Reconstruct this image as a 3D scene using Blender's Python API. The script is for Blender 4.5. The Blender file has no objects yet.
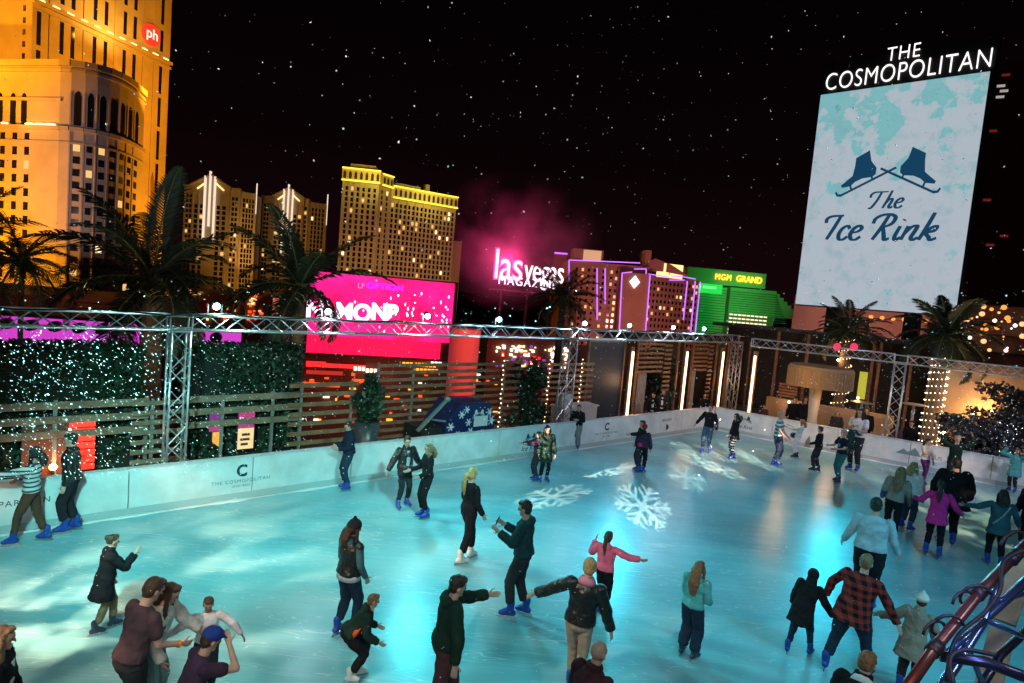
import bpy, bmesh, math, random
from mathutils import Vector, Matrix
random.seed(7)
R = math.radians
SC = bpy.context.scene
COL = SC.collection

# ------------------------------------------------------------------ camera
FPX, PITCH, ROLL, CH = 620.0, 0.0794, 0.0861, 5.118
cp, sp, cr, sr = math.cos(PITCH), math.sin(PITCH), math.cos(ROLL), math.sin(ROLL)
FW = Vector((0, cp, -sp)); _R0 = Vector((1, 0, 0)); _D0 = Vector((0, -sp, -cp))
RT = _R0*cr - _D0*sr; DN = _D0*cr + _R0*sr
CP = Vector((0, 0, CH))
cam_d = bpy.data.cameras.new('camera'); cam = bpy.data.objects.new('camera', cam_d); COL.objects.link(cam)
cam_d.sensor_width = 36; cam_d.lens = FPX/1024*36; cam_d.clip_start = 0.05; cam_d.clip_end = 5000
up = -DN; bk = -FW
cam.matrix_world = Matrix(((RT.x, up.x, bk.x, 0), (RT.y, up.y, bk.y, 0), (RT.z, up.z, bk.z, CH), (0, 0, 0, 1)))
SC.camera = cam

def ray(x, y): return FW*FPX + RT*(x-512) + DN*(y-341.5)
def G(x, y, z=0.0):                       # point of a level plane seen at a pixel
    r = ray(x, y); t = (z-CH)/r.z; return CP + r*t
def W(x, y, d):                           # point at forward distance d
    return CP + ray(x, y)*(d/FPX)
def proj(P):
    v = P-CP; z = v.dot(FW); return (512+FPX*v.dot(RT)/z, 341.5+FPX*v.dot(DN)/z)

# ------------------------------------------------------------------ materials
MATS = {}
def mat(name, col=(.5, .5, .5), rough=.6, metal=0., emit=None, es=1., noise=0., nscale=8., bump=0., bscale=40., spec=.5, trans=0., sheen=0.):
    if name in MATS: return MATS[name]
    m = bpy.data.materials.new(name); m.use_nodes = True; MATS[name] = m
    nt = m.node_tree; b = nt.nodes['Principled BSDF']
    b.inputs['Base Color'].default_value = (*col, 1); b.inputs['Roughness'].default_value = rough
    b.inputs['Metallic'].default_value = metal; b.inputs['Specular IOR Level'].default_value = spec
    if trans: b.inputs['Transmission Weight'].default_value = trans
    if sheen: b.inputs['Sheen Weight'].default_value = sheen
    if emit:
        b.inputs['Emission Color'].default_value = (*emit, 1); b.inputs['Emission Strength'].default_value = es
    if noise or bump:
        tc = nt.nodes.new('ShaderNodeTexCoord')
    if noise:
        n = nt.nodes.new('ShaderNodeTexNoise'); n.inputs['Scale'].default_value = nscale; n.inputs['Detail'].default_value = 5
        mp = nt.nodes.new('ShaderNodeMapRange'); mp.inputs[1].default_value = .3; mp.inputs[2].default_value = .7
        mp.inputs[3].default_value = 1-noise; mp.inputs[4].default_value = 1+noise
        hs = nt.nodes.new('ShaderNodeHueSaturation'); hs.inputs['Color'].default_value = (*col, 1)
        nt.links.new(tc.outputs['Object'], n.inputs['Vector']); nt.links.new(n.outputs['Fac'], mp.inputs[0])
        nt.links.new(mp.outputs[0], hs.inputs['Value']); nt.links.new(hs.outputs[0], b.inputs['Base Color'])
    if bump:
        n2 = nt.nodes.new('ShaderNodeTexNoise'); n2.inputs['Scale'].default_value = bscale; n2.inputs['Detail'].default_value = 4
        bp = nt.nodes.new('ShaderNodeBump'); bp.inputs['Strength'].default_value = bump; bp.inputs['Distance'].default_value = .02
        nt.links.new(tc.outputs['Object'], n2.inputs['Vector']); nt.links.new(n2.outputs['Fac'], bp.inputs['Height'])
        nt.links.new(bp.outputs[0], b.inputs['Normal'])
    return m
def nodes_of(m): return m.node_tree, m.node_tree.nodes['Principled BSDF']
def glow(name, col, s): return mat(name, (.02, .02, .02), .5, emit=col, es=s)

# ------------------------------------------------------------------ mesh building
ORG = {}
class Frame:
    """vertical plane frame: U along, N away from the viewer, Z up"""
    def __init__(s, o, yaw):
        s.o = Vector((o[0], o[1], 0)); a = R(yaw)
        s.U = Vector((math.cos(a), math.sin(a), 0)); s.N = Vector((-math.sin(a), math.cos(a), 0))
    def p(s, u, n, z): return s.o + s.U*u + s.N*n + Vector((0, 0, z))
    def hit(s, x, y, n=0.):
        r = ray(x, y); t = ((s.o + s.N*n - CP).dot(s.N))/r.dot(s.N)
        P = CP + r*t; return (P-s.o).dot(s.U), P.z
def between(a, b):
    f = Frame((a[0], a[1]), 0); U = Vector((b[0]-a[0], b[1]-a[1], 0)); f.L = U.length; f.U = U/f.L
    f.N = Vector((-f.U.y, f.U.x, 0)); return f

class MB:
    def __init__(s): s.v = []; s.f = []
    def add(s, vs, fs):
        k = len(s.v); s.v += [Vector(v) for v in vs]; s.f += [tuple(i+k for i in f) for f in fs]; return s
    def hexa(s, c):
        return s.add(c, [(0, 3, 2, 1), (4, 5, 6, 7), (0, 1, 5, 4), (1, 2, 6, 5), (2, 3, 7, 6), (3, 0, 4, 7)])
    def fbox(s, F, u0, u1, n0, n1, z0, z1):
        return s.hexa([F.p(u0, n0, z0), F.p(u1, n0, z0), F.p(u1, n1, z0), F.p(u0, n1, z0),
                       F.p(u0, n0, z1), F.p(u1, n0, z1), F.p(u1, n1, z1), F.p(u0, n1, z1)])
    def box(s, x0, x1, y0, y1, z0, z1):
        return s.hexa([(x0, y0, z0), (x1, y0, z0), (x1, y1, z0), (x0, y1, z0), (x0, y0, z1), (x1, y0, z1), (x1, y1, z1), (x0, y1, z1)])
    def beam(s, a, b, w, h):
        a, b = Vector(a), Vector(b); d = (b-a).normalized()
        k = Vector((0, 0, 1)) if abs(d.z) < .95 else Vector((1, 0, 0))
        x = d.cross(k).normalized()*(w/2); y = x.cross(d).normalized()*(h/2)
        return s.hexa([a-x-y, a+x-y, a+x+y, a-x+y, b-x-y, b+x-y, b+x+y, b-x+y])
    def tube(s, a, b, r0, r1=None, n=8, cap=True):
        r1 = r0 if r1 is None else r1
        return s.path([a, b], [r0, r1], n, cap)
    def path(s, pts, rs, n=8, cap=True, xa=None, flat=None):
        pts = [Vector(p) for p in pts]; k = len(s.v); m = len(pts)
        prev = None
        for i, p in enumerate(pts):
            d = (pts[min(i+1, m-1)]-pts[max(i-1, 0)])
            d = d.normalized() if d.length > 1e-9 else Vector((0, 0, 1))
            if xa is not None: x = (xa - d*xa.dot(d)).normalized()
            elif prev is not None and (prev-d*prev.dot(d)).length > 1e-4: x = (prev-d*prev.dot(d)).normalized()
            else:
                q = Vector((0, 0, 1)) if abs(d.z) < .9 else Vector((0, 1, 0)); x = d.cross(q).normalized()
            prev = x; y = d.cross(x); r = rs[i] if isinstance(rs, (list, tuple)) else rs
            rx, ry = r if isinstance(r, tuple) else (r, r)
            for j in range(n):
                a = 2*math.pi*j/n; s.v.append(p + x*(rx*math.cos(a)) + y*(ry*math.sin(a)))
        for i in range(m-1):
            for j in range(n):
                j2 = (j+1) % n; s.f.append((k+i*n+j, k+i*n+j2, k+(i+1)*n+j2, k+(i+1)*n+j))
        if cap:
            s.f.append(tuple(k+j for j in reversed(range(n)))); s.f.append(tuple(k+(m-1)*n+j for j in range(n)))
        return s
    def capsule(s, a, b, r0, r1=None, n=10, xa=None):
        """round ended tapered limb; radii may be (rx, ry)"""
        a, b = Vector(a), Vector(b); r1 = r0 if r1 is None else r1
        t = lambda r: r if isinstance(r, tuple) else (r, r)
        r0, r1 = t(r0), t(r1); d = (b-a); L = d.length; d = d/L if L > 1e-6 else Vector((0, 0, 1))
        m0, m1 = min(r0), min(r1); pts, rs = [], []
        for k in (-90, -60, -30):
            c = max(.03, math.cos(R(k))); pts.append(a + d*m0*math.sin(R(k))); rs.append((r0[0]*c, r0[1]*c))
        pts.append(a); rs.append(r0); pts.append(b); rs.append(r1)
        for k in (30, 60, 90):
            c = max(.03, math.cos(R(k))); pts.append(b + d*m1*math.sin(R(k))); rs.append((r1[0]*c, r1[1]*c))
        if xa is None:
            q = Vector((0, 0, 1)) if abs(d.z) < .9 else Vector((0, 1, 0)); xa = d.cross(q).normalized()
        return s.path(pts, rs, n, True, xa)
    def ell(s, c, rx, ry, rz, M=None, nu=12, nv=8):
        c = Vector(c); k = len(s.v); M = M or Matrix.Identity(3)
        vs, fs = [c + M @ Vector((0, 0, -rz))], []
        for i in range(1, nv):
            a = -math.pi/2 + math.pi*i/nv
            for j in range(nu):
                b = 2*math.pi*j/nu; vs.append(c + M @ Vector((rx*math.cos(a)*math.cos(b), ry*math.cos(a)*math.sin(b), rz*math.sin(a))))
        vs.append(c + M @ Vector((0, 0, rz)))
        for j in range(nu): fs.append((0, 1+(j+1) % nu, 1+j))
        for i in range(nv-2):
            for j in range(nu):
                a = 1+i*nu; fs.append((a+j, a+(j+1) % nu, a+nu+(j+1) % nu, a+nu+j))
        a = 1+(nv-2)*nu
        for j in range(nu): fs.append((a+j, a+(j+1) % nu, len(vs)-1))
        return s.add(vs, fs)
    def prism(s, pts, off):
        """closed polygon (list of Vector) extruded by off"""
        n = len(pts); off = Vector(off)
        return s.add(list(pts)+[Vector(p)+off for p in pts], [tuple(reversed(range(n))), tuple(range(n, 2*n))] + [(i, (i+1) % n, n+(i+1) % n, n+i) for i in range(n)])
    def build(s, name, m, parent=None, smooth=False, org=None):
        if parent is not None: o0 = ORG.get(parent.name, Vector((0, 0, 0)))
        elif org is not None: o0 = Vector(org)
        else:
            xs = [v.x for v in s.v]; ys = [v.y for v in s.v]; zs = [v.z for v in s.v]
            o0 = Vector(((min(xs)+max(xs))/2, (min(ys)+max(ys))/2, min(zs)))
        me = bpy.data.meshes.new(name); me.from_pydata([v-o0 for v in s.v], [], s.f)
        if m is not None: me.materials.append(m)
        if smooth:
            for p in me.polygons: p.use_smooth = True
        o = bpy.data.objects.new(name, me); COL.objects.link(o)
        if parent is not None: o.parent = parent
        else: o.location = o0
        ORG[o.name] = o0
        return o

def tag(o, label=None, cat=None, group=None, kind=None):
    if label: o['label'] = label
    if cat: o['category'] = cat
    if group: o['group'] = group
    if kind: o['kind'] = kind
    return o
def thing(name, label, cat, loc=(0, 0, 0), group=None):
    o = bpy.data.objects.new(name, None); COL.objects.link(o); o.location = loc; o.empty_display_size = .2
    ORG[o.name] = Vector(loc); return tag(o, label, cat, group)
def child(name, me_obj, parent, loc=(0, 0, 0)):      # a further object sharing mesh data
    o = bpy.data.objects.new(name, me_obj.data); COL.objects.link(o); o.parent = parent; o.location = loc; ORG[o.name] = ORG[parent.name]; return o
def kids(o): return [c for c in bpy.data.objects if c.parent == o]
def copy_tree(o, parent=None):
    c = o.copy(); COL.objects.link(c); c.parent = parent; ORG[c.name] = ORG.get(o.name, Vector())
    for ch in kids(o): copy_tree(ch, c)
    return c
def many(name, polys, m, parent, most=95, smooth=False):
    """polys: list of MB, each one part; past `most` the remaining go into one stuff part"""
    for b in polys[:most]: b.build(name, m, parent, smooth)
    rest = polys[most:]
    if rest:
        a = MB()
        for b in rest: a.add(b.v, b.f)
        tag(a.build(name, m, parent, smooth), kind='stuff')

def text(name, body, m, F, u, n, z, size, parent, ext=.02, align='CENTER', shear=0., bold=0., sx=1.0, spacing=1.0):
    cu = bpy.data.curves.new(name, 'FONT'); cu.body = body; cu.size = size; cu.extrude = ext; cu.align_x = align; cu.align_y = 'CENTER'
    cu.shear = shear; cu.offset = bold; cu.space_character = spacing
    tmp = bpy.data.objects.new('t', cu); COL.objects.link(tmp)
    dg = bpy.context.evaluated_depsgraph_get(); me = bpy.data.meshes.new_from_object(tmp.evaluated_get(dg))
    bpy.data.objects.remove(tmp); bpy.data.curves.remove(cu)
    o0 = ORG.get(parent.name, Vector()) if parent else Vector()
    for v in me.vertices:
        x, y, zz = v.co; v.co = F.p(u+x*sx, n-zz, z+y)-o0
    me.materials.clear(); me.materials.append(m)
    o = bpy.data.objects.new(name, me); COL.objects.link(o); o.parent = parent; ORG[o.name] = o0; return o

def spot(name, loc, tgt, power, col, deg=60, blend=.6, rad=.15):
    l = bpy.data.lights.new(name, 'SPOT'); l.energy = power; l.color = col; l.spot_size = R(deg); l.spot_blend = blend; l.shadow_soft_size = rad
    o = bpy.data.objects.new(name, l); COL.objects.link(o); o.location = loc
    o.rotation_euler = (Vector(tgt)-Vector(loc)).to_track_quat('-Z', 'Y').to_euler(); return o
def point(name, loc, power, col, rad=.1):
    l = bpy.data.lights.new(name, 'POINT'); l.energy = power; l.color = col; l.shadow_soft_size = rad
    o = bpy.data.objects.new(name, l); COL.objects.link(o); o.location = loc; return o

# ------------------------------------------------------------------ world, render settings
w = bpy.data.worlds.new('World'); SC.world = w; w.use_nodes = True
nt = w.node_tree; bg = nt.nodes['Background']
tc = nt.nodes.new('ShaderNodeTexCoord'); sx = nt.nodes.new('ShaderNodeSeparateXYZ'); rp = nt.nodes.new('ShaderNodeValToRGB')
nt.links.new(tc.outputs['Generated'], sx.inputs[0]); nt.links.new(sx.outputs['Z'], rp.inputs[0]); nt.links.new(rp.outputs[0], bg.inputs[0])
e = rp.color_ramp.elements; e[0].position = 0.0; e[0].color = (.0065, .0016, .0026, 1); e[1].position = .55; e[1].color = (.0007, .0004, .0006, 1)
k = e.new(.22); k.color = (.0020, .0006, .0009, 1)
bg.inputs[1].default_value = 1.0
SC.view_settings.view_transform = 'Standard'; SC.view_settings.look = 'None'; SC.view_settings.exposure = .15; SC.view_settings.gamma = 1
SC.cycles.use_denoising = True
SC.cycles.max_bounces = 6; SC.cycles.diffuse_bounces = 2; SC.cycles.glossy_bounces = 3; SC.cycles.transmission_bounces = 4
SC.cycles.sample_clamp_indirect = 3; SC.cycles.sample_clamp_direct = 0
SC.cycles.caustics_reflective = False; SC.cycles.caustics_refractive = False

# ------------------------------------------------------------------ rink
A_ = G(-160, 560); A0 = G(100, 520); A1 = G(713, 429)
B1 = G(1006, 487)
LW = between((A0.x, A0.y), (A1.x, A1.y)); LW.o = Vector((A0.x, A0.y, 0))
LEN = LW.L; uL0 = -14.0
RW = between((A1.x, A1.y), (B1.x, B1.y)); RLEN = 19.0; LR = RW.L
WH = .97
# right wall frame: make N point away from the rink (behind the wall)
if RW.N.y < 0: RW.N = -RW.N

ice = mat('ice', (.50, .56, .60), .3)
nt, b = nodes_of(ice)
tc = nt.nodes.new('ShaderNodeTexCoord')
def N(t, **k):
    n = nt.nodes.new(t)
    for a, v in k.items(): n.inputs[a].default_value = v
    return n
n1 = N('ShaderNodeTexNoise', Scale=.4, Detail=4, Roughness=.5)
n2 = N('ShaderNodeTexNoise', Scale=1.1, Detail=3, Roughness=.5)
mp = nt.nodes.new('ShaderNodeMapping'); mp.inputs['Rotation'].default_value = (0, 0, R(35)); mp.inputs['Scale'].default_value = (.5, 14, 1)
mq = nt.nodes.new('ShaderNodeMapping'); mq.inputs['Rotation'].default_value = (0, 0, R(-28)); mq.inputs['Scale'].default_value = (.4, 18, 1)
n3 = N('ShaderNodeTexNoise', Scale=2.2, Detail=8, Roughness=.75, Distortion=.15); n4 = N('ShaderNodeTexNoise', Scale=1.8, Detail=9, Roughness=.8, Distortion=.2)
nt.links.new(tc.outputs['Object'], n1.inputs['Vector']); nt.links.new(tc.outputs['Object'], n2.inputs['Vector'])
nt.links.new(tc.outputs['Object'], mp.inputs[0]); nt.links.new(mp.outputs[0], n3.inputs['Vector'])
nt.links.new(tc.outputs['Object'], mq.inputs[0]); nt.links.new(mq.outputs[0], n4.inputs['Vector'])
def ramp(src, p0, c0, p1, c1):
    r = nt.nodes.new('ShaderNodeValToRGB'); r.color_ramp.elements[0].position = p0; r.color_ramp.elements[0].color = (*c0, 1)
    r.color_ramp.elements[1].position = p1; r.color_ramp.elements[1].color = (*c1, 1); nt.links.new(src, r.inputs[0]); return r
def mix(a, b_, f, mode='MIX'):
    m = nt.nodes.new('ShaderNodeMix'); m.data_type = 'RGBA'; m.blend_type = mode
    nt.links.new(a, m.inputs[6]); nt.links.new(b_, m.inputs[7])
    if isinstance(f, float): m.inputs[0].default_value = f
    else: nt.links.new(f, m.inputs[0])
    return m.outputs[2]
base = ramp(n1.outputs['Fac'], .36, (.08, .32, .385), .62, (.21, .54, .60)).outputs[0]  # teal of the stage lamps is partly put into the ice colour
def contour(src, at_, w_):
    s1_ = nt.nodes.new('ShaderNodeMath'); s1_.operation = 'SUBTRACT'; s1_.inputs[1].default_value = at_; nt.links.new(src, s1_.inputs[0])
    s2_ = nt.nodes.new('ShaderNodeMath'); s2_.operation = 'ABSOLUTE'; nt.links.new(s1_.outputs[0], s2_.inputs[0])
    m_ = nt.nodes.new('ShaderNodeMapRange'); m_.inputs[1].default_value = 0; m_.inputs[2].default_value = w_; m_.inputs[3].default_value = 1; m_.inputs[4].default_value = 0
    nt.links.new(s2_.outputs[0], m_.inputs[0]); return m_.outputs[0]
n3.inputs['Detail'].default_value = 2; n4.inputs['Detail'].default_value = 2; n3.inputs['Roughness'].default_value = .5; n4.inputs['Roughness'].default_value = .5
mp.inputs['Scale'].default_value = (.16, 1.5, 1); mq.inputs['Scale'].default_value = (.13, 1.9, 1)
def add(a, b_):
    m_ = nt.nodes.new('ShaderNodeMath'); m_.operation = 'MAXIMUM'; nt.links.new(a, m_.inputs[0]); nt.links.new(b_, m_.inputs[1]); return m_.outputs[0]
sm = add(add(contour(n3.outputs['Fac'], .52, .0045), contour(n3.outputs['Fac'], .46, .004)), add(contour(n4.outputs['Fac'], .53, .0045), contour(n4.outputs['Fac'], .47, .004)))
n5 = N('ShaderNodeTexNoise', Scale=.6, Detail=4, Roughness=.5); mr5 = nt.nodes.new('ShaderNodeMapping'); mr5.inputs['Rotation'].default_value = (0, 0, R(20)); mr5.inputs['Scale'].default_value = (.5, 2.4, 1)
nt.links.new(tc.outputs['Object'], mr5.inputs[0]); nt.links.new(mr5.outputs[0], n5.inputs['Vector'])
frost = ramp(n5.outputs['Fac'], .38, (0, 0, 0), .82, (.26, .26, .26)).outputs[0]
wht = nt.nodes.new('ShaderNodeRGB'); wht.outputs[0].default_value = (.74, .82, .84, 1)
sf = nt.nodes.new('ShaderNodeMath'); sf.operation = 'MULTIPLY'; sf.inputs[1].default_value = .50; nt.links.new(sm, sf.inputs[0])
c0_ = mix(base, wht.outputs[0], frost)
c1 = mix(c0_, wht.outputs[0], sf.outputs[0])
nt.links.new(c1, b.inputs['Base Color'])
rr = nt.nodes.new('ShaderNodeMapRange'); rr.inputs[1].default_value = .3; rr.inputs[2].default_value = .7; rr.inputs[3].default_value = .20; rr.inputs[4].default_value = .46
b.inputs['Roughness'].default_value = .31
b.inputs['Specular IOR Level'].default_value = .6

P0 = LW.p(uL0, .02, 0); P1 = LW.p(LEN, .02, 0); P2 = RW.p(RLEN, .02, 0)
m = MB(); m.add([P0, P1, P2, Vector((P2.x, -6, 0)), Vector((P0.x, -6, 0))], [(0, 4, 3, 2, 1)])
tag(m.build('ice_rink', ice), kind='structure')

deck = mat('deck_paving', (.09, .08, .075), .75, noise=.25, nscale=2.5, bump=.3, bscale=14)
m = MB(); _q = [LW.p(-40, 3.9, -.05), LW.p(LEN+1.2, 3.9, -.05), RW.p(1.0, 11.5, -.05), RW.p(45, 11.5, -.05)]
m.prism([Vector((60, -20, -.05)), _q[3], _q[2], _q[1], _q[0], Vector((-45, -20, -.05))], (0, 0, -.6))
tag(m.build('pool_deck', deck), kind='structure')
street = mat('street_ground', (.035, .033, .035), .6, noise=.3, nscale=.02)
m = MB(); m.add([(-2500, -200, -18), (2500, -200, -18), (2500, 3500, -18), (-2500, 3500, -18)], [(0, 1, 2, 3)])
tag(m.build('street', street), kind='structure')

board = mat('dasher_white', (.72, .75, .77), .4, noise=.14, nscale=2.2)
capm = mat('dasher_cap', (.62, .65, .68), .4)
kick = mat('kick_plate', (.42, .50, .52), .4)
def rink_wall(F, u0, u1, label):
    t = thing('rink_wall', label, 'rink wall', F.p((u0+u1)/2, .05, 0))
    n = max(1, round((u1-u0)/2.4)); d = (u1-u0)/n; ps = []
    for i in range(n): ps.append(MB().fbox(F, u0+i*d+.009, u0+(i+1)*d-.009, 0, .10, .015, WH-.03))
    for q in ps: q.build('board_panel', board, t)
    MB().fbox(F, u0, u1, -.025, .13, WH-.03, WH).build('cap_rail', capm, t)
    MB().fbox(F, u0, u1, -.008, -.001, .012, .16).build('kick_plate', kick, t)
    for i in range(n+1): MB().fbox(F, u0+i*d-.02 if i else u0, u0+i*d+.02, .102, .5, 0, .06).add([], []).build('wall_foot', capm, t)
    return t
lwall = rink_wall(LW, uL0, LEN-.02, 'long white rink barrier on the left with printed logos, below the slat fences')
rwall = rink_wall(RW, .0, RLEN, 'white rink barrier on the right running from the far corner toward the snowy shrub')

navy = mat('print_navy', (.012, .03, .055), .5)
grey_p = mat('print_grey', (.22, .30, .33), .5)
def skate_logo(F, cx, n, cz, s, m_, parent, name='skate_emblem', th=.004):
    """pair of crossed figure skates, s = width"""
    L = [(-.49,.24),(-.30,.35),(-.26,.18),(-.17,.06),(-.17,-.04),(-.22,-.085),(-.36,-.1),(-.46,-.15),(-.53,-.22),(-.655,-.24),(-.67,-.2),(-.61,-.146),(-.51,-.05),(-.49,.12)]
    B = [(-.75,-.32),(-.72,-.38),(-.66,-.39),(.12,.03),(.10,.06),(-.65,-.345),(-.70,-.345),(-.73,-.30)]
    S = s*.67
    for sg in (1, -1):
        def P(q): return [F.p(cx + S*x*sg, n, cz + S*y) for x, y in q]
        MB().prism(P(L), F.N*-th).build(name, m_, parent)
        mb = MB(); mb.prism(P(B), F.N*-(th*1.4))
        for a, c in (((-.53, -.2), (-.50, -.3)), ((-.23, -.07), (-.20, -.14))):
            mb.prism(P([(a[0]-.015, a[1]), (a[0]+.015, a[1]), (c[0]+.015, c[1]), (c[0]-.015, c[1])]), F.N*-(th*1.2))
        mb.build('blade_emblem', m_, parent)
def wall_c(F, px, py, parent, s=.3, full=True):
    u, z = F.hit(px, py)
    text('letter_logo', 'C', navy, F, u, -.003, z, s, parent, .003, bold=.012, sx=.9)
    if full:
        text('lettering', 'THE COSMOPOLITAN', grey_p, F, u, -.003, z-s*.62, s*.30, parent, .003, spacing=1.25)
        text('lettering', 'of LAS VEGAS', grey_p, F, u, -.003, z-s*.92, s*.18, parent, .003)
wall_c(LW, 242, 471, lwall, .36); wall_c(LW, 607, 427, lwall, .36)
u, z = LW.hit(25, 500); text('lettering', 'PARISIAN', navy, LW, u, -.003, z-.04, .155, lwall, .003, spacing=1.2)
u, z = LW.hit(531, 437); skate_logo(LW, u, -.003, z, .55, navy, lwall); text('lettering', 'Ice Rink', navy, LW, u, -.003, z-.36, .24, lwall, .003, shear=.3)
u, z = LW.hit(667, 420); text('lettering', 'MARQUEE', grey_p, LW, u, -.003, z, .14, lwall, .003); MB().ell(LW.p(u, -.003, z-.28), .09, .004, .12).build('emblem', navy, lwall)
u, z = RW.hit(745, 419); skate_logo(RW, u, -.003, z, .6, navy, rwall); text('lettering', 'Ice Rink', navy, RW, u, -.003, z-.34, .2, rwall, .003, shear=.3)
u, z = RW.hit(931, 459); text('lettering', 'CITRUS', grey_p, RW, u, -.003, z+.06, .19, rwall, .003); MB().ell(RW.p(u, -.003, z-.16), .12, .004, .06).build('emblem', grey_p, rwall)
u, z = RW.hit(912, 450); 
mb = MB(); mb.prism([RW.p(u-.5, -.003, z-.2), RW.p(u-.25, -.003, z), RW.p(u-.12, -.003, z-.1), RW.p(u+.1, -.003, z+.1), RW.p(u+.3, -.003, z-.2)], RW.N*-.004); mb.build('mountain_emblem', grey_p, rwall)

snowm = mat('shaved_ice', (.78, .84, .86), .8, bump=.5, bscale=30)
for F_, a_, b_, lb_ in ((LW, uL0+1, LEN-.2, 'l'), (RW, .2, RLEN-1, 'r')):
    n = 260; mb = MB(); rd = random.Random(ord(lb_)); pts = []; rs = []
    for i in range(n+1):
        u = a_+(b_-a_)*i/n; q = .018+.022*abs(math.sin(u*1.9)+.5*math.sin(u*4.7))*rd.uniform(.6, 1.2)
        pts.append(F_.p(u, -.035-q*.3, .0)); rs.append((q*1.8, q*.75))
    mb.path(pts, rs, 8, True, F_.N); tag(mb.build('snow_ridge', snowm, None, True), kind='stuff')
# ------------------------------------------------------------------ aluminium truss
alu = mat('aluminium', (.62, .64, .68), .32, .75, noise=.08, nscale=6)
def lattice(t, c, a, b, wx, wy, r=.025, seg=.42, X=None, Y=None):
    """box truss from a to b: four chords as parts, bracing as one part"""
    a, b = Vector(a), Vector(b); L = (b-a).length; d = (b-a)/L; cs = [X*sx_+Y*sy_ for sx_, sy_ in ((-wx/2, -wy/2), (wx/2, -wy/2), (wx/2, wy/2), (-wx/2, wy/2))]
    for q in cs: MB().tube(a+q, b+q, r, n=8).build('chord', c, t, True)
    n = max(2, round(L/seg)); mb = MB()
    for f in range(4):
        p, q = cs[f], cs[(f+1) % 4]
        for i in range(n):
            s0, s1 = a+d*(L*i/n), a+d*(L*(i+1)/n)
            mb.tube((s0+p) if i % 2 else (s0+q), (s1+q) if i % 2 else (s1+p), r*.55, n=5, cap=False)
    for e_ in (a, b):
        for f in range(4): mb.tube(e_+cs[f], e_+cs[(f+1) % 4], r*.9, n=6)
    mb.build('bracing', c, t)
TZ = 3.72; TH = .32; nT = .55
Z = Vector((0, 0, 1))
postpx = [(172, LW), (561, LW), (730, LW), (888, RW)]
pu = []
for px, F in postpx:
    yy = {172: 500, 561: 440, 730: 425, 888: 455}[px]
    u, z = F.hit(px if px != 730 else 728, yy, nT); pu.append(u)
labs = ['square aluminium truss post at the left, behind the rink barrier beside the palm trunk', 'square aluminium truss post in the middle, behind the man leaning on the barrier',
        'square aluminium truss post at the far corner of the rink', 'square aluminium truss post behind the right barrier, nearest the light wrapped palm']
for (px, F), u, lb in zip(postpx, pu, labs):
    t = thing('truss_post', lb, 'truss post', F.p(u, nT, 0), 'truss posts round the rink')
    lattice(t, alu, F.p(u, nT, .05), F.p(u, nT, TZ-.02), .36, .36, .026, .4, F.U, F.N)
    MB().fbox(F, u-.3, u+.3, nT-.3, nT+.3, -.05, .0).build('base_plate', alu, t)
    MB().fbox(F, u-.2, u+.2, nT-.2, nT+.2, TZ+.02, TZ+.04).fbox(F, u-.2, u+.2, nT-.2, nT+.2, TZ+TH-.04, TZ+TH-.02).build('corner_block', alu, t)
def hspan(F, u0, u1, lb):
    t = thing('truss_span', lb, 'truss', F.p((u0+u1)/2, nT, TZ), 'truss spans over the rink barriers')
    lattice(t, alu, F.p(u0, nT, TZ+TH/2), F.p(u1, nT, TZ+TH/2), TH, TH, .024, .38, Z, F.N)
    return t
hspan(LW, uL0, pu[0]-.21, 'horizontal truss from the left edge to the left post, in front of the purple screen')
hspan(LW, pu[0]+.21, pu[1]-.21, 'longest horizontal truss, crossing in front of the magenta screen')
hspan(LW, pu[1]+.21, pu[2]-.2, 'horizontal truss over the glowing light columns')
uc = RW.hit(736, 430, nT)[0]
hspan(RW, uc+.25, pu[3]-.21, 'horizontal truss above the drum shaped canopy on the right')
hspan(RW, pu[3]+.21, RLEN, 'horizontal truss running off the right edge past the light wrapped palm')

# ------------------------------------------------------------------ truss lamps
black = mat('black_metal', (.02, .02, .022), .45, .3)
cable = mat('cable_black', (.012, .012, .014), .6)
lamps = [(213, (.55, 1, .85), 6, 'stage lamp with a green white glare left of the small palm'), (325, (.7, .9, 1), 4, 'stage lamp in front of the left letters of the magenta screen'),
         (425, (.8, .9, 1), 4, 'stage lamp at the right end of the magenta screen'), (497, (.4, .85, 1), 3, 'stage lamp below the city magazine sign'),
         (583, (.55, .85, 1), 4, 'stage lamp at the left foot of the purple outlined hotel'), (628, (.5, .9, 1), 4, 'stage lamp under the diamond sign of the hotel'),
         (672, (.8, .85, 1), 4, 'stage lamp below the right wing of the purple outlined hotel'), (703, (.5, .85, 1), 4, 'stage lamp between the hotel and the green tower')]
LAMPPOS = []
for px, c, s, lb in lamps:
    u, _ = LW.hit(px, 330, nT); z0 = TZ+TH
    t = thing('stage_lamp', lb, 'stage lamp', LW.p(u, nT, z0), 'stage lamps standing on the truss')
    tgt = (CP*.35 + Vector((2, 9, 0))*.65); c0 = LW.p(u, nT-.05, z0+.24); d = (tgt-c0).normalized()
    MB().path([c0-d*.16, c0-d*.12, c0+d*.10], [.055, .08, .09], 14).build('lamp_body', black, t, True)
    MB().path([c0+d*.101, c0+d*.108], [.075, .075], 16).build('lens', glow('lens_%d' % px, c, 30 if px == 213 else 12), t)
    MB().fbox(LW, u-.15, u-.13, nT-.08, nT-.03, z0, z0+.26).fbox(LW, u+.13, u+.15, nT-.08, nT-.03, z0, z0+.26).fbox(LW, u-.15, u+.15, nT-.08, nT-.03, z0, z0+.02).build('yoke', black, t)
    LAMPPOS.append((c0+d*.2, d, c))
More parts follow.
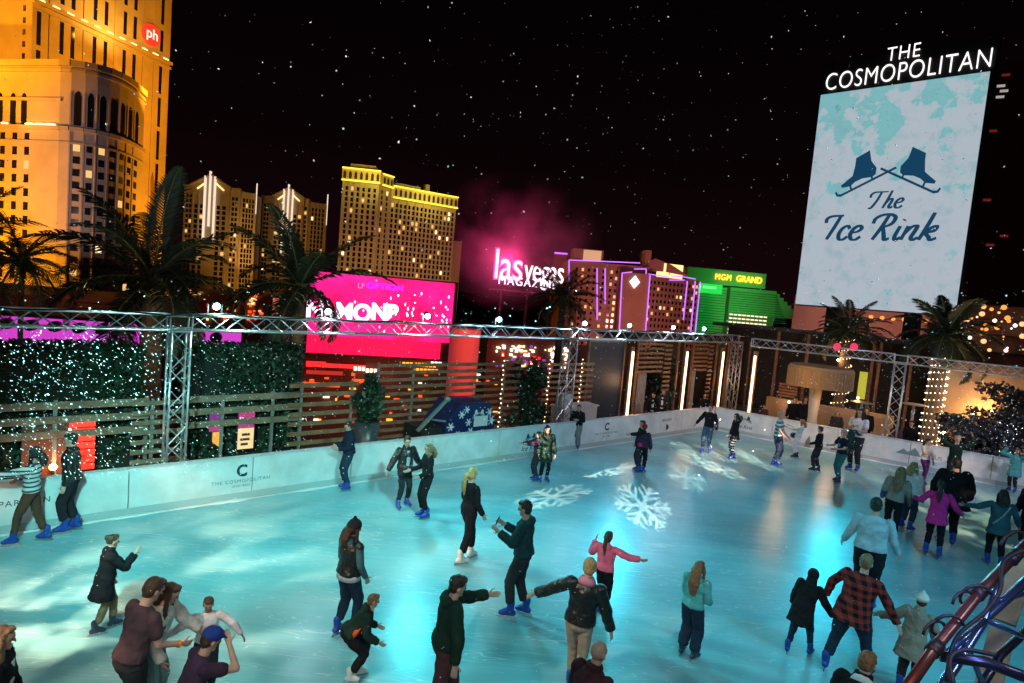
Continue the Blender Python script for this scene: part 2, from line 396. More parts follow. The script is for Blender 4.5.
# power cable hung along the truss top
mb = MB(); pts = [LW.p(uL0+i*(LEN+14)/60, nT-.2, TZ+TH+.03+.035*math.sin(i*1.7)) for i in range(61)]
mb.path(pts, .018, 5); tag(mb.build('power_cable', cable), 'black power cable lying along the top of the left truss', 'cable')

# ------------------------------------------------------------------ deck furniture and planting behind the barriers
wood = mat('slat_wood', (.27, .125, .065), .65, noise=.3, nscale=5, bump=.3)
wood_g = mat('slat_wood_grey', (.25, .165, .11), .65, noise=.3, nscale=5, bump=.3)
postm = mat('fence_post_metal', (.30, .30, .28), .45, .3)
leafd = mat('ivy_leaf', (.016, .042, .020), .5, noise=.4, nscale=6)
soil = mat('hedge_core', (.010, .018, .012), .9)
trunk_m = mat('palm_bark', (.13, .095, .065), .85, noise=.35, nscale=14, bump=.6, bscale=20)

def slat_fence(lb, F, n, px0, px1, tops, h=.075, gap=None, y=430, posts=(), m_=None, z_lo=None, cnt=None, name='slat_fence'):
    u0 = F.hit(px0, y, n)[0]; u1 = F.hit(px1, y, n)[0]
    t = thing(name, lb, 'fence', F.p((u0+u1)/2, n, 0), 'wooden slat screens behind the left barrier')
    for z in tops: MB().fbox(F, u0, u1, n-.02, n+.015, z-h, z).build('slat', m_ or wood, t)
    for px in posts:
        u = F.hit(px, y, n)[0]; MB().fbox(F, u-.035, u+.035, n+.017, n+.07, -.05, max(tops)+.03).build('post', postm, t)
    return t
nF = 1.35
def zs(a, b, n): return [a+(b-a)*i/(n-1) for i in range(n)]
zt = LW.hit(100, 402, nF)[1]
slat_fence('three broad grey slats in front of the ivy hedge at the left', LW, nF, -140, 148, [zt+.04, zt-.26, zt-.56], .15, posts=(-60, 55, 146), m_=wood_g)
slat_fence('short stack of grey slats round the palm trunk beside the left truss post', LW, nF-.12, 131, 186, zs(.35, zt, 9), .1, posts=(152,), m_=wood_g)
slat_fence('two broad grey slats between the left truss post and the posters', LW, nF, 188, 300, [zt+.04, zt-.26, zt-.56], .15, posts=(222, 272), m_=wood_g)
slat_fence('brown slat screen left of the tall planter and below the magenta screen', LW, nF-.1, 287, 356, zs(.35, LW.hit(320, 382, nF)[1], 9), .11, posts=(300, 350))
zz = LW.hit(430, 369, nF)[1]
slat_fence('long brown slat screen behind the blue ice resurfacer', LW, nF+.8, 374, 503, zs(.3, zz+.05, 12), .1, posts=(375, 410, 499))
slat_fence('brown slat screen between the climbing plant and the middle truss post', LW, nF+.6, 538, 588, zs(.3, LW.hit(560, 370, nF)[1]+.15, 12), .1, posts=(545, 577))
slat_fence('narrow brown slat screen with strings of lights left of the climbing plant', LW, nF+.5, 499, 516, zs(.3, zz+.15, 12), .1, posts=(500,))

def leaf_cloud(mb, pts_fn, n, s0, s1, droop=.3):
    for i in range(n):
        c, nn = pts_fn(); s = random.uniform(s0, s1)
        a = Vector((random.gauss(0, 1), random.gauss(0, 1), random.gauss(0, 1))).normalized()
        d = (nn*.6 + a*.8); d.normalize(); x = d.cross(Vector((random.gauss(0, 1), random.gauss(0, 1), random.gauss(0, 1)))).normalized(); y = d.cross(x)
        x *= s*.5; y *= s; k = len(mb.v)
        mb.v += [c-y, c+x-y*.1, c+y, c-x-y*.1]; mb.f += [(k, k+1, k+2), (k, k+2, k+3)]
def hedge(lb, F, px0, px1, y, n, th, ytop, cnt, z0=-.05):
    u0 = F.hit(px0, y, n)[0]; u1 = F.hit(px1, y, n)[0]; z1 = F.hit((px0+px1)/2, ytop, n)[1]
    t = thing('ivy_hedge', lb, 'hedge', F.p((u0+u1)/2, n+th/2, 0), 'tall ivy hedges behind the slats')
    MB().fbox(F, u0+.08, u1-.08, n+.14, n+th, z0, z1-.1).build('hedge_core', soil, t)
    mb = MB(); NN = -F.N
    def fn():
        u = random.uniform(u0, u1); z = random.uniform(z0, z1); b = .10*math.sin(u*2.1+z*1.3)+.07*math.sin(u*5.3-z*4.1)+random.uniform(-.06, .1)
        if random.random() < .12: return F.p(u, n+random.uniform(.05, th), z1+random.uniform(-.15, .08)), Vector((0, 0, 1))
        return F.p(u, n+.1+b, z), NN
    leaf_cloud(mb, fn, cnt, .045, .085); tag(mb.build('foliage', leafd, t), kind='stuff'); return t
hedge('tall ivy hedge at the far left under the purple screen', LW, -140, 142, 420, nF+.25, .8, 347, 15000)
hedge('tall ivy hedge with two posters between the left truss post and the small palm', LW, 184, 302, 420, nF+.25, .8, 348, 11000)

# two posters hung on the hedge
pinkp = glow('poster_pink', (.75, .06, .35), .55); purp = glow('poster_purple', (.45, .05, .5), .4); yel = glow('poster_yellow', (1, .5, .06), .8); whp = glow('poster_white', (1, .8, .9), .9); yell2 = glow('poster_cream', (1, .75, .35), .9)
pd = mat('poster_ink', (.12, .03, .02), .6)
def poster(x0, x1, y0, y1, lb, kind):
    n = nF+.13; u0, zt_ = LW.hit(x0, y0, n); u1, zb_ = LW.hit(x1, y1, n); zm = zb_+(zt_-zb_)*.58
    t = thing('poster', lb, 'poster', LW.p((u0+u1)/2, n, zb_), 'lit posters on the hedge')
    MB().fbox(LW, u0-.03, u1+.03, n+.012, n+.05, zb_-.03, zt_+.03).build('poster_frame', black, t)
    if kind:
        MB().fbox(LW, u0, u1, n, n+.01, zm, zt_).build('poster_panel', pinkp, t); MB().fbox(LW, u0, u1, n, n+.01, zb_, zm-.01).build('poster_panel', yell2, t)
        text('lettering', 'live', whp, LW, (u0+u1)/2, n-.002, zm+(zt_-zm)*.45, .26, t, .003, bold=.01)
        for i, (a, c) in enumerate(((.2, .45), (.15, .6), (.25, .5))):
            MB().fbox(LW, u0+(u1-u0)*a, u0+(u1-u0)*(a+c), n-.005, n-.001, zb_+.09+i*.12, zb_+.15+i*.12).build('printed_block', pd, t)
    else:
        MB().fbox(LW, u0, u1, n, n+.01, zm+.15, zt_).build('poster_panel', purp, t); MB().fbox(LW, u0, u1, n, n+.01, zm-.12, zm+.14).build('poster_panel', pinkp, t)
        MB().prism([LW.p(u0+.08, n, zm-.14), LW.p(u1, n, zm-.14), LW.p(u1, n, zb_), LW.p(u1-.08, n, zb_-.01), LW.p(u0+.08, n, zb_+.12)], LW.N*.01).build('poster_panel', yel, t)
poster(210, 222, 412, 446, 'narrow purple, pink and yellow lit poster, left one on the hedge', 0)
poster(239, 253, 413, 448, 'lit poster with pink top and yellow lower half, right one on the hedge', 1)

# red glowing stripe lantern panel and firepit glow at the left
redg = glow('red_strip', (1, .03, .012), 1.9)
u0, z1 = LW.hit(68, 421, nF+.02); u1, z0 = LW.hit(94, 469, nF+.02)
t = thing('slatted_red_lightbox', 'glowing red slatted light box on the hedge behind the man in black', 'light box', LW.p((u0+u1)/2, nF, z0))
MB().fbox(LW, u0, u1, nF+.06, nF+.12, z0, z1).build('back_panel', mat('red_back', (.3, .02, .02), .5), t)
for i in range(7):
    zz_ = z0+(z1-z0)*(i+.1)/7; MB().fbox(LW, u0+(.35-.05*i)*.5, u1, nF, nF+.055, zz_, zz_+(z1-z0)/7*.72).build('light_strip', redg, t)
brick = mat('red_brown_wall', (.22, .07, .045), .7, noise=.25, nscale=6)
u0, z1 = LW.hit(22, 427, nF+.1); u1, z0 = LW.hit(70, 480, nF+.1)
tag(MB().fbox(LW, u0, u1-.04, nF+.08, nF+.2, 0, z1).build('rust_wall', brick), 'rust red panel beside the glowing red light box', 'panel')
u, z = LW.hit(53, 467, nF-.1)
t = thing('deck_lantern', 'small warm lantern low behind the barrier at the left', 'lantern', LW.p(u, nF-.1, 0))
MB().ell(LW.p(u, nF-.1, z), .07, .07, .07).build('lantern_glass', glow('warm_bulb', (1, .55, .2), 9), t, True)
MB().tube(LW.p(u, nF-.1, -.05), LW.p(u, nF-.1, z-.06), .03).build('lantern_post', black, t)
point('lantern_light', LW.p(u, nF-.4, z), 14, (1, .35, .12), .06)

# tall dark planter with shrub, and climbing plant column
def leafy(lb, name, c, rad, z0, z1, cnt, m_=None, group=None, planter=None, s=(.06, .13), stemr=.05):
    t = thing(name, lb, 'plant' , (c.x, c.y, 0), group)
    if planter:
        MB().path([(c.x, c.y, -.05), (c.x, c.y, planter)], [planter*.16+.06, planter*.2+.1], 14).build('planter', mat('planter_dark', (.045, .05, .055), .35), t, True)
        MB().path([(c.x, c.y, planter-.01), (c.x, c.y, planter+.01)], [planter*.2+.06]*2, 14).build('planter_soil', soil, t)
    MB().path([(c.x, c.y, planter or -.05), (c.x+.05, c.y, z1-.3)], [stemr, stemr*.4], 7).build('stem', trunk_m, t, True)
    mb = MB(); zc, hz = (z0+z1)/2, (z1-z0)/2
    cl = [(Vector((random.gauss(0, .45), random.gauss(0, .45), random.uniform(-.85, .85))), random.uniform(.3, .55)) for _ in range(26)]
    def fn():
        q, r_ = random.choice(cl); a = Vector((random.gauss(0, 1), random.gauss(0, 1), random.gauss(0, 1))).normalized()*r_*random.uniform(.5, 1)
        p = q+a; return Vector((c.x+p.x*rad, c.y+p.y*rad, zc+p.z*hz*.85)), a.normalized()
    leaf_cloud(mb, fn, cnt, *s); tag(mb.build('foliage', m_ or leafd, t), kind='stuff'); return t
c = LW.p(*[LW.hit(365, 455, nF-.35)[0], nF-.35], 0); zt_ = LW.hit(363, 373, nF-.35)[1]
leafy('bushy shrub in a tall dark planter between two slat screens', 'potted_shrub', c, .36, 1.25, zt_, 1500, planter=1.3)
c = LW.p(LW.hit(527, 430, nF+.4)[0], nF+.4, 0); zt_ = LW.hit(527, 362, nF+.4)[1]
leafy('dark climbing plant filling a wooden frame left of the middle truss post', 'climbing_plant', c, .62, .1, zt_, 2600, s=(.06, .12))
zz_ = LW.hit(600, 370, nF)[1]
c = LW.p(LW.hit(665, 400, nF+1.2)[0], nF+1.6, 0)
leafy('tall dark climbing plant between the first and second glowing columns', 'climbing_plant', c, .8, .2, 3.3, 3400, s=(.07, .14))

# string lights dotted on the slat screens (warm bulbs)
bulb = glow('string_bulb', (1, .62, .3), 5.0); bulbw = glow('string_bulb_white', (1, .85, .62), 7.0)
wire = mat('string_wire', (.02, .02, .02), .7)
def bulbs(lb, pts, m_, r=.02, name='string_lights', wired=True, group=None):
    t = thing(name, lb, 'string lights', tuple(min(pts, key=lambda p: p.z)), group)
    ps = [MB().ell(p, r, r, r, nu=6, nv=4) for p in pts]
    many('bulb', ps, m_, t, 40)
    if wired and len(pts) > 1: MB().path([p+Vector((0, 0, r)) for p in pts], .006, 4).build('wire', wire, t)
    return t
for i, (px, nn, lb) in enumerate(((499, nF+.4, 'string of warm bulbs hung down the left frame of the climbing plant'), (545, nF+.5, 'string of warm bulbs hung down the right frame of the climbing plant'), (577, nF+.5, 'string of warm bulbs down the slat screen right of the middle truss post'))):
    u = LW.hit(px, 410, nn)[0]; bulbs(lb, [LW.p(u+.03*math.sin(j*2), nn-.04, .25+j*.16) for j in range(17)], bulb, .022, group='bulb strings on the slat screens')

# ------------------------------------------------------------------ cabanas with glowing columns (left wall, far part)
nC = 2.2; zroof = 3.6
def CU(px, n=nC, y=400): return LW.hit(px, y, n)[0]
dark = mat('cabana_dark', (.035, .028, .026), .7, noise=.3, nscale=3)
navyp = mat('navy_screen', (.012, .028, .055), .45, noise=.2, nscale=2)
t = thing('navy_screen', 'large dark navy panel left of the first glowing column', 'panel', LW.p(CU(603), nC, 0))
MB().fbox(LW, CU(585), CU(619), nC, nC+.08, 0, zroof-.15).build('panel_face', navyp, t)
MB().fbox(LW, CU(619)+.01, CU(619)+.09, nC-.03, nC+.1, 0, zroof-.1).fbox(LW, CU(585)-.09, CU(585)-.01, nC-.03, nC+.1, 0, zroof-.1).fbox(LW, CU(585), CU(619), nC-.03, nC+.1, zroof-.14, zroof-.06).build('panel_frame', wood, t)
cols = [(628, 'first'), (682, 'second'), (718, 'third')]
strip = glow('column_strip', (1, .66, .36), 4.2)
for px, o in cols:
    u = CU(px, nC-.25)
    t = thing('light_column', 'glowing warm light column, %s from the left along the cabanas' % o, 'light column', LW.p(u, nC-.25, 0), 'tall glowing light columns by the cabanas')
    MB().fbox(LW, u-.10, u+.10, nC-.25, nC-.15, .0, 3.3).build('column_body', wood, t)
    MB().fbox(LW, u-.055, u+.055, nC-.29, nC-.252, .25, 3.1).build('light_strip', strip, t)
    point('column_glow', LW.p(u, nC-.6, 1.8), 20, (1, .55, .25), .3)
ux = RW.hit(752, 385, 2.4)[0]
t = thing('light_column', 'glowing warm light column standing right of the far corner truss post', 'light column', RW.p(ux, 2.4, 0), 'tall glowing light columns by the cabanas')
MB().fbox(RW, ux-.10, ux+.10, 2.4, 2.5, 0, 3.4).build('column_body', wood, t)
MB().fbox(RW, ux-.045, ux+.045, 2.36, 2.398, .35, 3.2).build('light_strip', strip, t)
curt = mat('curtain', (.40, .36, .34), .8, noise=.15)
for i, (a, b_, o) in enumerate(((632, 674, 'cabana with a pale curtain between the first and second glowing columns'), (687, 712, 'cabana between the second and third glowing columns'), (722, 745, 'cabana between the third glowing column and the corner'))):
    t = thing('cabana', o, 'cabana', LW.p(CU((a+b_)/2), nC+1, 0), 'cabanas behind the left barrier')
    ua, ub = CU(a), CU(b_); w_ = ub-ua
    MB().fbox(LW, ua, ub, nC+1.9, nC+2.0, 0, zroof).build('back_wall', dark, t)
    MB().fbox(LW, ua-.1, ub+.1, nC-.1, nC+2.1, zroof, zroof+.12).build('roof', dark, t)
    for j in range(7): MB().fbox(LW, ua+.05, ua+w_*.62, nC-.02, nC+.02, 2.15+j*.2, 2.25+j*.2).build('slat', wood, t)
    if i < 2:
        for j in range(17): MB().fbox(LW, ua+w_*.63, ua+w_*.80, nC-.06, nC-.025, .3+j*.2, .4+j*.2).build('slat', wood, t)
    MB().fbox(LW, ua+.02, ua+.10, nC-.05, nC+.03, 0, zroof-.01).build('door_post', wood, t); MB().fbox(LW, ub-.10, ub-.02, nC-.05, nC+.03, 0, zroof-.01).build('door_post', wood, t)
    m_ = MB(); k = 12
    for q in range(k):
        x0 = ua+w_*(.18+.2*q/k); m_.fbox(LW, x0, x0+w_*.2/k*1.05, nC+.2+.04*(q % 2), nC+.26+.04*(q % 2), .1, 2.1)
    m_.build('curtain', curt, t)
    point('cabana_light', LW.p((ua+ub)/2, nC+.9, 2.9), 9, (1, .55, .3), .2)
# white service counter at the foot of the middle truss post
wcm = mat('white_counter', (.55, .50, .50), .5)
t = thing('service_counter', 'pale boxy counter behind the man leaning on the barrier', 'counter', LW.p(LW.hit(578, 420, 1.2)[0], 1.2, 0))
ua, ub = LW.hit(560, 420, 1.2)[0], LW.hit(594, 420, 1.2)[0]
MB().fbox(LW, ua, ub, 1.1, 1.7, 0, 1.15).build('counter_body', wcm, t); MB().fbox(LW, ua-.05, ub+.05, 1.05, 1.75, 1.152, 1.2).build('counter_top', wcm, t)
MB().fbox(LW, ua, ua+.5, 1.2, 1.5, 1.21, 1.65).build('menu_board', wcm, t)

# ------------------------------------------------------------------ ice resurfacer
zb = mat('resurfacer_navy', (.012, .022, .10), .35, noise=.1); wh = mat('white_print', (.7, .72, .75), .5)
blk = mat('rubber_black', (.015, .015, .015), .7)
U0 = LW.hit(444, 430, .9)[0]; U1 = LW.hit(493, 425, .9)[0]; LL = U1-U0
t = thing('ice_resurfacer', 'navy ice resurfacer with white snowflakes parked behind the left barrier', 'ice resurfacer', LW.p((U0+U1)/2, 1.4, -.05))
n0, n1 = .85, 2.0
zt1 = LW.hit(470, 402, .9)[1]
prof = [(0, .35), (0, zt1*.62), (LL*.28, zt1), (LL*.86, zt1*.98), (LL, zt1*.66), (LL, .35)]
MB().prism([LW.p(U0+a, n0, z) for a, z in prof], LW.N*(n1-n0)).build('body', zb, t)
MB().fbox(LW, U0+LL*.56, U0+LL*.84, n0-.03, n0-.002, .9, 1.22).build('side_plate', wh, t)
def flake(mb, F, u, n, z, r, th=.01):
    for k in range(3):
        a = k*math.pi/3; d = Vector((math.cos(a), math.sin(a)))
        for sg in (1, -1):
            P = lambda x, y: F.p(u+d.x*sg*x-d.y*y, n, z+d.y*sg*x+d.x*y)
            mb.prism([P(0, -r*.09), P(r, -r*.05), P(r, r*.05), P(0, r*.09)], F.N*-th)
            for q in (.4, .68):
                for s2 in (1, -1): mb.prism([P(r*q, 0), P(r*(q+.25), s2*r*.22), P(r*(q+.30), s2*r*.17), P(r*(q+.1), 0)], F.N*-(th*.8))
for (a, z, r_) in ((.1, .95, .14), (.3, 1.3, .13), (.45, 1.05, .12), (.5, .75, .13), (.4, zt1-.22, .12), (.87, zt1-.35, .14), (.92, 1.05, .15), (.25, .7, .12), (.75, .7, .1), (.13, .65, .1)):
    mb = MB(); flake(mb, LW, U0+LL*a, n0-.003, z, r_); mb.ell(LW.p(U0+LL*a, n0-.008, z), r_*.5, .01, r_*.5); mb.build('snowflake_print', wh, t)
skate_logo(LW, U0+LL*.66, n0-.004, zt1-.35, .5, wh, t)
for a in (.18, .80):
    for nn in (n0+.02, n1-.22):
        wv = MB(); cc = LW.p(U0+LL*a, nn, .33); wv.tube(cc, cc+LW.N*.22, .38, n=18); wo = wv.build('wheel', blk, t, True)
        MB().tube(cc-LW.N*.01, cc+LW.N*.23, .18, n=14).build('rim', wh, wo, True)
MB().fbox(LW, U0-.75, U0-.02, n0+.1, n1-.1, .1, .95).build('conditioner', blk, t)
mb = MB(); mb.beam(LW.p(U0-.9, n0+.1, .9), LW.p(U0+.05, n0+.1, zt1+.1), .10, .08).beam(LW.p(U0-.4, n0+.12, 1.2), LW.p(U0+.15, n0+.12, 1.1), .06, .05)
mb.build('conveyor_arm', mat('arm_grey', (.35, .42, .40), .4, .5), t)
MB().ell(LW.p(U0+.08, n0+.1, zt1+.12), .10, .1, .09).build('work_lamp', mat('arm_grey'), t, True)

# wall behind the deck on the street side

# ------------------------------------------------------------------ palms
frondm = mat('palm_frond', (.030, .042, .022), .5, noise=.35, nscale=3)
rachm = mat('palm_rachis', (.16, .17, .07), .6)
def frond_mesh(L, droop, leafl, n=34, wdt=.045, seed=0, twist=0.):
    """frond growing along +X from the origin; returns (leaf MB, rachis MB)"""
    rd = random.Random(seed); lf = MB(); pts = []; p = Vector((0, 0, 0)); ang = 0
    for i in range(n+1):
        t = i/n; a = -droop*(t**1.5); pts.append(p.copy()); p = p + Vector((math.cos(a), 0, math.sin(a)))*(L/n)
    for i in range(2, n+1):
        t = i/n; d = (pts[i]-pts[i-1]).normalized(); side = Vector((0, 1, 0)); upv = side.cross(d)*-1
        ll = leafl*(math.sin(math.pi*min(1, .12+t*.86))**.7)*rd.uniform(.85, 1.1)
        for sg in (1, -1):
            dr = (side*sg*.9 + d*(.45+.4*t) + Vector((0, 0, 1))*(.25-.5*rd.random()*.6)).normalized()
            a = pts[i]; b = a+dr*ll*.55; c = a+dr*ll+Vector((0, 0, -ll*.30)); ww = d*wdt*.5
            k = len(lf.v); lf.v += [a-ww*.6, a+ww*.6, b+ww, b-ww, c]; lf.f += [(k, k+1, k+2, k+3), (k+3, k+2, k+4)]
    rc = MB(); rc.path(pts[::3]+[pts[-1]], [.035*(1-.85*i/(len(pts[::3]))) for i in range(len(pts[::3])+1)], 5)
    return lf, rc
_fr = {}
def palm(lb, base, zc, L, nfr=26, trunk_r=.17, leafl=.5, seed=0, lean=(0, 0), group='date palms round the rink', el=(-30, 72), name='palm_tree', wdt=.05, nl=34, azs=None, elb=1.0, tr2=None):
    rd = random.Random(seed); t = thing(name, lb, 'palm tree', base, group); b0 = Vector(base)
    top = Vector((base[0]+lean[0], base[1]+lean[1], zc))
    n = 22; pts, rs = [], []
    for i in range(n+1):
        q = i/n; pts.append(b0.lerp(top, q)); rs.append((trunk_r*(1.15-.3*q))*(1+.09*(i % 2)))
    MB().path(pts, rs, 12).build('trunk', trunk_m, t, False)
    MB().path([top-Vector((0, 0, .35)), top, top+Vector((0, 0, .25))], [trunk_r*1.0, trunk_r*1.35, trunk_r*.5], 12).build('crown_heart', rachm, t, True)
    key = (L, leafl, nl)
    if key not in _fr:
        vs = []
        for k in range(5):
            lf, rc = frond_mesh(L, (.75, 1.15, 1.5, 1.3, 1.9)[k], leafl, nl, wdt, seed+k)
            me = bpy.data.meshes.new('frond'); nn = len(lf.v); me.from_pydata([v for v in lf.v]+[v for v in rc.v], [], lf.f+[tuple(i+nn for i in f) for f in rc.f])
            me.materials.append(frondm); me.materials.append(rachm)
            for pi, pl in enumerate(me.polygons): pl.material_index = 0 if pi < len(lf.f) else 1
            vs.append(me)
        _fr[key] = vs
    for i in range(nfr):
        az = (i*137.5+rd.uniform(-14, 14)) if azs is None else azs[i % len(azs)]+rd.uniform(-8, 8)
        q = (i+.5)/nfr; e_ = el[0]+(el[1]-el[0])*q**elb+rd.uniform(-7, 7)
        vi = 4 if e_ < -5 else (2 if e_ < 20 else (rd.choice((1, 3)) if e_ < 50 else 0))
        o = bpy.data.objects.new('frond', _fr[key][vi]); COL.objects.link(o); o.parent = t; ORG[o.name] = Vector()
        o.location = top-b0+Vector((0, 0, .1)); sc = rd.uniform(.82, 1.08)
        o.rotation_euler = (Matrix.Rotation(R(az), 4, 'Z') @ Matrix.Rotation(R(-e_), 4, 'Y') @ Matrix.Rotation(R(rd.uniform(-25, 25)), 4, 'X')).to_euler(); o.scale = (sc, sc, sc)
    return t
def palm_at(lb, px, py, d, zb, L, **k):
    c = W(px, py, d); return palm(lb, (c.x-k.get('lean', (0, 0))[0], c.y-k.get('lean', (0, 0))[1], zb), c.z, L, **k)
palm_at('big dark palm behind the hedge left of the orange hotel tower foot', 153, 284, 16.5, -.05, 3.3, nfr=19, leafl=.62, seed=1, trunk_r=.26, wdt=.078, nl=46)
palm_at('dark palm in front of the left end of the magenta screen', 300, 290, 19, -.05, 2.9, nfr=16, leafl=.58, seed=2, trunk_r=.2, wdt=.078, nl=44)
palm_at('slim palm with thin feathery fronds at the left edge', 22, 262, 15.5, -.05, 1.9, nfr=24, leafl=.34, seed=3, trunk_r=.06, wdt=.022, nl=44, el=(-45, 60))
palm_at('palm cut by the left edge of the picture, its fronds reaching in', -48, 262, 14.5, -.05, 2.7, nfr=26, leafl=.5, seed=4, trunk_r=.22, wdt=.06)
palm_at('distant dark palm in front of the left wing of the purple outlined hotel', 563, 300, 34, -.05, 2.6, nfr=26, leafl=.5, seed=5, trunk_r=.2, wdt=.07)
palm_at('palm with a light wrapped trunk under the giant rink screen', 848, 334, 29, -.05, 2.1, nfr=26, leafl=.45, seed=6, trunk_r=.22, wdt=.07)
palm_at('large palm with a light wrapped trunk at the right of the deck', 945, 338, 26, -.05, 2.45, nfr=20, leafl=.6, seed=7, trunk_r=.26, wdt=.085, nl=42, lean=(.12, 0))
for _x, _y, _d in ((153, 300, 16), (300, 305, 18.5), (945, 350, 25.3)):
    _c = W(_x, _y, _d); point('palm_uplight', (_c.x+.5, _c.y-.9, _c.z-1.1), 22, (1, .72, .42), .1)
# string lights wound round the two right-hand trunks
def wrap(lb, px, py, d, lean, r, z0, z1, turns, m_):
    c = W(px, py, d); pts = []
    n = int(turns*14)
    for i in range(n):
        a = i*2*math.pi/14; z = z0+(z1-z0)*i/n; q = (z+.05)/(c.z+.05)
        rr_ = r*(1.25-.3*q); pts.append(Vector((c.x-lean*(1-q)+rr_*math.cos(a), c.y+rr_*math.sin(a), z)))
    return bulbs(lb, pts, m_, .021, group='light strings wound round the palm trunks')
wrap('string of warm lights wound densely round the large right-hand palm trunk', 945, 338, 26, .12, .33, .2, 4.0, 13, bulbw)
wrap('string of warm lights wound round the palm trunk beside the drum canopy', 848, 334, 29, 0, .3, .2, 4.3, 10, bulb)

c_ = W(935, 400, 25); point('trunk_glow', (c_.x-.5, c_.y-.6, 2.4), 26, (1, .55, .16), .3); point('trunk_glow', (c_.x+.6, c_.y-.6, 1.0), 18, (1, .55, .16), .3)
# ------------------------------------------------------------------ deck on the right
stucco = mat('tan_stucco', (.36, .25, .17), .8, noise=.12, nscale=1.2)
nr = 2.6
# low planter wall and tall lit wall
def RU(px, n, y=410): return RW.hit(px, y, n)[0]
tag(MB().fbox(RW, RU(765, 4.5), RU(895, 4.5), 4.5, 4.8, -.05, 1.2).build('planter_wall', stucco), 'low tan planter wall behind the drum canopy', 'wall')
ua = RU(960, 5.2, 400)
t = thing('lit_wall', 'tall tan wall lit by a warm lamp behind the light wrapped palm', 'wall', RW.p(ua+3, 5.2, 0))
ztw = RW.hit(985, 370, 5.2)[1]
MB().fbox(RW, RU(925, 5.2, 400), ua+9, 5.2, 5.5, -.05, ztw).build('wall_face', stucco, t)
MB().fbox(RW, RU(925, 5.2, 400)-.1, ua+9.1, 5.1, 5.6, ztw, ztw+.2).build('coping', wood_g, t)
for px, py in ((978, 383), (984, 399)):
    u, z = RW.hit(px, py, 5.2); MB().fbox(RW, u-.1, u+.1, 5.12, 5.198, z-.05, z+.05).build('wall_vent', dark, t)
def wlamp(px, py, n, lb, pw, col=(1, .5, .18), r=.07, es=25):
    u, z = RW.hit(px, py, n); t = thing('deck_lamp', lb, 'lamp', RW.p(u, n, 0), 'warm lamps on the right deck')
    MB().ell(RW.p(u, n, z), r, r, r).build('lamp_globe', glow('lamp_globe', (1, .62, .28), es), t, True)
    MB().tube(RW.p(u, n, -.05), RW.p(u, n, z-r), .025).build('lamp_stem', black, t)
    point('deck_light', RW.p(u, n-.25, z+.1), pw, col, .1)
wlamp(974, 413, 4.9, 'small warm lamp at the foot of the tall tan wall', 60)
wlamp(993, 411, 4.9, 'small warm lamp right of the other one at the foot of the tan wall', 45)
wlamp(944, 433, 3.2, 'small warm lamp low beside the light wrapped palm', 20)
wlamp(858, 398, 4.0, 'small warm lamp near the drum canopy', 28, r=.05)
wlamp(789, 402, 4.0, 'small warm lamp under the left end of the drum canopy', 22, r=.05)
wlamp(838, 360, 6.0, 'warm lamp high above the drum canopy', 30, r=.05)
# drum canopy
cm = mat('canopy_gold', (.30, .17, .07), .6, noise=.1)
c = W(820, 377, 24.5); zt_ = W(820, 369, 24.5).z; zb_ = W(820, 386, 24.5).z; r_ = .42*(W(855, 377, 24.5)-W(785, 377, 24.5)).length
t = thing('drum_canopy', 'golden drum shaped canopy with upright ribs on a flared post', 'canopy', (c.x, c.y, -.05))
MB().path([(c.x, c.y, zb_), (c.x, c.y, zt_)], [r_, r_], 48, cap=False).build('drum_shade', cm, t, True)
MB().path([(c.x, c.y, zt_), (c.x, c.y, zt_+.12)], [r_+.03, r_*.97], 48).build('drum_top', mat('canopy_top', (.34, .20, .09), .6), t)
mb = MB()
for i in range(56):
    a = 2*math.pi*i/56; mb.beam((c.x+(r_+.02)*math.cos(a), c.y+(r_+.02)*math.sin(a), zb_), (c.x+(r_+.01)*math.cos(a), c.y+(r_+.01)*math.sin(a), zt_), .03, .03)
tag(mb.build('ribs', mat('rib_tan', (.36, .21, .09), .6), t), kind='stuff')
MB().path([(c.x, c.y, zb_-.02), (c.x, c.y, zb_)], [r_+.04, r_+.04], 48).build('drum_rim', mat('canopy_top'), t)
MB().path([(c.x-.1, c.y, -.05), (c.x-.1, c.y, 1.2), (c.x-.1, c.y, zb_)], [.28, .17, .24], 12).build('post', mat('pale_post', (.42, .34, .27), .6), t, True)
point('canopy_light', (c.x-r_-.8, c.y-1.8, zb_+.1), 60, (1, .55, .18), .15)
point('canopy_light2', (c.x+r_*.2, c.y-1.0, zb_-.6), 25, (1, .55, .2), .15)
# high-top parasol heaters / tables
tm = mat('table_top', (.35, .30, .28), .4)
for px, py, n_, lb in ((862, 402, 2.6, 'round high table right of the drum canopy'), (914, 404, 2.4, 'round high table beside the right truss post')):
    u, z = RW.hit(px, py, n_); cc = RW.p(u, n_, 0)
    t = thing('high_table', lb, 'table', (cc.x, cc.y, -.05), 'round high tables on the right deck')
    MB().path([(cc.x, cc.y, z-.03), (cc.x, cc.y, z)], [.42, .42], 24).build('table_top', tm, t)
    MB().path([(cc.x, cc.y, -.02), (cc.x, cc.y, z-.03)], [.05, .05], 8).build('leg', tm, t); MB().path([(cc.x, cc.y, -.05), (cc.x, cc.y, -.02)], [.28, .28], 16).build('foot', tm, t)
# tall narrow yellow-green lit column
u, z1_ = RW.hit(864, 372, 5.5); _, z0_ = RW.hit(861, 399, 5.5)
t = thing('illuminated_panel', 'narrow yellow green illuminated panel right of the drum canopy', 'light panel', RW.p(u, 5.5, 0))
MB().fbox(RW, u-.16, u+.16, 5.5, 5.56, z0_, z1_).build('light_face', glow('green_yellow', (.55, .5, .03), .75), t); MB().fbox(RW, u-.2, u+.2, 5.565, 5.65, -.05, z1_+.05).build('housing', black, t)
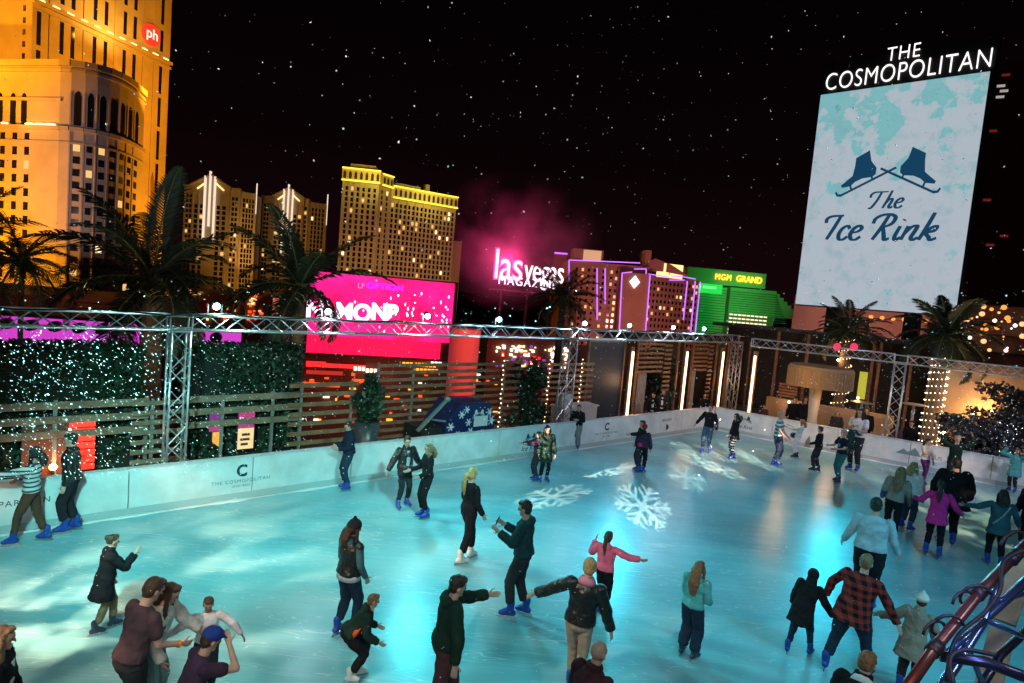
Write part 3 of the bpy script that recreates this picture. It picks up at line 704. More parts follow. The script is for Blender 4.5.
# red lanterns near the canopy
for px, py, lb in ((837, 347, 'round magenta lantern left of the light wrapped palm, under the screen'), (854, 347, 'round magenta lantern right of the light wrapped palm, under the screen')):
    c_ = W(px, py, 27.5); t = thing('paper_lantern', lb, 'lantern', (c_.x, c_.y, c_.z-.2), 'magenta lanterns by the palm crown')
    MB().ell(c_, .16, .16, .18).build('lantern_shade', glow('lantern_magenta', (.9, .03, .12), 1.1), t, True); MB().tube(c_+Vector((0, 0, .17)), c_+Vector((0, 0, .5)), .01).build('hanging_cord', wire, t)
# dark pergola behind the canopy with posts and slats
t = thing('pergola', 'dark timber pergola with tall posts behind the right barrier', 'pergola', RW.p(RU(850, 6.2), 6.2, 0))
for px in (770, 800, 866, 873, 905, 930):
    u = RU(px, 6.2); MB().fbox(RW, u-.06, u+.06, 6.15, 6.3, -.05, 4.3).build('post', wood, t)
ua, ub = RU(733, 6.2)-1.5, RU(935, 6.2)
MB().fbox(RW, ua, ub, 6.0, 9.0, 4.3, 4.45).build('roof', dark, t); MB().fbox(RW, ua, ub, 8.9, 9.0, -.05, 4.3).build('back_wall', dark, t)
for j in range(5): MB().fbox(RW, RU(776, 5), RU(795, 5), 5.0, 5.03, 1.25+j*.14, 1.34+j*.14).build('slat', wood, t)
# snowy shrub
snowy = mat('shrub_leaf_dark', (.035, .040, .045), .5, noise=.4)
c = RW.p(RU(992, 1.5, 440), 1.6, 0)
leafy('wide dark shrub dusted with snow behind the right barrier', 'snowy_shrub', c, 1.7, .4, 2.15, 5200, snowy, s=(.06, .12))
pts = [Vector((c.x+random.gauss(0, .75), c.y+random.uniform(-1.2, .1), random.uniform(.9, 2.0))) for _ in range(95)]
t = thing('fairy_lights', 'cold white fairy lights scattered over the snowy shrub', 'fairy lights', (c.x, c.y, .9))
for p in pts: MB().ell(p, .012, .012, .012, nu=6, nv=4).build('bulb', glow('fairy_white', (.85, .8, 1), 4.5), t)
c = RW.p(RU(1022, 2.6, 400), 3.4, 0)
leafy('taller dark tree behind the snowy shrub at the right edge', 'dark_tree', c, 1.2, 1.4, 3.3, 3600, snowy, s=(.06, .12), stemr=.09)
# stair hand rails by the palm
t = thing('stair_rail', 'dark bent hand rail between the large palm and the tan wall', 'hand rail', RW.p(RU(955, 4), 4, 0))
for q in range(3):
    u = RU(948, 4)+q*.0; a = RW.p(u-.2, 3.4+q*.5, .8+.35*q); b_ = RW.p(u+1.1, 3.4+q*.5, 1.3+.35*q); MB().path([a, b_, b_-Vector((0, 0, .5))], .025, 6).build('rail', black, t, True)
    MB().tube(RW.p(u+.4, 3.4+q*.5, -.05), RW.p(u+.4, 3.4+q*.5, 1.03+.35*q), .02).build('post', black, t)

# ------------------------------------------------------------------ the city
GZ = -18
stone = mat('tower_stone', (.42, .36, .28), .75, noise=.10, nscale=.15)
stone_l = mat('tower_stone_pale', (.40, .37, .36), .75, noise=.10, nscale=.15)
stone_b = mat('bay_stone_dimmed', (.34, .30, .28), .75, noise=.10, nscale=.15)  # darker than the tower stone: the bay's weaker floodlight put into its colour
glass = mat('dark_glass', (.012, .012, .016), .12, spec=.6)
litw = glow('lit_window', (1, .55, .18), .95); litb = glow('lit_window_bright', (1, .70, .34), 1.8)
upl = glow('uplight_lens', (1, .70, .22), 3.2)

def FP(px, py, d, yaw):
    c = W(px, py, d); return Frame((c.x, c.y), yaw)
def windows(t, F, us, zz, w_, h_, n=-.05, lit=.12, most=95, rnd=random.Random(5), sides=None):
    dk, lt, lb_ = [], [], []
    for z in zz:
        for u in us:
            q = MB().fbox(F, u-w_/2, u+w_/2, n-.02, n+.05, z-h_/2, z+h_/2); r_ = rnd.random()
            (lt if r_ < lit*.75 else lb_ if r_ < lit else dk).append(q)
    return dk, lt, lb_
def emitw(t, dk, lt, lb_, most=92):
    many('window', dk, glass, t, most); many('lit_window', lt, litw, t, most); many('bright_window', lb_, litb, t, most)
def seq(a, b, n): return [a+(b-a)*(i+.5)/n for i in range(n)]

# orange hotel tower, upper left --------------------------------------------
c = W(57, 200, 230); PH = Frame((c.x, c.y), 74); PL = Frame((c.x, c.y), -13.5)
t = thing('hotel_tower', 'huge orange lit hotel tower at the left with a round red sign', 'hotel', (c.x, c.y, GZ))
# lower block, left face: PL with u<0 ; right part curved
zL = lambda py: PL.hit(56, py)[1]
ztop = zL(66); 
uA = PL.hit(-260, 200)[0]
MB().fbox(PL, uA, 0, 0, 8.5, GZ, ztop).build('lower_wing', stone, t)
corn = MB()
for a, b_, o in ((ztop, ztop+2.2, .9), (ztop-2.0, ztop-1.0, .5), (zL(101), zL(98), .5), (zL(130), zL(126), .9), (zL(143), zL(141), .4)): corn.fbox(PL, uA, .9, -o, -.001, a, b_)
corn.build('cornice', stone, t)
up = [];
for px in (6, 31, 41, 51, -15, -30): u = PL.hit(px, 126)[0]; up.append(MB().fbox(PL, u-1.4, u+1.4, -.85, -.35, zL(125.5), zL(124)))
up.append(MB().fbox(PL, PL.hit(27, 126)[0], -1, -.85, -.45, zL(125.6), zL(124.5)))
for q in up: q.build('uplight', upl, t)
dk = []; 
for px in (0, 13, 24, -14, -26):                                 # tall arched windows
    u = PL.hit(px, 110)[0]; z0_, z1_ = zL(126), zL(93)
    pts = [PL.p(u+dx, -.02, z) for dx, z in ((-1.35, z0_), (1.35, z0_), (1.35, z1_-2.2), (.8, z1_-.6), (0, z1_), (-.8, z1_-.6), (-1.35, z1_-2.2))]
    dk.append(MB().prism(pts, PL.N*-.06))
for q in dk: q.build('arched_window', glass, t)
rows = [zL(138+i*14) for i in range(12)]
for nm, l, m_ in zip(('window', 'lit_window', 'bright_window'), windows(t, PL, [PL.hit(px, 200)[0] for px in (1.5, 13.5, 25.5, -11, -23, -35, -47)], rows, 2.2, 3.0, lit=.05), (glass, litw, litb)): many(nm, l, m_, t, 90)
# flat grey return and curved bay
px_ = [57, 68, 82, 94, 106, 116, 124, 131, 137, 141]
dd = [230, 229.4, 230.5, 232, 235, 239, 244, 250, 257, 262]
pl = [W(x_, 200, d_) for x_, d_ in zip(px_, dd)]
zc1 = ztop
bay, cor2 = [], MB()
_c2 = W(31, 40, 246); _PT = Frame((_c2.x, _c2.y), 74); inner = [_PT.p(_PT.hit(140, 200)[0], 2, 0), PH.p(2, 30, 0)]
base = [Vector((p.x, p.y, GZ)) for p in pl] + [Vector((p.x, p.y, GZ)) for p in inner]
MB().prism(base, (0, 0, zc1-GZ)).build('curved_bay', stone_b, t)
for i in range(len(pl)-1):
    F = between((pl[i].x, pl[i].y), (pl[i+1].x, pl[i+1].y)); Lf = F.L
    for a, b_, o in ((zc1, zc1+2.2, 1.0), (zc1-2.0, zc1-1.0, .5), (zL(130), zL(126), .9), (zL(143), zL(141), .4)): cor2.fbox(F, 0, Lf, -o, .3, a, b_)
    if 1 <= i <= 7:
        z0_, z1_ = zL(124), zL(90); w_ = Lf*.26
        pts = [F.p(Lf/2+dx*w_, -.02, z) for dx, z in ((-1, z0_), (1, z0_), (1, z1_-1.6), (.6, z1_-.3), (0, z1_+.2), (-.6, z1_-.3), (-1, z1_-1.6))]
        MB().prism(pts, F.N*-.06).build('arched_window', glass, t)
        bay.append(windows(t, F, [Lf/2], [zL(133.5+q*12.5) for q in range(0, 14) if q != 0], Lf*.5, 2.6, lit=.13))
        cor2.fbox(F, -.25, .25, -.25, .2, GZ+10, zL(91))
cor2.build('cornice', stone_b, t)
for k_, (nm, m_) in enumerate((('window', glass), ('lit_window', litw), ('bright_window', litb))): many(nm, [q for b_ in bay for q in b_[k_]], m_, t, 4 if k_ == 0 else 60)
# upper tower
c2 = W(31, 40, 246); PT = Frame((c2.x, c2.y), 74); 
# right end located at pixel 173
uE = PT.hit(168, 100)[0]; u0_ = 0; ztt = 135
MB().fbox(PT, u0_, uE, 0, 40, GZ, ztt).build('upper_tower', stone, t)
PT2 = Frame(PT.p(u0_, 0, 0), -16)
MB().fbox(PT2, -70, -.1, .1, 30, GZ, ztt).build('upper_wing', stone, t)
for q in range(9): MB().fbox(PT2, PT2.hit(24, 30)[0]-.8, PT2.hit(24, 30)[0]+.8, 0, .09, PT2.hit(24, 8+q*12)[1]-1.1, PT2.hit(24, 8+q*12)[1]+1.1).build('window', glass, t)
zq = lambda px, py: PT.hit(px, py)[1]
ledge = zq(150, 53)
lm = MB(); lm.fbox(PT, u0_, uE+.8, -1.3, -.001, ledge-1.4, ledge).fbox(PT, u0_, uE+.8, -.5, -.001, ledge-3.4, ledge-2.4).fbox(PT, u0_, uE+.8, -1.0, -.001, ledge+33, ledge+35); lm.build('cornice', stone, t)
n = 11; us = [u0_+(uE-u0_)*(i+.5)/n for i in range(n)]
for i, u in enumerate(us): MB().fbox(PT, u-1.3, u+1.3, -1.2, -.5, ledge+.01, ledge+.55).build('uplight', upl, t)
for px in (31.5, 49, 83, 114, 143, 154):
    u = PT.hit(px, 60)[0]; MB().fbox(PT, max(u-.45, .02), u+.45, -.38, -.001, GZ, ledge-3.5).build('rib', stone, t); MB().fbox(PT, max(u-.45, .02), u+.45, -.38, -.001, ledge+.7, ztt).build('rib', stone, t)
# vertical dark window strips, pairs
strips = []
for px in (38, 61, 72, 94, 105, 124, 134, 161):
    u = PT.hit(px, 60)[0]
    for z0_, z1_ in ((ledge+3, ledge+13), (ledge+16, ledge+30), (ledge-17, ledge-4), (ledge-33, ledge-19), (ledge-49, ledge-35), (ledge-65, ledge-51), (ledge-81, ledge-67)):
        strips.append(MB().fbox(PT, u-.85, u+.85, -.06, .05, z0_, z1_))
many('window_strip', strips, glass, t, 95)
# gold tinted pointed window low on the tower face
u, z0_ = PT.hit(150, 235); _, z1_ = PT.hit(150, 172)
MB().prism([PT.p(u+a*(1.9), -.05, z0_+(z1_-z0_)*b_) for a, b_ in ((-1, 0), (1, 0), (1.05, .5), (.6, .85), (0, 1), (-.6, .85), (-1.05, .5))], PT.N*-.3).build('pointed_niche', mat('niche_gold', (.20, .13, .05), .6), t)
# round red sign
u, z = PT.hit(150, 35)
MB().path([PT.p(u, -1.2, z), PT.p(u, -.05, z)], [4.9, 4.9], 40, xa=PT.U).build('sign_disc', glow('sign_red', (.95, .03, .015), 1.2), t)
text('sign_letters', 'ph', glow('sign_cream', (1, .75, .5), 1.6), PT, u+.2, -1.25, z+.3, 6.6, t, .05, bold=.03, sx=1.05)
# podium roof in front
brown = mat('terracotta', (.30, .12, .07), .7, noise=.15, nscale=.3)
c3 = W(60, 310, 110); FB = Frame((c3.x, c3.y), 3)
t2 = thing('low_terracotta_block', 'low terracotta coloured roof block at the foot of the orange hotel', 'building', (c3.x, c3.y, GZ))
z1_ = FB.hit(60, 300)[1]
MB().fbox(FB, FB.hit(-200, 310)[0], FB.hit(132, 310)[0], 0, 30, GZ, z1_).build('wall', brown, t2); MB().fbox(FB, FB.hit(-200, 310)[0]-.2, FB.hit(132, 310)[0]+.3, -.3, 30.3, z1_, z1_+.6).build('parapet', brown, t2)

# twin towers with white light fins --------------------------------------------
def twin(lb, x0, xr, x1, ytl, ypk, d, xf):
    F = FP((x0+xr)/2, 240, d, -4); t = thing('twin_tower', lb, 'hotel', (F.o.x, F.o.y, GZ), 'twin towers with white light fins')
    u0, u1 = F.hit(x0, 200)[0], F.hit(xr, 200)[0]; zt_ = F.hit(x0, ytl)[1]; zp = F.hit(xf, ypk)[1]; uf = F.hit(xf, 200)[0]
    MB().fbox(F, u0, u1, 0, 30, GZ, zt_).build('main_block', stone, t)
    um0, um1 = uf-(u1-u0)*.33, uf+(u1-u0)*.33
    MB().prism([F.p(um0, -2, GZ), F.p(um1, -2, GZ), F.p(um1, -2, zt_+1), F.p(uf, -2, zp), F.p(um0, -2, zt_+1)], F.N*8).build('gabled_front', stone, t)
    mb = MB(); mb.beam(F.p(um0-1, -2.6, zt_+1), F.p(uf, -2.6, zp+.6), 1.2, 1.0).beam(F.p(uf, -2.6, zp+.6), F.p(um1+1, -2.6, zt_+1), 1.2, 1.0); mb.build('gable_cornice', stone, t); MB().fbox(F, u0-.6, um0-1, -.8, -.001, zt_-.2, zt_+1.2).build('side_cornice', stone, t); MB().fbox(F, um1+1, u1+.6, -.8, -.001, zt_-.2, zt_+1.2).build('side_cornice', stone, t)
    for s_ in (-.75, .75): MB().beam(F.p(uf+s_*(um1-uf)*.95, -2.3, zt_-1.2), F.p(uf+s_*(um1-uf)*.35, -2.3, zt_-1.2+(zp-zt_)*.55), .5, .8).build('uplight', glow('gable_light', (1, .65, .2), 2.2), t)
    for k_, (dx, a, b_) in enumerate(((-3.4, 176, 232), (0, 171, 226), (3.4, 176, 232))):
        a_, b2 = F.hit(xf, a+(ypk-175))[1], F.hit(xf, b_+(ypk-175)+(8 if k_ != 1 else 0))[1]
        MB().fbox(F, uf+dx-.32, uf+dx+.32, -4.0, -2.01, b2, a_).build('light_fin', glow('fin_white', (1, .78, .58), .9), t)
    # right return face
    F2 = Frame(F.p(u1+.05, 1.5, 0), 38); ue = F2.hit(x1, 240)[0]
    MB().fbox(F2, 0, ue, .3, 14, GZ, zt_-.5).build('side_wing', stone, t)
    zz_ = [zt_-6-i*3.4 for i in range(24)]
    D = windows(t, F, [u0+(u1-u0)*q for q in (.06, .12, .88, .94)], zz_, 1.6, 2.2, lit=.06)
    E_ = windows(t, F2, [ue*q for q in (.2, .4, .6, .8)], zz_, 1.4, 2.6, lit=.05, n=.25)
    pil = MB()
    for q in (0, .3, .5, .7, 1): pil.fbox(F2, ue*q-.3, ue*q+.3, -.3, .29, GZ, zt_-1)
    for q in (-.3, -.2, .2, .3): pil.fbox(F, uf+(u1-u0)*q-.35, uf+(u1-u0)*q+.35, -2.6, -2.01, GZ, zt_-4)
    pil.build('pilasters', stone, t)
    H_ = windows(t, F, [uf+(u1-u0)*q for q in (-.25, -.15, .15, .25)], zz_[2:], 2.2, 2.4, n=-2.05, lit=.1)
    emitw(t, D[0]+E_[0]+H_[0], D[1]+E_[1]+H_[1], D[2]+E_[2]+H_[2], 60)
    MB().fbox(F2, ue-.2, ue+.4, -.5, .29, F2.hit(x1, ytl+28)[1], F2.hit(x1, ytl-3)[1]).build('light_fin', glow('fin_white', (1, .78, .58), .9), t)
    return F, zt_
TW1 = twin('left twin tower with three white light fins, behind the big dark palm', 184, 240, 254, 186, 176, 420, 212)
TW2 = twin('right twin tower with three white light fins, between its twin and the yellow crowned hotel', 263, 309, 325, 197, 189, 470, 290)

# yellow crowned hotel --------------------------------------------
crown = mat('crown_stone', (.60, .52, .30), .6)
F1 = FP(355, 240, 380, 6); t = thing('crowned_hotel', 'broad hotel with a glowing yellow crown behind the magenta screen', 'hotel', (F1.o.x, F1.o.y, GZ))
u0, u1 = F1.hit(340, 240)[0], F1.hit(375, 240)[0]; zt_ = F1.hit(355, 182)[1]; zk = F1.hit(355, 168)[1]
MB().fbox(F1, u0, u1, 0, 30, GZ, zt_).build('left_block', stone, t); MB().fbox(F1, u0-1, u1+1, -1.2, 31, zt_, zk).build('crown_wall', crown, t)
Fm = Frame(F1.p(u1, 0, 0), 62); um = Fm.hit(388, 240)[0]
MB().fbox(Fm, .1, um, .1, 20, GZ, zt_-.5).build('middle_return', stone, t); MB().fbox(Fm, .1+1, um, -1.2, 20, zt_-.45, zk-1).build('crown_wall', crown, t)
Fr = Frame(Fm.p(um, 0, 0), 36); ur = Fr.hit(452, 250)[0]; zr_ = Fr.hit(420, 203)[1]; zr2 = Fr.hit(420, 190)[1]
MB().fbox(Fr, .1, ur, .1, 26, GZ, zr_).build('right_wing', stone, t); MB().fbox(Fr, -.2, ur+1, -1.2, 27, zr_+.01, zr2).build('crown_wall', crown, t)
MB().fbox(F1, u0+3, u0+18, 3, 12, zk+.01, zk+3).build('roof_house', stone, t); MB().fbox(Fr, 4, 22, 4, 12, zr2+.01, zr2+2.5).build('roof_house', stone, t); MB().fbox(Fr, ur*.55, ur*.55+3, 4, 7, zr2+.01, zr2+5).build('roof_house', stone, t)
yell = glow('crown_light', (1, .74, .05), 1.9)
for F, a, b_, zz1, zz2 in ((F1, u0-1, u1+1, zt_, zk), (Fm, 2, um, zt_-.4, zk-1), (Fr, 1, ur+1, zr_, zr2)):
    MB().fbox(F, a, b_, -1.9, -1.22, zz2-.9, zz2-.2).build('crown_light_strip', yell, t); MB().fbox(F, a, b_, -2.1, -1.22, zz1+.2, zz1+.9).build('crown_light_strip', yell, t)
    n = max(2, int((b_-a)/3.2)); mb = []
    for i in range(n):
        u = a+(b_-a)*(i+.5)/n; pts = [F.p(u+dx, -1.22, z) for dx, z in ((-.8, zz1+1.6), (.8, zz1+1.6), (.8, zz2-3.2), (0, zz2-2), (-.8, zz2-3.2))]
        mb.append(MB().prism(pts, F.N*-.2))
    many('crown_arch', mb, dark, t, 30)
dk = [[], [], []]
for F, us, n_ in ((F1, [u0+(u1-u0)*q for q in (.1, .26, .42, .58, .74, .9)], -.03), (Fm, [um*q for q in (.3, .7)], .07), (Fr, [ur*(i+.5)/16 for i in range(16)], .07)):
    r_ = windows(t, F, us, [zt_-4-i*3.3 for i in range(26)] if F is not Fr else [zr_-4-i*3.3 for i in range(26)], 1.5, 2.3, lit=.09, n=n_)
    for k_ in range(3): dk[k_] += r_[k_]
emitw(t, *dk)
mb = MB()
for q in (.0, .18, .34, .5, .66, .82, 1): mb.fbox(F1, u0+(u1-u0)*q-.5, u0+(u1-u0)*q+.5, -.8, -.001, GZ, zt_-.1)
for i in range(9): mb.fbox(Fr, ur*i/8-.4, ur*i/8+.4, -.6, .09, GZ, zr_-.1)
mb.fbox(F1, u0-.6, u1+.6, -1, -.81, zt_-26, zt_-25); mb.build('pilasters', stone, t)
MB().fbox(Fr, ur+.1, ur+9, 3, 20, GZ, Fr.hit(452, 240)[1]).build('service_wing', mat('pinkish_wall', (.38, .24, .2), .7), t)
CROWN = (F1, Fr, zt_)

# magenta screen --------------------------------------------
S = between(*[(lambda p: (p.x, p.y))(W(x_, 320, d_)) for x_, d_ in ((308, 62), (452, 66))])
t = thing('magenta_screen', 'huge glowing magenta screen with blurred white letters behind the truss', 'screen', S.p(S.L/2, 0, GZ))
zt_ = S.hit(380, 277)[1]; zm = S.hit(380, 339)[1]; zb_ = S.hit(380, 356)[1]
led = mat('led_magenta', (.02, .0, .01), .4, emit=(1, .008, .20), es=1.25); nt, b = nodes_of(led)
tc = nt.nodes.new('ShaderNodeTexCoord'); n1 = nt.nodes.new('ShaderNodeTexNoise'); n1.inputs['Scale'].default_value = .25
r1 = nt.nodes.new('ShaderNodeValToRGB'); r1.color_ramp.elements[0].position = .35; r1.color_ramp.elements[0].color = (1, .006, .10, 1); r1.color_ramp.elements[1].position = .7; r1.color_ramp.elements[1].color = (1, .02, .34, 1)
nt.links.new(tc.outputs['Object'], n1.inputs['Vector']); nt.links.new(n1.outputs['Fac'], r1.inputs[0]); nt.links.new(r1.outputs[0], b.inputs['Emission Color'])
MB().fbox(S, 0, S.L, 0, .6, zm, zt_).build('upper_display', led, t)
MB().fbox(S, 0, S.L*.93, -.2, .6, zb_, zm-.02).build('lower_display', glow('led_red', (1, .006, .075), 1.15), t)
MB().fbox(S, -.15, S.L+.2, .62, 3.0, zb_-.3, zt_+.15).build('screen_housing', dark, t)
MB().fbox(S, S.L+.02, S.L+.3, -.3, .6, zb_-.3, zt_+.1).build('edge_trim', black, t)
wl = glow('screen_white', (1, .75, .95), 2.6)
text('screen_letters', 'NLMO', wl, S, S.hit(339, 314)[0], -.04, S.hit(339, 312)[1], 2.35, t, .01, bold=.10, sx=.95)
text('screen_letters', 'NB', wl, S, S.hit(385, 314)[0], -.04, S.hit(385, 313)[1], 2.2, t, .01, bold=.12, sx=.95)
text('screen_small_letters', 'LF', glow('screen_pink', (1, .2, .6), 1.1), S, S.hit(361, 287)[0], -.04, S.hit(361, 286)[1], .75, t, .01, bold=.01)
text('screen_purple_letters', 'OPTION', glow('screen_purple', (.75, .02, 1), 1.3), S, S.hit(385, 288)[0], -.04, S.hit(385, 287)[1], .8, t, .01, bold=.05, sx=1.25)
rd = random.Random(3)
for i in range(46):
    x_ = rd.choice((rd.uniform(404, 450), rd.uniform(350, 450))); y_ = rd.uniform(292, 332); u, z = S.hit(x_, y_); MB().ell(S.p(u, -.02, z), rd.uniform(.05, .11), .02, rd.uniform(.06, .2)).build('screen_speck', wl, t)
# mall facade beneath
t = thing('shopping_mall', 'street level mall front with red neon bands under the magenta screen', 'building', S.p(S.L/2, 1, GZ))
MB().fbox(S, -3, S.L+3, 3.2, 22, GZ, zb_-.4).build('mall_wall', mat('mall_wall', (.10, .055, .045), .7, noise=.2, nscale=.4), t)
for x0, x1, y0, m_ in ((306, 326, 363, 'a'), (306, 366, 364.5, 'a'), (306, 343, 372, 'b'), (300, 340, 384, 'c'), (352, 368, 381, 'c')):
    u0, z = S.hit(x0, y0, 2.8); u1 = S.hit(x1, y0, 2.8)[0]
    MB().fbox(S, u0, u1, 2.9, 3.15, z-.22, z+.18).build('neon_band', {'a': glow('neon_red', (1, .02, .02), 1.5), 'b': glow('neon_dim', (.6, .03, .02), .8), 'c': glow('neon_orange', (1, .08, .01), 1.6)}[m_], t)
for x_, y_, w_, c_ in ((420, 365, 36, 'g'), (426, 371, 30, 'g'), (437, 364, 14, 'w'), (360, 369, 8, 'w'), (372, 371, 3, 'w')):
    u, z = S.hit(x_, y_, 2.6); n = max(3, w_//4)
    for i in range(n): MB().fbox(S, u+(i-n/2)*.42, u+(i-n/2)*.42+.3, 2.7, 2.9, z-.2, z+.2).build('sign_light', glow('gold_sign', (1, .38, .03), 2.0) if c_ == 'g' else glow('white_sign', (1, .7, .5), 2.5), t)
rd = random.Random(8)
for i in range(60):
    u, z = S.hit(rd.uniform(306, 500), rd.uniform(375, 425), 2.8); q = rd.random()
    MB().fbox(S, u, u+rd.uniform(.15, .7), 2.95, 3.15, z, z+rd.uniform(.1, .3)).build('shop_light', (glow('neon_orange', (1, .08, .01), 1.6) if q < .4 else glow('gold_sign', (1, .38, .03), 2.0) if q < .8 else glow('white_sign', (1, .7, .5), 2.5)), t)
# red lit cylinder
cc = W(463, 360, 56); r_ = (W(479, 360, 56)-W(449, 360, 56)).length/2
t = thing('round_tower', 'smooth round tower lit red right of the magenta screen', 'tower', (cc.x, cc.y, GZ))
zt_ = W(463, 334, 56).z
MB().path([(cc.x, cc.y, GZ), (cc.x, cc.y, zt_)], [r_, r_], 40).build('shaft', mat('pale_render', (.6, .45, .42), .7), t, True); MB().path([(cc.x, cc.y, zt_+.01), (cc.x, cc.y, zt_+.5)], [r_*1.05, r_*1.05], 40).build('cap', mat('pale_render'), t)
spot('red_flood', (cc.x+3, cc.y-9, GZ+4), (cc.x+.5, cc.y, zt_-5), 9000, (1, .05, .05), 70, .5, .5)
spot('red_flood_top', (cc.x+4, cc.y-10, zt_+4), (cc.x+.5, cc.y, zt_-7), 5500, (1, .07, .06), 80, .5, .5)

# purple perforated screen behind the hedge --------------------------------------------
Pf = between(*[(lambda p: (p.x, p.y))(W(x_, 330, d_)) for x_, d_ in ((-60, 20.5), (320, 23.5))])
for (a, b_, y0, y1, lb) in ((-60, 143, 318, 346, 'purple backlit screen with round holes above the far left hedge'), (183, 240, 330, 346, 'purple backlit screen with round holes between the big palm and the small palm')):
    u0, u1 = Pf.hit(a, 330)[0], Pf.hit(b_, 330)[0]; z0_, z1_ = Pf.hit((a+b_)/2, y1)[1], Pf.hit((a+b_)/2, y0)[1]
    t = thing('perforated_screen', lb, 'screen', Pf.p((u0+u1)/2, 0, z0_), 'purple backlit screens')
    MB().fbox(Pf, u0, u1, .3, .36, z0_, z1_).build('back_light', glow('purple_back', (.62, .05, .55), .95), t)
    n = int((u1-u0)/.72); ds = []
    for i in range(n):
        for j in range(max(1, int((z1_-z0_)/.5))):
            c_ = Pf.p(u0+(i+.5+.5*(j % 2))*.72, .0, z1_-.28-j*.5)
            if (c_-Pf.o).dot(Pf.U) > u1-.2: continue
            q = MB(); q.path([c_, c_+Pf.N*.28], [.19, .19], 14, xa=Pf.U); ds.append(q)
    many('disc', ds, dark, t, 95)
    MB().fbox(Pf, u0, u1, -.02, .4, z1_, z1_+.1).build('top_rail', dark, t)
    MB().fbox(Pf, u0, u1, -.02, .4, -.05, z0_-.01).build('lower_wall', dark, t)

# city magazine sign --------------------------------------------
V = between(*[(lambda p: (p.x, p.y))(W(x_, 270, d_)) for x_, d_ in ((486, 118), (572, 122))])
t = thing('magazine_sign', 'glowing pink and white magazine sign left of the dark distant palm', 'sign', V.p(V.L*.5, 0, GZ))
wt = glow('sign_white', (1, .75, .85), 2.2); pk = glow('sign_pink', (1, .04, .25), 1.6)
z = V.hit(523, 269)[1]; u1_ = V.hit(493, 268)[0]; u2_ = V.hit(524, 270)[0]
text('sign_letters', 'las', wt, V, u1_, -.3, z+.2, 8.2, t, .15, align='LEFT', bold=-.05, sx=.72, spacing=.98); text('sign_halo_letters', 'las', pk, V, u1_-.05, -.05, z+.2, 8.2, t, .05, align='LEFT', bold=.26, sx=.72, spacing=.98)
text('sign_letters', 'vegas', wt, V, u2_, -.3, z-.2, 6.6, t, .15, align='LEFT', bold=.0, sx=.60, spacing=.95)
u, z = V.hit(529, 283); text('sign_small_letters', 'MAGAZINE', glow('sign_white_dim', (1, .7, .85), 2.4), V, u-.3, -.3, z, 2.3, t, .1, bold=0, sx=.9, spacing=1.2)
MB().fbox(V, 1, V.L-1, .0, .6, z-2, z-1.6).build('sign_rail', dark, t)
for q in (.2, .5, .8): MB().fbox(V, V.L*q-.2, V.L*q+.2, .2, .6, GZ, z-1.6).build('support_pole', dark, t)
point('sign_glow', V.p(V.hit(505, 270)[0], -2.5, z+4), 9000, (1, .04, .22), 1)
st = bpy.data.materials.new('steam'); st.use_nodes = True; snt = st.node_tree; snt.nodes.clear()
so = snt.nodes.new('ShaderNodeOutputMaterial'); pv = snt.nodes.new('ShaderNodeVolumePrincipled'); snt.links.new(pv.outputs[0], so.inputs['Volume'])
stc = snt.nodes.new('ShaderNodeTexCoord'); sn = snt.nodes.new('ShaderNodeTexNoise'); sn.inputs['Scale'].default_value = .13; sn.inputs['Detail'].default_value = 3; snt.links.new(stc.outputs['Object'], sn.inputs['Vector'])
sl = snt.nodes.new('ShaderNodeVectorMath'); sl.operation = 'LENGTH'; smp = snt.nodes.new('ShaderNodeMapping'); smp.inputs['Scale'].default_value = (1/17, 1/8, 1/13); snt.links.new(stc.outputs['Object'], smp.inputs[0]); snt.links.new(smp.outputs[0], sl.inputs[0])
def mth(op, a, b_):
    n = snt.nodes.new('ShaderNodeMath'); n.operation = op
    for i, v in enumerate((a, b_)):
        if isinstance(v, (int, float)): n.inputs[i].default_value = v
        else: snt.links.new(v, n.inputs[i])
    return n.outputs[0]
fo = mth('MAXIMUM', mth('SUBTRACT', 1, sl.outputs['Value']), 0); nn_ = mth('MAXIMUM', mth('SUBTRACT', sn.outputs['Fac'], .38), 0)
snt.links.new(mth('MULTIPLY', mth('MULTIPLY', fo, nn_), .30), pv.inputs['Density']); pv.inputs['Color'].default_value = (.9, .85, .88, 1)
sc_ = W(512, 243, 113); so_ = MB(); so_.ell(sc_, 17, 8, 13, nu=20, nv=12); so_ = so_.build('steam_cloud', st, None, True, org=sc_); tag(so_, kind='stuff')

# purple outlined hotel --------------------------------------------
H = FP(640, 300, 300, 2); t = thing('purple_outlined_hotel', 'brown hotel outlined with purple light strips and a white diamond sign', 'hotel', (H.o.x, H.o.y, GZ))
hw = mat('hotel_wall', (.36, .20, .16), .75, noise=.1, nscale=.1)
ppl = glow('purple_neon', (.55, .16, 1), 1.5)
def hx(px, py, n=0): return H.hit(px, py, n)
uA, zA = hx(569, 263); uB, _ = hx(622, 263); zA = hx(600, 262)[1]
MB().fbox(H, uA, hx(652, 270)[0], 6, 30, GZ, zA).build('left_wing', hw, t)
uS0, uS1 = hx(621, 300)[0], hx(648, 300)[0]; zS = hx(635, 273)[1]
MB().fbox(H, uS0, uS1, 0, 5.9, GZ, zS).build('centre_slab', hw, t)
Hr = Frame(H.p(uS1+.1, 1, 0), 24); uR = Hr.hit(698, 300)[0]; zR = Hr.hit(670, 278)[1]
MB().fbox(Hr, 0, uR, .5, 20, GZ, zR).build('right_wing', hw, t)
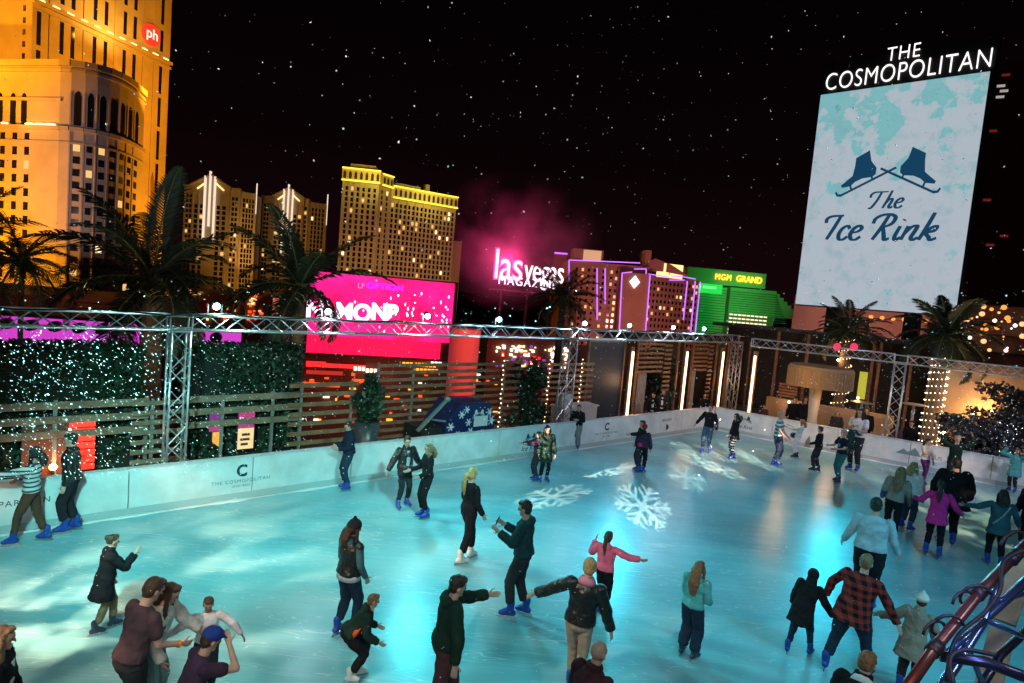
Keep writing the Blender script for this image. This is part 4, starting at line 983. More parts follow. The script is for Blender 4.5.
MB().prism([H.p(hx(637, 263, 8)[0], 8, zA-.5), H.p(hx(690, 263, 8)[0], 8, zA-.5-2), H.p(hx(672, 263, 8)[0], 8, zA+2.2), H.p(hx(655, 263, 8)[0], 8, zA+4.6)], H.N*14).build('roof', hw, t)
for x0, x1, y0, y1 in ((574, 604, 248, 259), (646, 652, 250, 262)):
    MB().fbox(H, hx(x0, 250, 8)[0], hx(x1, 250, 8)[0], 8, 20, zA, H.hit(x0, y0, 8)[1]).build('roof_house', hw, t)
MB().fbox(H, hx(584, 250, 7)[0], hx(602, 250, 7)[0], 7.5, 7.9, zA+.6, H.hit(590, 250, 7)[1]).build('roof_sign', glow('roof_sign_warm', (.8, .42, .22), .8), t)
MB().fbox(Hr, Hr.hit(668, 270)[0], Hr.hit(687, 270)[0], 3, 9, zR+.01, Hr.hit(675, 264)[1]).build('roof_sign', glow('roof_sign_bright', (1, .62, .25), 1.6), t)
def strip_(F, pts, n, r=.28):
    for a, b_ in zip(pts[:-1], pts[1:]):
        u0, z0 = F.hit(*a, n); u1, z1 = F.hit(*b_, n); MB().tube(F.p(u0, n-.3, z0), F.p(u1, n-.3, z1), r, n=6).build('light_strip', ppl, t)
strip_(H, [(569, 292), (569, 260), (640, 263)], 5.9); strip_(H, [(597, 320), (597, 268)], 5.9); strip_(H, [(605, 304), (605, 268)], 5.9)
strip_(H, [(619, 333), (622, 273), (632, 272)], -.1); strip_(H, [(634, 269), (646, 269), (646, 274)], -.1); strip_(H, [(645, 337), (650, 275)], -.1)
strip_(Hr, [(648, 274), (668, 277)], .4); strip_(Hr, [(669, 280), (684, 280)], .4); strip_(Hr, [(671, 276), (684, 277), (695, 279)], .4); strip_(Hr, [(683, 320), (687, 281)], .4); strip_(Hr, [(690, 335), (695, 281)], .4); strip_(Hr, [(694, 340), (700, 282)], .4)
u, z = hx(634.5, 282); mb = MB(); mb.prism([H.p(u-2.4, -.3, z), H.p(u, -.3, z-3), H.p(u+2.4, -.3, z), H.p(u, -.3, z+3)], H.N*-.3); mb.build('diamond_sign', glow('diamond_white', (1, .85, 1), 3), t)
D = [[], [], []]
for F, us, n_, zz_ in ((H, [hx(x_, 300, 6)[0] for x_ in (574, 580, 586, 592, 601, 609, 614)], 5.95, [zA-4-i*3 for i in range(22)]), (Hr, [uR*(i+.5)/13 for i in range(13)], .45, [zR-3-i*3 for i in range(22)])):
    r_ = windows(t, F, us, zz_, 1.1, 1.5, lit=.2, n=n_)
    for k_ in range(3): D[k_] += r_[k_]
emitw(t, D[0], D[1], D[2], 90)
# small dark tower left of it with a purple top line
F = FP(559, 290, 330, 0); t = thing('slim_dark_tower', 'slim dark tower with a short purple line on top, left of the purple outlined hotel', 'building', (F.o.x, F.o.y, GZ))
u0, u1 = F.hit(552, 280)[0], F.hit(565, 280)[0]; z1_ = F.hit(558, 252)[1]; MB().fbox(F, u0, u1, 0, 10, GZ, z1_).build('shaft', hw, t); MB().fbox(F, u0, u1, -.5, -.01, z1_-1, z1_-.2).build('light_strip', ppl, t)

# green hotel --------------------------------------------
gm = mat('green_wall', (.45, .5, .45), .5); gl = mat('green_glass', (.10, .2, .12), .3)
M = FP(740, 300, 400, 8); t = thing('green_hotel', 'green lit hotel with a long golden lettered roof sign', 'hotel', (M.o.x, M.o.y, GZ))
def mh(px, py, n=0): return M.hit(px, py, n)
z0_, z1_ = mh(745, 287)[1], mh(745, 272)[1]
MB().fbox(M, mh(688, 270)[0], mh(766, 280)[0], 0, 20, z0_, z1_).build('sign_band', gm, t)
u, z = mh(750, 280); gold = glow('gold_letters', (1, .62, .03), 2.2); text('sign_letters', 'GRAND', gold, M, mh(749, 280)[0], -.4, (z0_+z1_)/2, 5.6, t, .2, bold=.05, sx=.9)
text('sign_letters', 'MGM', gold, M, mh(723, 278)[0], -.4, (z0_+z1_)/2, 5.4, t, .2, bold=0, sx=.85, spacing=1.15)
uL0_, uL1_ = mh(690, 300)[0], mh(729, 300)[0]
MB().fbox(M, uL0_, uL1_, 4, 40, GZ, z0_-1.5).build('left_wing', gm, t)
uR0, uR1 = mh(734, 300)[0], mh(781, 300)[0]
MB().fbox(M, uR0, uR1, 6, 40, GZ, mh(755, 289)[1]).build('right_wing', gm, t)
for k_ in range(5): u_ = uR1+k_*3.0; MB().fbox(M, u_+.02, u_+3.0, 7, 40, mh(760, 316)[1], mh(760, 292+k_*3.6)[1]).build('stepped_end', gm, t)
fl = []
for i in range(22): z = mh(755, 291)[1]-1.2-i*1.7; fl.append(MB().fbox(M, uL0_, uL1_, 3.7, 3.98, z-.5, z)) if i < 28 else None
for i in range(13): z = mh(755, 291)[1]-1.2-i*1.5; fl.append(MB().fbox(M, uR0, uR1+i*.8, 5.7, 5.98, z-.45, z))
many('floor_band', fl, gl, t, 60)
MB().fbox(M, mh(693, 290)[0], mh(724, 290)[0], 2.5, 3.6, mh(708, 293)[1], mh(708, 282)[1]).build('green_screen', glow('green_led', (.02, .75, .08), .9), t)
text('screen_letters', 'O ====', glow('green_white', (.2, 1, .3), 1.4), M, mh(708, 287)[0], 2.4, mh(708, 287.5)[1], 4, t, .05, bold=.1)
wlr = glow('balcony_light', (1, .72, .5), 1.7); bb = []
for i in range(9):
    z = mh(755, 317)[1]-i*2.45
    for j in range(9):
        u_ = uR0+.8+j*3.0; bb.append(MB().fbox(M, u_, u_+2.2, 5.5, 5.9, z, z+.75))
MB().fbox(M, uR0-.2, uR1-1, 5.4, 5.98, mh(755, 318)[1]-24, mh(755, 316)[1]+.2).build('balcony_block', mat('balcony_wall', (.3, .24, .2), .7), t)
many('balcony_light', [MB().add([v-M.N*.35 for v in q.v], q.f) for q in bb], wlr, t, 85)
spot('green_flood', M.p(mh(712, 300)[0], -40, mh(712, 340)[1]), M.p(mh(712, 300)[0], 0, mh(712, 295)[1]), 26000, (.02, 1, .12), 90, .8, 2)
spot('green_flood', M.p(mh(760, 300)[0], -38, mh(760, 330)[1]), M.p(mh(757, 300)[0], 0, mh(760, 296)[1]), 26000, (.02, 1, .12), 90, .8, 2)
spot('green_flood', M.p(mh(735, 300)[0], -26, mh(735, 290)[1]), M.p(mh(730, 300)[0], 0, mh(735, 280)[1]), 7000, (.03, 1, .12), 120, .8, 2)

# dark block and pink wall near the giant screen --------------------------------------------
F = FP(800, 340, 84, -27); t = thing('dark_block', 'low unlit dark building left of the foot of the giant screen', 'building', (F.o.x, F.o.y, GZ))
MB().fbox(F, F.hit(772, 340)[0], F.hit(832, 340)[0], 0, 5, GZ, F.hit(790, 330)[1]).build('wall', dark, t); MB().fbox(F, F.hit(772, 340)[0]-.2, F.hit(832, 340)[0]+.2, -.3, 5.3, F.hit(790, 330)[1]+.01, F.hit(790, 330)[1]+.35).build('parapet', black, t)

# giant rink screen --------------------------------------------
K = between(*[(lambda p: (p.x, p.y))(W(x_, y_, d_)) for x_, y_, d_ in ((808, 200, 60), (973, 192, 51.3))])
t = thing('giant_rink_screen', 'giant pale blue screen with crossed skates and a lettered header on top', 'screen', K.p(K.L/2, 0, GZ))
zt_ = .5*(K.hit(822, 95)[1]+K.hit(990, 71)[1]); zb_ = .5*(K.hit(796, 306)[1]+K.hit(955, 313)[1])
scm = mat('screen_ice', (.02, .02, .02), .4, emit=(1, 1, 1), es=.80); nt, b = nodes_of(scm)
tc = nt.nodes.new('ShaderNodeTexCoord'); sxy = nt.nodes.new('ShaderNodeSeparateXYZ'); nt.links.new(tc.outputs['Object'], sxy.inputs[0])
a1 = nt.nodes.new('ShaderNodeTexNoise'); a1.inputs['Scale'].default_value = .33; a1.inputs['Detail'].default_value = 9; a1.inputs['Roughness'].default_value = .62; nt.links.new(tc.outputs['Object'], a1.inputs['Vector'])
a2 = nt.nodes.new('ShaderNodeTexNoise'); a2.inputs['Scale'].default_value = 1.3; a2.inputs['Detail'].default_value = 8; a2.inputs['Roughness'].default_value = .7; nt.links.new(tc.outputs['Object'], a2.inputs['Vector'])
mr = nt.nodes.new('ShaderNodeMapRange'); mr.inputs[1].default_value = 6; mr.inputs[2].default_value = 20; mr.inputs[1].default_value = zb_-GZ+8; mr.inputs[2].default_value = zt_-GZ; mr.inputs[3].default_value = -.10; mr.inputs[4].default_value = .10; nt.links.new(sxy.outputs['Z'], mr.inputs[0])
ad = nt.nodes.new('ShaderNodeMath'); ad.operation = 'ADD'; nt.links.new(a1.outputs['Fac'], ad.inputs[0]); nt.links.new(mr.outputs[0], ad.inputs[1])
rp = nt.nodes.new('ShaderNodeValToRGB'); nt.links.new(ad.outputs[0], rp.inputs[0]); e = rp.color_ramp.elements
e[0].position = .46; e[0].color = (.47, .53, .60, 1); e[1].position = .74; e[1].color = (.04, .30, .38, 1)
for p_, c_ in ((.54, (.44, .54, .60)), (.575, (.20, .50, .53)), (.66, (.24, .52, .55))): k = e.new(p_); k.color = (*c_, 1)
r2 = nt.nodes.new('ShaderNodeValToRGB'); r2.color_ramp.elements[0].position = .50; r2.color_ramp.elements[0].color = (0, 0, 0, 1); r2.color_ramp.elements[1].position = .66; r2.color_ramp.elements[1].color = (1, 1, 1, 1); nt.links.new(a2.outputs['Fac'], r2.inputs[0])
ml = nt.nodes.new('ShaderNodeMath'); ml.operation = 'MULTIPLY'; ml.inputs[1].default_value = .5; nt.links.new(r2.outputs[0], ml.inputs[0])
a2.inputs['Scale'].default_value = .8; mx = nt.nodes.new('ShaderNodeMix'); mx.data_type = 'RGBA'; nt.links.new(ml.outputs[0], mx.inputs[0]); nt.links.new(rp.outputs[0], mx.inputs[6]); mx.inputs[7].default_value = (.22, .42, .47, 1)
nt.links.new(mx.outputs[2], b.inputs['Emission Color'])
MB().fbox(K, 0, K.L, 0, .3, zb_, zt_).build('display', scm, t)
MB().fbox(K, -.05, K.L+.25, .32, 2.2, zb_-.1, zt_+2.9).build('screen_housing', black, t)
MB().fbox(K, K.L+.02, K.L+.25, -.15, .3, zb_-.1, zt_).build('edge_trim', black, t)
for q in (.25, .75): MB().fbox(K, K.L*q-.6, K.L*q+.6, .8, 1.9, GZ, zb_-.12).build('support_leg', dark, t)
hdr = glow('header_white', (1, .93, .93), 1.3)
text('header_letters', 'COSMOPOLITAN', hdr, K, K.L*.51, .2, zt_+1.1, 2.25, t, .06, bold=-.035, sx=.70, spacing=1.08)
text('header_letters', 'THE', hdr, K, K.L*.50, .2, zt_+2.75, 1.75, t, .06, bold=-.03, sx=.78, spacing=1.1)
ink = glow('screen_ink', (.008, .065, .14), .7)
u, z = K.hit(888, 172); skate_logo(K, u, -.03, z+.1, 8.3, ink, t, 'skate_picture', .03)
# brush lettering, drawn as swelling strokes
GL = {
 'T': (.8, [[(.02,.62),(.0,.78),(.12,.9),(.3,.93),(.85,.93)], [(.5,.93),(.42,.5),(.28,.12),(.18,.0),(.08,.02)]]),
 'h': (.55, [[(.22,1.0),(.14,.5),(.03,.0)], [(.08,.22),(.22,.48),(.36,.52),(.38,.38),(.32,.1),(.40,.0),(.52,.08)]]),
 'e': (.46, [[(.06,.26),(.28,.32),(.38,.44),(.28,.54),(.12,.44),(.05,.22),(.14,.02),(.30,.0),(.44,.12)]]),
 'I': (.50, [[(-.06,.66),(-.08,.82),(.08,.92),(.42,.94),(.50,.95)], [(.40,.93),(.30,.5),(.16,.0)]]),
 'c': (.42, [[(.38,.42),(.28,.54),(.12,.44),(.05,.22),(.12,.02),(.26,.0),(.40,.12)]]),
 'R': (.72, [[(-.10,.62),(-.08,.80),(.10,.93),(.38,.96),(.58,.84),(.52,.60),(.26,.47)], [(.34,.94),(.22,.45),(.06,.0)], [(.28,.48),(.40,.18),(.48,.0),(.62,.06)]]),
 'i': (.28, [[(.12,.52),(.06,.14),(.12,.0),(.26,.10)], [(.17,.72),(.19,.77)]]),
 'n': (.56, [[(.10,.52),(.02,.0)], [(.06,.22),(.22,.48),(.38,.52),(.38,.36),(.32,.1),(.40,.0),(.54,.10)]]),
 'k': (.56, [[(.22,1.0),(.14,.5),(.03,.0)], [(.10,.20),(.30,.46),(.44,.50),(.40,.34),(.18,.26),(.30,.12),(.40,.0),(.56,.08)]]),
 ' ': (.36, [])}
def cat(P, k=7):
    P = [Vector((p[0], p[1])) for p in P]
    if len(P) == 2: return P
    Q = [P[0]*2-P[1]]+P+[P[-1]*2-P[-2]]; out = []
    for i in range(1, len(Q)-2):
        for j in range(k):
            s_ = j/k; a, b_, c_, d_ = Q[i-1], Q[i], Q[i+1], Q[i+2]
            out.append(.5*((2*b_)+(c_-a)*s_+(2*a-5*b_+4*c_-d_)*s_**2+(3*b_-a-3*c_+d_)*s_**3))
    return out+[P[-1]]
def brush(word, F, uc, z, size, n, m_, parent, sh=.22, wd=.11):
    tot = sum(GL[c_][0] for c_ in word); x = -tot/2
    for c_ in word:
        mb = MB()
        for si_, st in enumerate(GL[c_][1]):
            if c_ == 'i' and si_ == 1: mb.build('brush_letter', m_, parent); mb = MB()
            q = cat(st); L_, R_ = [], []
            for i, p in enumerate(q):
                d = (q[min(i+1, len(q)-1)]-q[max(0, i-1)]).normalized(); w_ = wd*(.28+.30*abs(d.y)+.1*math.sin(math.pi*i/(len(q)-1)))
                s_ = Vector((-d.y, d.x))*w_; 
                for S_, lst in ((s_, L_), (-s_, R_)): a = p+S_; lst.append(F.p(uc+(x+a.x+a.y*sh)*size, n, z+a.y*size))
            for i in range(len(q)-1):
                mb.prism([R_[i], R_[i+1], L_[i+1], L_[i]], F.N*-(.02+.002*i))
        if GL[c_][1]: mb.build('letter_dot' if c_ == 'i' else 'brush_letter', m_, parent)
        x += GL[c_][0]
u, z = K.hit(886, 207); brush('The', K, u-.15, z-.1, 1.55, -.03, ink, t)
u, z = K.hit(880, 241); brush('Ice Rink', K, u-.35, z+.1, 2.35, -.03, ink, t)
# lit building under the screen
F = FP(850, 330, 74, -26); t = thing('pink_lit_building', 'plain low building with a pink lit wall directly below the giant screen', 'building', (F.o.x, F.o.y, GZ))
pw = mat('pink_wall', (.50, .34, .30), .8, noise=.06, nscale=.3)
MB().fbox(F, F.hit(791, 330)[0], F.hit(958, 330)[0], 0, 16, GZ, F.hit(870, 300)[1]).build('wall', pw, t); MB().fbox(F, F.hit(791, 330)[0], F.hit(958, 330)[0], -.3, -.01, F.hit(820, 322)[1], F.hit(820, 321)[1]).build('string_course', pw, t)
cx_ = F.p(F.hit(840, 320)[0], -7, F.hit(840, 322)[1]); point('pink_flood', cx_, 900, (1, .42, .34), .6); point('pink_flood2', F.p(F.hit(910, 320)[0], -7, F.hit(910, 330)[1]), 420, (1, .35, .2), .6)

# dark tower behind the screen and the far lamp lit facade --------------------------------------------
F = FP(1010, 200, 130, -30); t = thing('dark_tower', 'unlit dark tower at the right edge behind the giant screen', 'tower', (F.o.x, F.o.y, GZ))
MB().fbox(F, F.hit(972, 200)[0], F.hit(1075, 200)[0], 0, 25, GZ, F.hit(1010, 62)[1]).build('shaft', mat('dark_tower_wall', (.06, .035, .035), .6), t)
for px, py, c_ in ((1001, 86, 'w'), (1004, 91, 'w'), (1000, 97, 'w'), (1006, 75, 'r'), (993, 131, 'r'), (990, 245, 'r'), (1004, 236, 'r'), (987, 200, 'r')):
    u, z = F.hit(px, py); MB().fbox(F, u-.7, u+.7, -.12, -.01, z-.25, z+.25).build('lit_window', glow('dim_white_win', (.8, .7, .7), .45) if c_ == 'w' else glow('dim_red_win', (.35, .03, .02), .35), t)
F = FP(1000, 330, 70, -20); t = thing('lamp_lit_terrace', 'distant terrace building dotted with orange lamps at the right edge', 'building', (F.o.x, F.o.y, GZ))
MB().fbox(F, F.hit(962, 330)[0], F.hit(1090, 330)[0], 0, 12, GZ, F.hit(1000, 306)[1]).build('wall', mat('terrace_wall', (.16, .09, .07), .8, noise=.2), t)
for q in (320, 335, 352): z = F.hit(1000, q)[1]; MB().fbox(F, F.hit(962, 330)[0], F.hit(1090, 330)[0], -.8, -.01, z-.15, z).build('floor_slab', dark, t)
rd = random.Random(12)
sp_ = [(964+i*7.5+rd.uniform(-2, 2), 318+rd.uniform(-7, 9)) for i in range(13)]+[(rd.uniform(958, 1024), rd.uniform(305, 352)) for _ in range(34)]
for px, py in sp_:
    u, z = F.hit(px, py, -1); r_ = rd.choice((.10, .14, .20, .28)); MB().ell(F.p(u, -1, z), r_, r_, r_, nu=10, nv=6).build('terrace_lamp', rd.choice((glow('terr_orange', (1, .34, .06), 1.3), glow('terr_warm', (1, .5, .2), 1.3), glow('terr_white', (1, .75, .6), 3.0), glow('terr_orange', (1, .34, .06), 1.3))), t)
F = FP(905, 316, 66, 0); t = thing('festoon_lamps', 'row of small orange lamps on a pole rail along the foot of the giant screen', 'lamp row', (F.p(F.hit(900, 316)[0], 0, GZ)))
MB().fbox(F, F.hit(868, 316)[0], F.hit(962, 322)[0], -.05, .05, F.hit(910, 319)[1]-.3, F.hit(910, 319)[1]-.2).build('rail', dark, t); MB().fbox(F, F.hit(868, 316)[0], F.hit(868, 316)[0]+.2, -.05, .05, GZ, F.hit(910, 319)[1]-.3).build('pole', dark, t)
for i in range(9): u, z = F.hit(870+i*11, 317+i*.8); r_ = .22; MB().ell(F.p(u, -.2, z), r_, r_, r_, nu=10, nv=6).build('lamp_globe', glow('terr_orange', (1, .34, .06), 1.3), t)

# golden street front between orange hotel and magenta screen --------------------------------------------
F = FP(220, 315, 160, 4); t = thing('gold_street_front', 'golden lit street front with many small lights behind the big palm', 'building', (F.o.x, F.o.y, GZ))
gw = mat('gold_front_wall', (.35, .22, .10), .7, noise=.2, nscale=.2)
MB().fbox(F, F.hit(134, 310)[0], F.hit(262, 310)[0], 0, 20, GZ, F.hit(200, 291)[1]).build('wall', gw, t)
for i in range(10): u = F.hit(136+i*13.5, 310)[0]; MB().fbox(F, u-.6, u+.6, -.6, -.01, GZ, F.hit(200, 294)[1]).build('pilaster', gw, t)
rd = random.Random(4)
for i in range(90):
    u, z = F.hit(rd.uniform(138, 260), rd.uniform(292, 324), -.7); q = rd.random(); MB().fbox(F, u, u+rd.uniform(.3, 1.0), -.75, -.61, z, z+rd.uniform(.3, 1.0)).build('facade_light', litb if q < .3 else litw if q < .7 else glow('neon_orange', (1, .08, .01), 1.6), t)
F = FP(280, 318, 120, 0); t = thing('tan_roof_block', 'plain tan block with a slanted roof below the right twin tower', 'building', (F.o.x, F.o.y, GZ))
a, b_ = F.hit(256, 316)[0], F.hit(306, 316)[0]; MB().prism([F.p(a, 0, GZ), F.p(b_, 0, GZ), F.p(b_, 0, F.hit(306, 312)[1]), F.p(a+6, 0, F.hit(270, 306)[1]), F.p(a, 0, F.hit(256, 320)[1])], F.N*20).build('wall', mat('tan_block', (.30, .18, .12), .8), t)
MB().fbox(F, F.hit(275, 306)[0], F.hit(281, 306)[0], -1.2, -.8, F.hit(278, 318)[1], F.hit(278, 298)[1]).build('small_screen', glow('tiny_screen', (1, .25, .15), .8), t)
# restaurant lights right of the red tower
F = FP(525, 355, 75, 0); t = thing('restaurant_terrace', 'restaurant terrace bright with white and violet lights right of the red tower', 'building', (F.o.x, F.o.y, GZ))
MB().fbox(F, F.hit(486, 360)[0], F.hit(572, 360)[0], 0, 10, GZ, F.hit(525, 340)[1]).build('wall', mat('terrace_wall'), t)
rd = random.Random(6)
for i in range(85):
    x_ = rd.uniform(492, 566); y_ = rd.choice((349, 353, 357, 362, 367))+rd.uniform(-2, 2)+(x_-525)*.05; u, z = F.hit(x_, y_, -.2); q = rd.random()
    MB().fbox(F, u, u+rd.uniform(.15, .5), -.3, -.05, z, z+rd.uniform(.12, .35)).build('terrace_light', glow('terr_white', (1, .75, .6), 3.0) if q < .35 else glow('violet', (.3, .08, .6), .8) if q < .55 else litb if q < .8 else glow('neon_red', (1, .02, .02), 1.5), t)

# floodlights for the buildings --------------------------------------------
def flood(F, u, n, z, tu, tn, tz, p, col, deg=80, rad=1.5): spot('building_flood', F.p(u, n, z), F.p(tu, tn, tz), p, col, deg, .6, rad)
OR = (1, .33, .012)
flood(PL, -60, -60, 0, -22, 0, 40, 850000, OR, 110); flood(PL, -50, -60, 80, -25, 20, 115, 420000, OR, 100)
flood(PL, -14, -10, zL(128), -10, 0, zL(100), 2600, (1, .55, .06), 140)
flood(PT, 60, -60, -5, 42, 0, 50, 480000, OR, 110); flood(PT, 25, -55, 80, 25, 0, 95, 190000, OR, 110)
flood(PT, (u0_+uE)*.5 if False else 30, -14, ledge-2, 30, 0, ledge+10, 16000, (1, .55, .08), 150)
flood(PL, 22, -60, 20, 10, 0, 35, 60000, (1, .66, .6), 60)
flood(TW1[0], 5, -70, 0, 0, 0, 50, 36000, (1, .5, .12), 70); flood(TW1[0], 45, -40, -14, 20, 5, 20, 50000, (1, .45, .06), 80)
flood(TW2[0], 5, -80, 0, 0, 0, 50, 36000, (1, .5, .12), 70)
flood(CROWN[0], 10, -80, -10, 0, 0, 35, 100000, (1, .50, .14), 80); flood(CROWN[1], 30, -75, -10, 30, 0, 30, 90000, (1, .46, .18), 80)
flood(CROWN[0], 10, -16, CROWN[2]+2, 5, 0, CROWN[2]+5, 9000, (1, .8, .1), 140); flood(CROWN[1], 25, -18, CROWN[2]-2, 25, 0, CROWN[2]+3, 12000, (1, .8, .1), 150)
flood(H, 0, -60, -8, 0, 0, 20, 80000, (1, .36, .30), 100)
flood(S, S.L/2, -10, GZ+6, S.L/2, 3, 0, 1500, (1, .3, .15), 120)
flood(FB, 0, -10, 3, 0, 5, 0, 900, (1, .4, .2), 130, .5)
for i in range(3):
    q = TW1[0].p(-10+i*14, -45, 0)

# ------------------------------------------------------------------ people
wr = bpy.data.textures.new('cloth_folds', 'CLOUDS'); wr.noise_scale = .095; wr.noise_depth = 2
hr_t = bpy.data.textures.new('hair_locks', 'CLOUDS'); hr_t.noise_scale = .035
def cloth(name, col, rough=.85, **k):
    k.setdefault('spec', .12); m = mat(name, col, rough, noise=.18, nscale=9, bump=.35, bscale=60, **k); return m
skin = mat('skin', (.52, .30, .22), .5, noise=.06, nscale=12); skin.node_tree.nodes['Principled BSDF'].inputs['Subsurface Weight'].default_value = .0
skin2 = mat('skin_tan', (.40, .22, .15), .5, noise=.06, nscale=12)
eye_m = mat('eye_dark', (.02, .015, .012), .2); lip_m = mat('lips', (.36, .11, .10), .5)
bootm = mat('skate_blue', (.010, .05, .30), .35); bootw = mat('skate_white', (.75, .74, .72), .35); bootd = mat('skate_dark', (.02, .03, .06), .4)
steel = mat('blade_steel', (.65, .67, .7), .2, .9)
HC = {'black': mat('hair_black', (.012, .010, .009), .5, noise=.3, nscale=30, bump=.5, bscale=90), 'brown': mat('hair_brown', (.055, .026, .014), .5, noise=.35, nscale=30, bump=.5, bscale=90),
      'blonde': mat('hair_blonde', (.36, .23, .09), .5, noise=.35, nscale=30, bump=.5, bscale=90), 'ginger': mat('hair_ginger', (.22, .09, .035), .5, noise=.35, nscale=30, bump=.5, bscale=90), 'grey': mat('hair_grey', (.28, .26, .24), .6, noise=.25, nscale=30, bump=.5), 'tan': mat('hair_tan', (.20, .12, .06), .5, noise=.3, nscale=30, bump=.5, bscale=90)}

def remesh(o, vox, disp=None, strength=.012, smooth_it=2):
    m_ = o.modifiers.new('fuse', 'REMESH'); m_.mode = 'VOXEL'; m_.voxel_size = vox; m_.use_smooth_shade = True
    s_ = o.modifiers.new('soften', 'SMOOTH'); s_.iterations = smooth_it; s_.factor = .5
    if disp:
        d = o.modifiers.new('folds', 'DISPLACE'); d.texture = disp; d.strength = strength; d.mid_level = .5 if disp is hr_t else .22; d.texture_coords = 'LOCAL'

def person(label, feet=None, head=None, h=None, face=0., lean=0., side=0., hd=(0, 0), armL=None, armR=None, stance=((0, .11), (0, -.11)), crouch=0.,
           top='long', topm=None, bot='trousers', botm=None, hair='short', hairc='black', boot=None, hat=None, hatm=None, sk=None, slim=1., pf=1., group=None, det=1, extra=None, inner=None, loc=None, backh=0., tall=1.0):
    """feet/head are pixels in the photo; face: 0 away from the camera, 90 picture right, 180 to the camera, 270 left"""
    if loc is not None: g = Vector(loc)
    elif feet is not None:
        g = G(*feet)
        if h is None:
            lo, hi = .4, 2.4
            for _ in range(30):
                mid = (lo+hi)/2
                if proj(g+Vector((0, 0, mid)))[1] > head[1]: lo = mid
                else: hi = mid
            h = lo/pf
    else:
        g = G(head[0], head[1], h*pf); g.z = 0; a_ = R(face)+math.atan2(g.x, g.y); q_ = .66*h/1.8
        g -= Vector((math.sin(a_), math.cos(a_), 0))*(q_*math.sin(R(lean))) + Vector((math.cos(a_), -math.sin(a_), 0))*(q_*math.sin(R(side)))
    h *= tall
    az = math.atan2(g.x, g.y)                     # heading is taken relative to the sight line
    t = thing('person', label, 'person', (g.x, g.y, 0), group)
    sk = sk or skin; boot = boot or bootm; s = h/1.80; det_v = {0: .020, 1: .0115, 2: .0078}[det]
    hd_a = R(face)+az; fy = Vector((math.sin(hd_a), math.cos(hd_a), 0)); fx = Vector((fy.y, -fy.x, 0)); Z_ = Vector((0, 0, 1))
    def L(x, y, z): return g + (fx*x + fy*y + Z_*z)*s
    ank = [(st[1], st[0]) for st in stance]       # stance: (forward, out) for left(-x) and right(+x)
    an = [Vector((-abs(ank[0][0]) if ank[0][0] >= 0 else ank[0][0], ank[0][1], .145)), Vector((abs(ank[1][0]) if True else 0, ank[1][1], .145))]
    an[0].x = -stance[0][1]; an[1].x = -stance[1][1]
    ctr = Vector(((an[0].x+an[1].x)/2, (an[0].y+an[1].y)/2, 0))
    LT, LS = .455, .425
    hx_ = [ctr + Vector((-.09, backh, 0)), ctr + Vector((.09, backh, 0))]
    zmax = min(math.sqrt(max(.05, (.995*(LT+LS))**2 - (hx_[i].x-an[i].x)**2 - (hx_[i].y-an[i].y)**2))+.145 for i in (0, 1))
    pz = min(1.0, zmax) - crouch
    hip = [Vector((hx_[i].x, hx_[i].y, pz)) for i in (0, 1)]; pel = Vector((ctr.x, ctr.y+backh, pz+.03))
    knees = []
    for i in (0, 1):
        v = an[i]-hip[i]; d = v.length; a = (LT**2-LS**2+d*d)/(2*d); hh = math.sqrt(max(0.0004, LT**2-a*a)); u = v/d
        f = Vector((0, 1, 0)) - u*u.y; f.normalize(); knees.append(hip[i]+u*a+f*hh)
    # torso frame
    ca, sa = math.cos(R(lean)), math.sin(R(lean)); cs, ss = math.cos(R(side)), math.sin(R(side))
    TU = Vector((ss, sa*cs, ca*cs)).normalized(); TX = (Vector((1, 0, 0))-TU*TU.x).normalized(); TF = TU.cross(TX)
    def T(x, y, z): return pel + TX*x + TF*y + TU*z
    hw_ = .5*(hd[0]); Hy = R(hd[0]); Hp = R(hd[1])
    HF = (TF*math.cos(Hy)+TX*math.sin(Hy)); HX = (TX*math.cos(Hy)-TF*math.sin(Hy))
    HU = (Z_*.5+TU*.5).normalized(); HX = (HX-HU*HU.dot(HX)).normalized(); HF = HU.cross(HX)
    HU2 = HU*math.cos(Hp)-HF*math.sin(-Hp) if False else HU*math.cos(Hp)+HF*math.sin(Hp); HF = (HF*math.cos(Hp)-HU*math.sin(Hp)).normalized(); HU = HU2.normalized()
    neck0 = T(0, -.01, .50); neck1 = neck0 + HU*.08+HF*.012; hc = neck0 + HU*.158 + HF*.025
    def Hd(x, y, z): return hc + HX*x + HF*y + HU*z
    M3 = Matrix((fx, fy, Z_)).transposed()
    HM = M3 @ Matrix((HX, HF, HU)).transposed()
    wp = lambda v: g + M3 @ (Vector(v)*s)
    sh = [T(-.185*slim**.5, -.005, .435), T(.185*slim**.5, -.005, .435)]
    rest = ((.10, .22, -1), (.30, .08, -1))
    arms = []
    for i, A in ((0, armL), (1, armR)):
        A = A or rest; sg = -1 if i == 0 else 1
        d = [Vector((sg*q[1], q[0], q[2])).normalized() for q in A[:2]]
        e_ = sh[i]+d[0]*.29; w__ = e_+d[1]*.255; hdv = d[2] if len(d) > 2 else d[1]
        arms.append((sh[i], e_, w__, d[1], sg))
    body = MB()
    def ring(mb, lst, n=14):
        """loft of ellipses in the torso frame: (z, rx, ry, y)"""
        mb.path([wp(T(0, q[3], q[0])) for q in lst], [(q[1]*s, q[2]*s) for q in lst], n, True, (M3 @ TX))
    S_ = slim
    tors = [(-.10, .09, .07, 0), (-.06, .145*S_, .10, -.01), (.02, .165*S_, .115*S_, -.012), (.12, .145*S_, .10*S_, 0), (.22, .148*S_, .103*S_, .005), (.33, .165*S_, .112*S_, .005), (.41, .165*S_, .10, -.005), (.46, .12*S_, .075, -.01), (.50, .06, .06, -.01)]
    ring(body, tors)
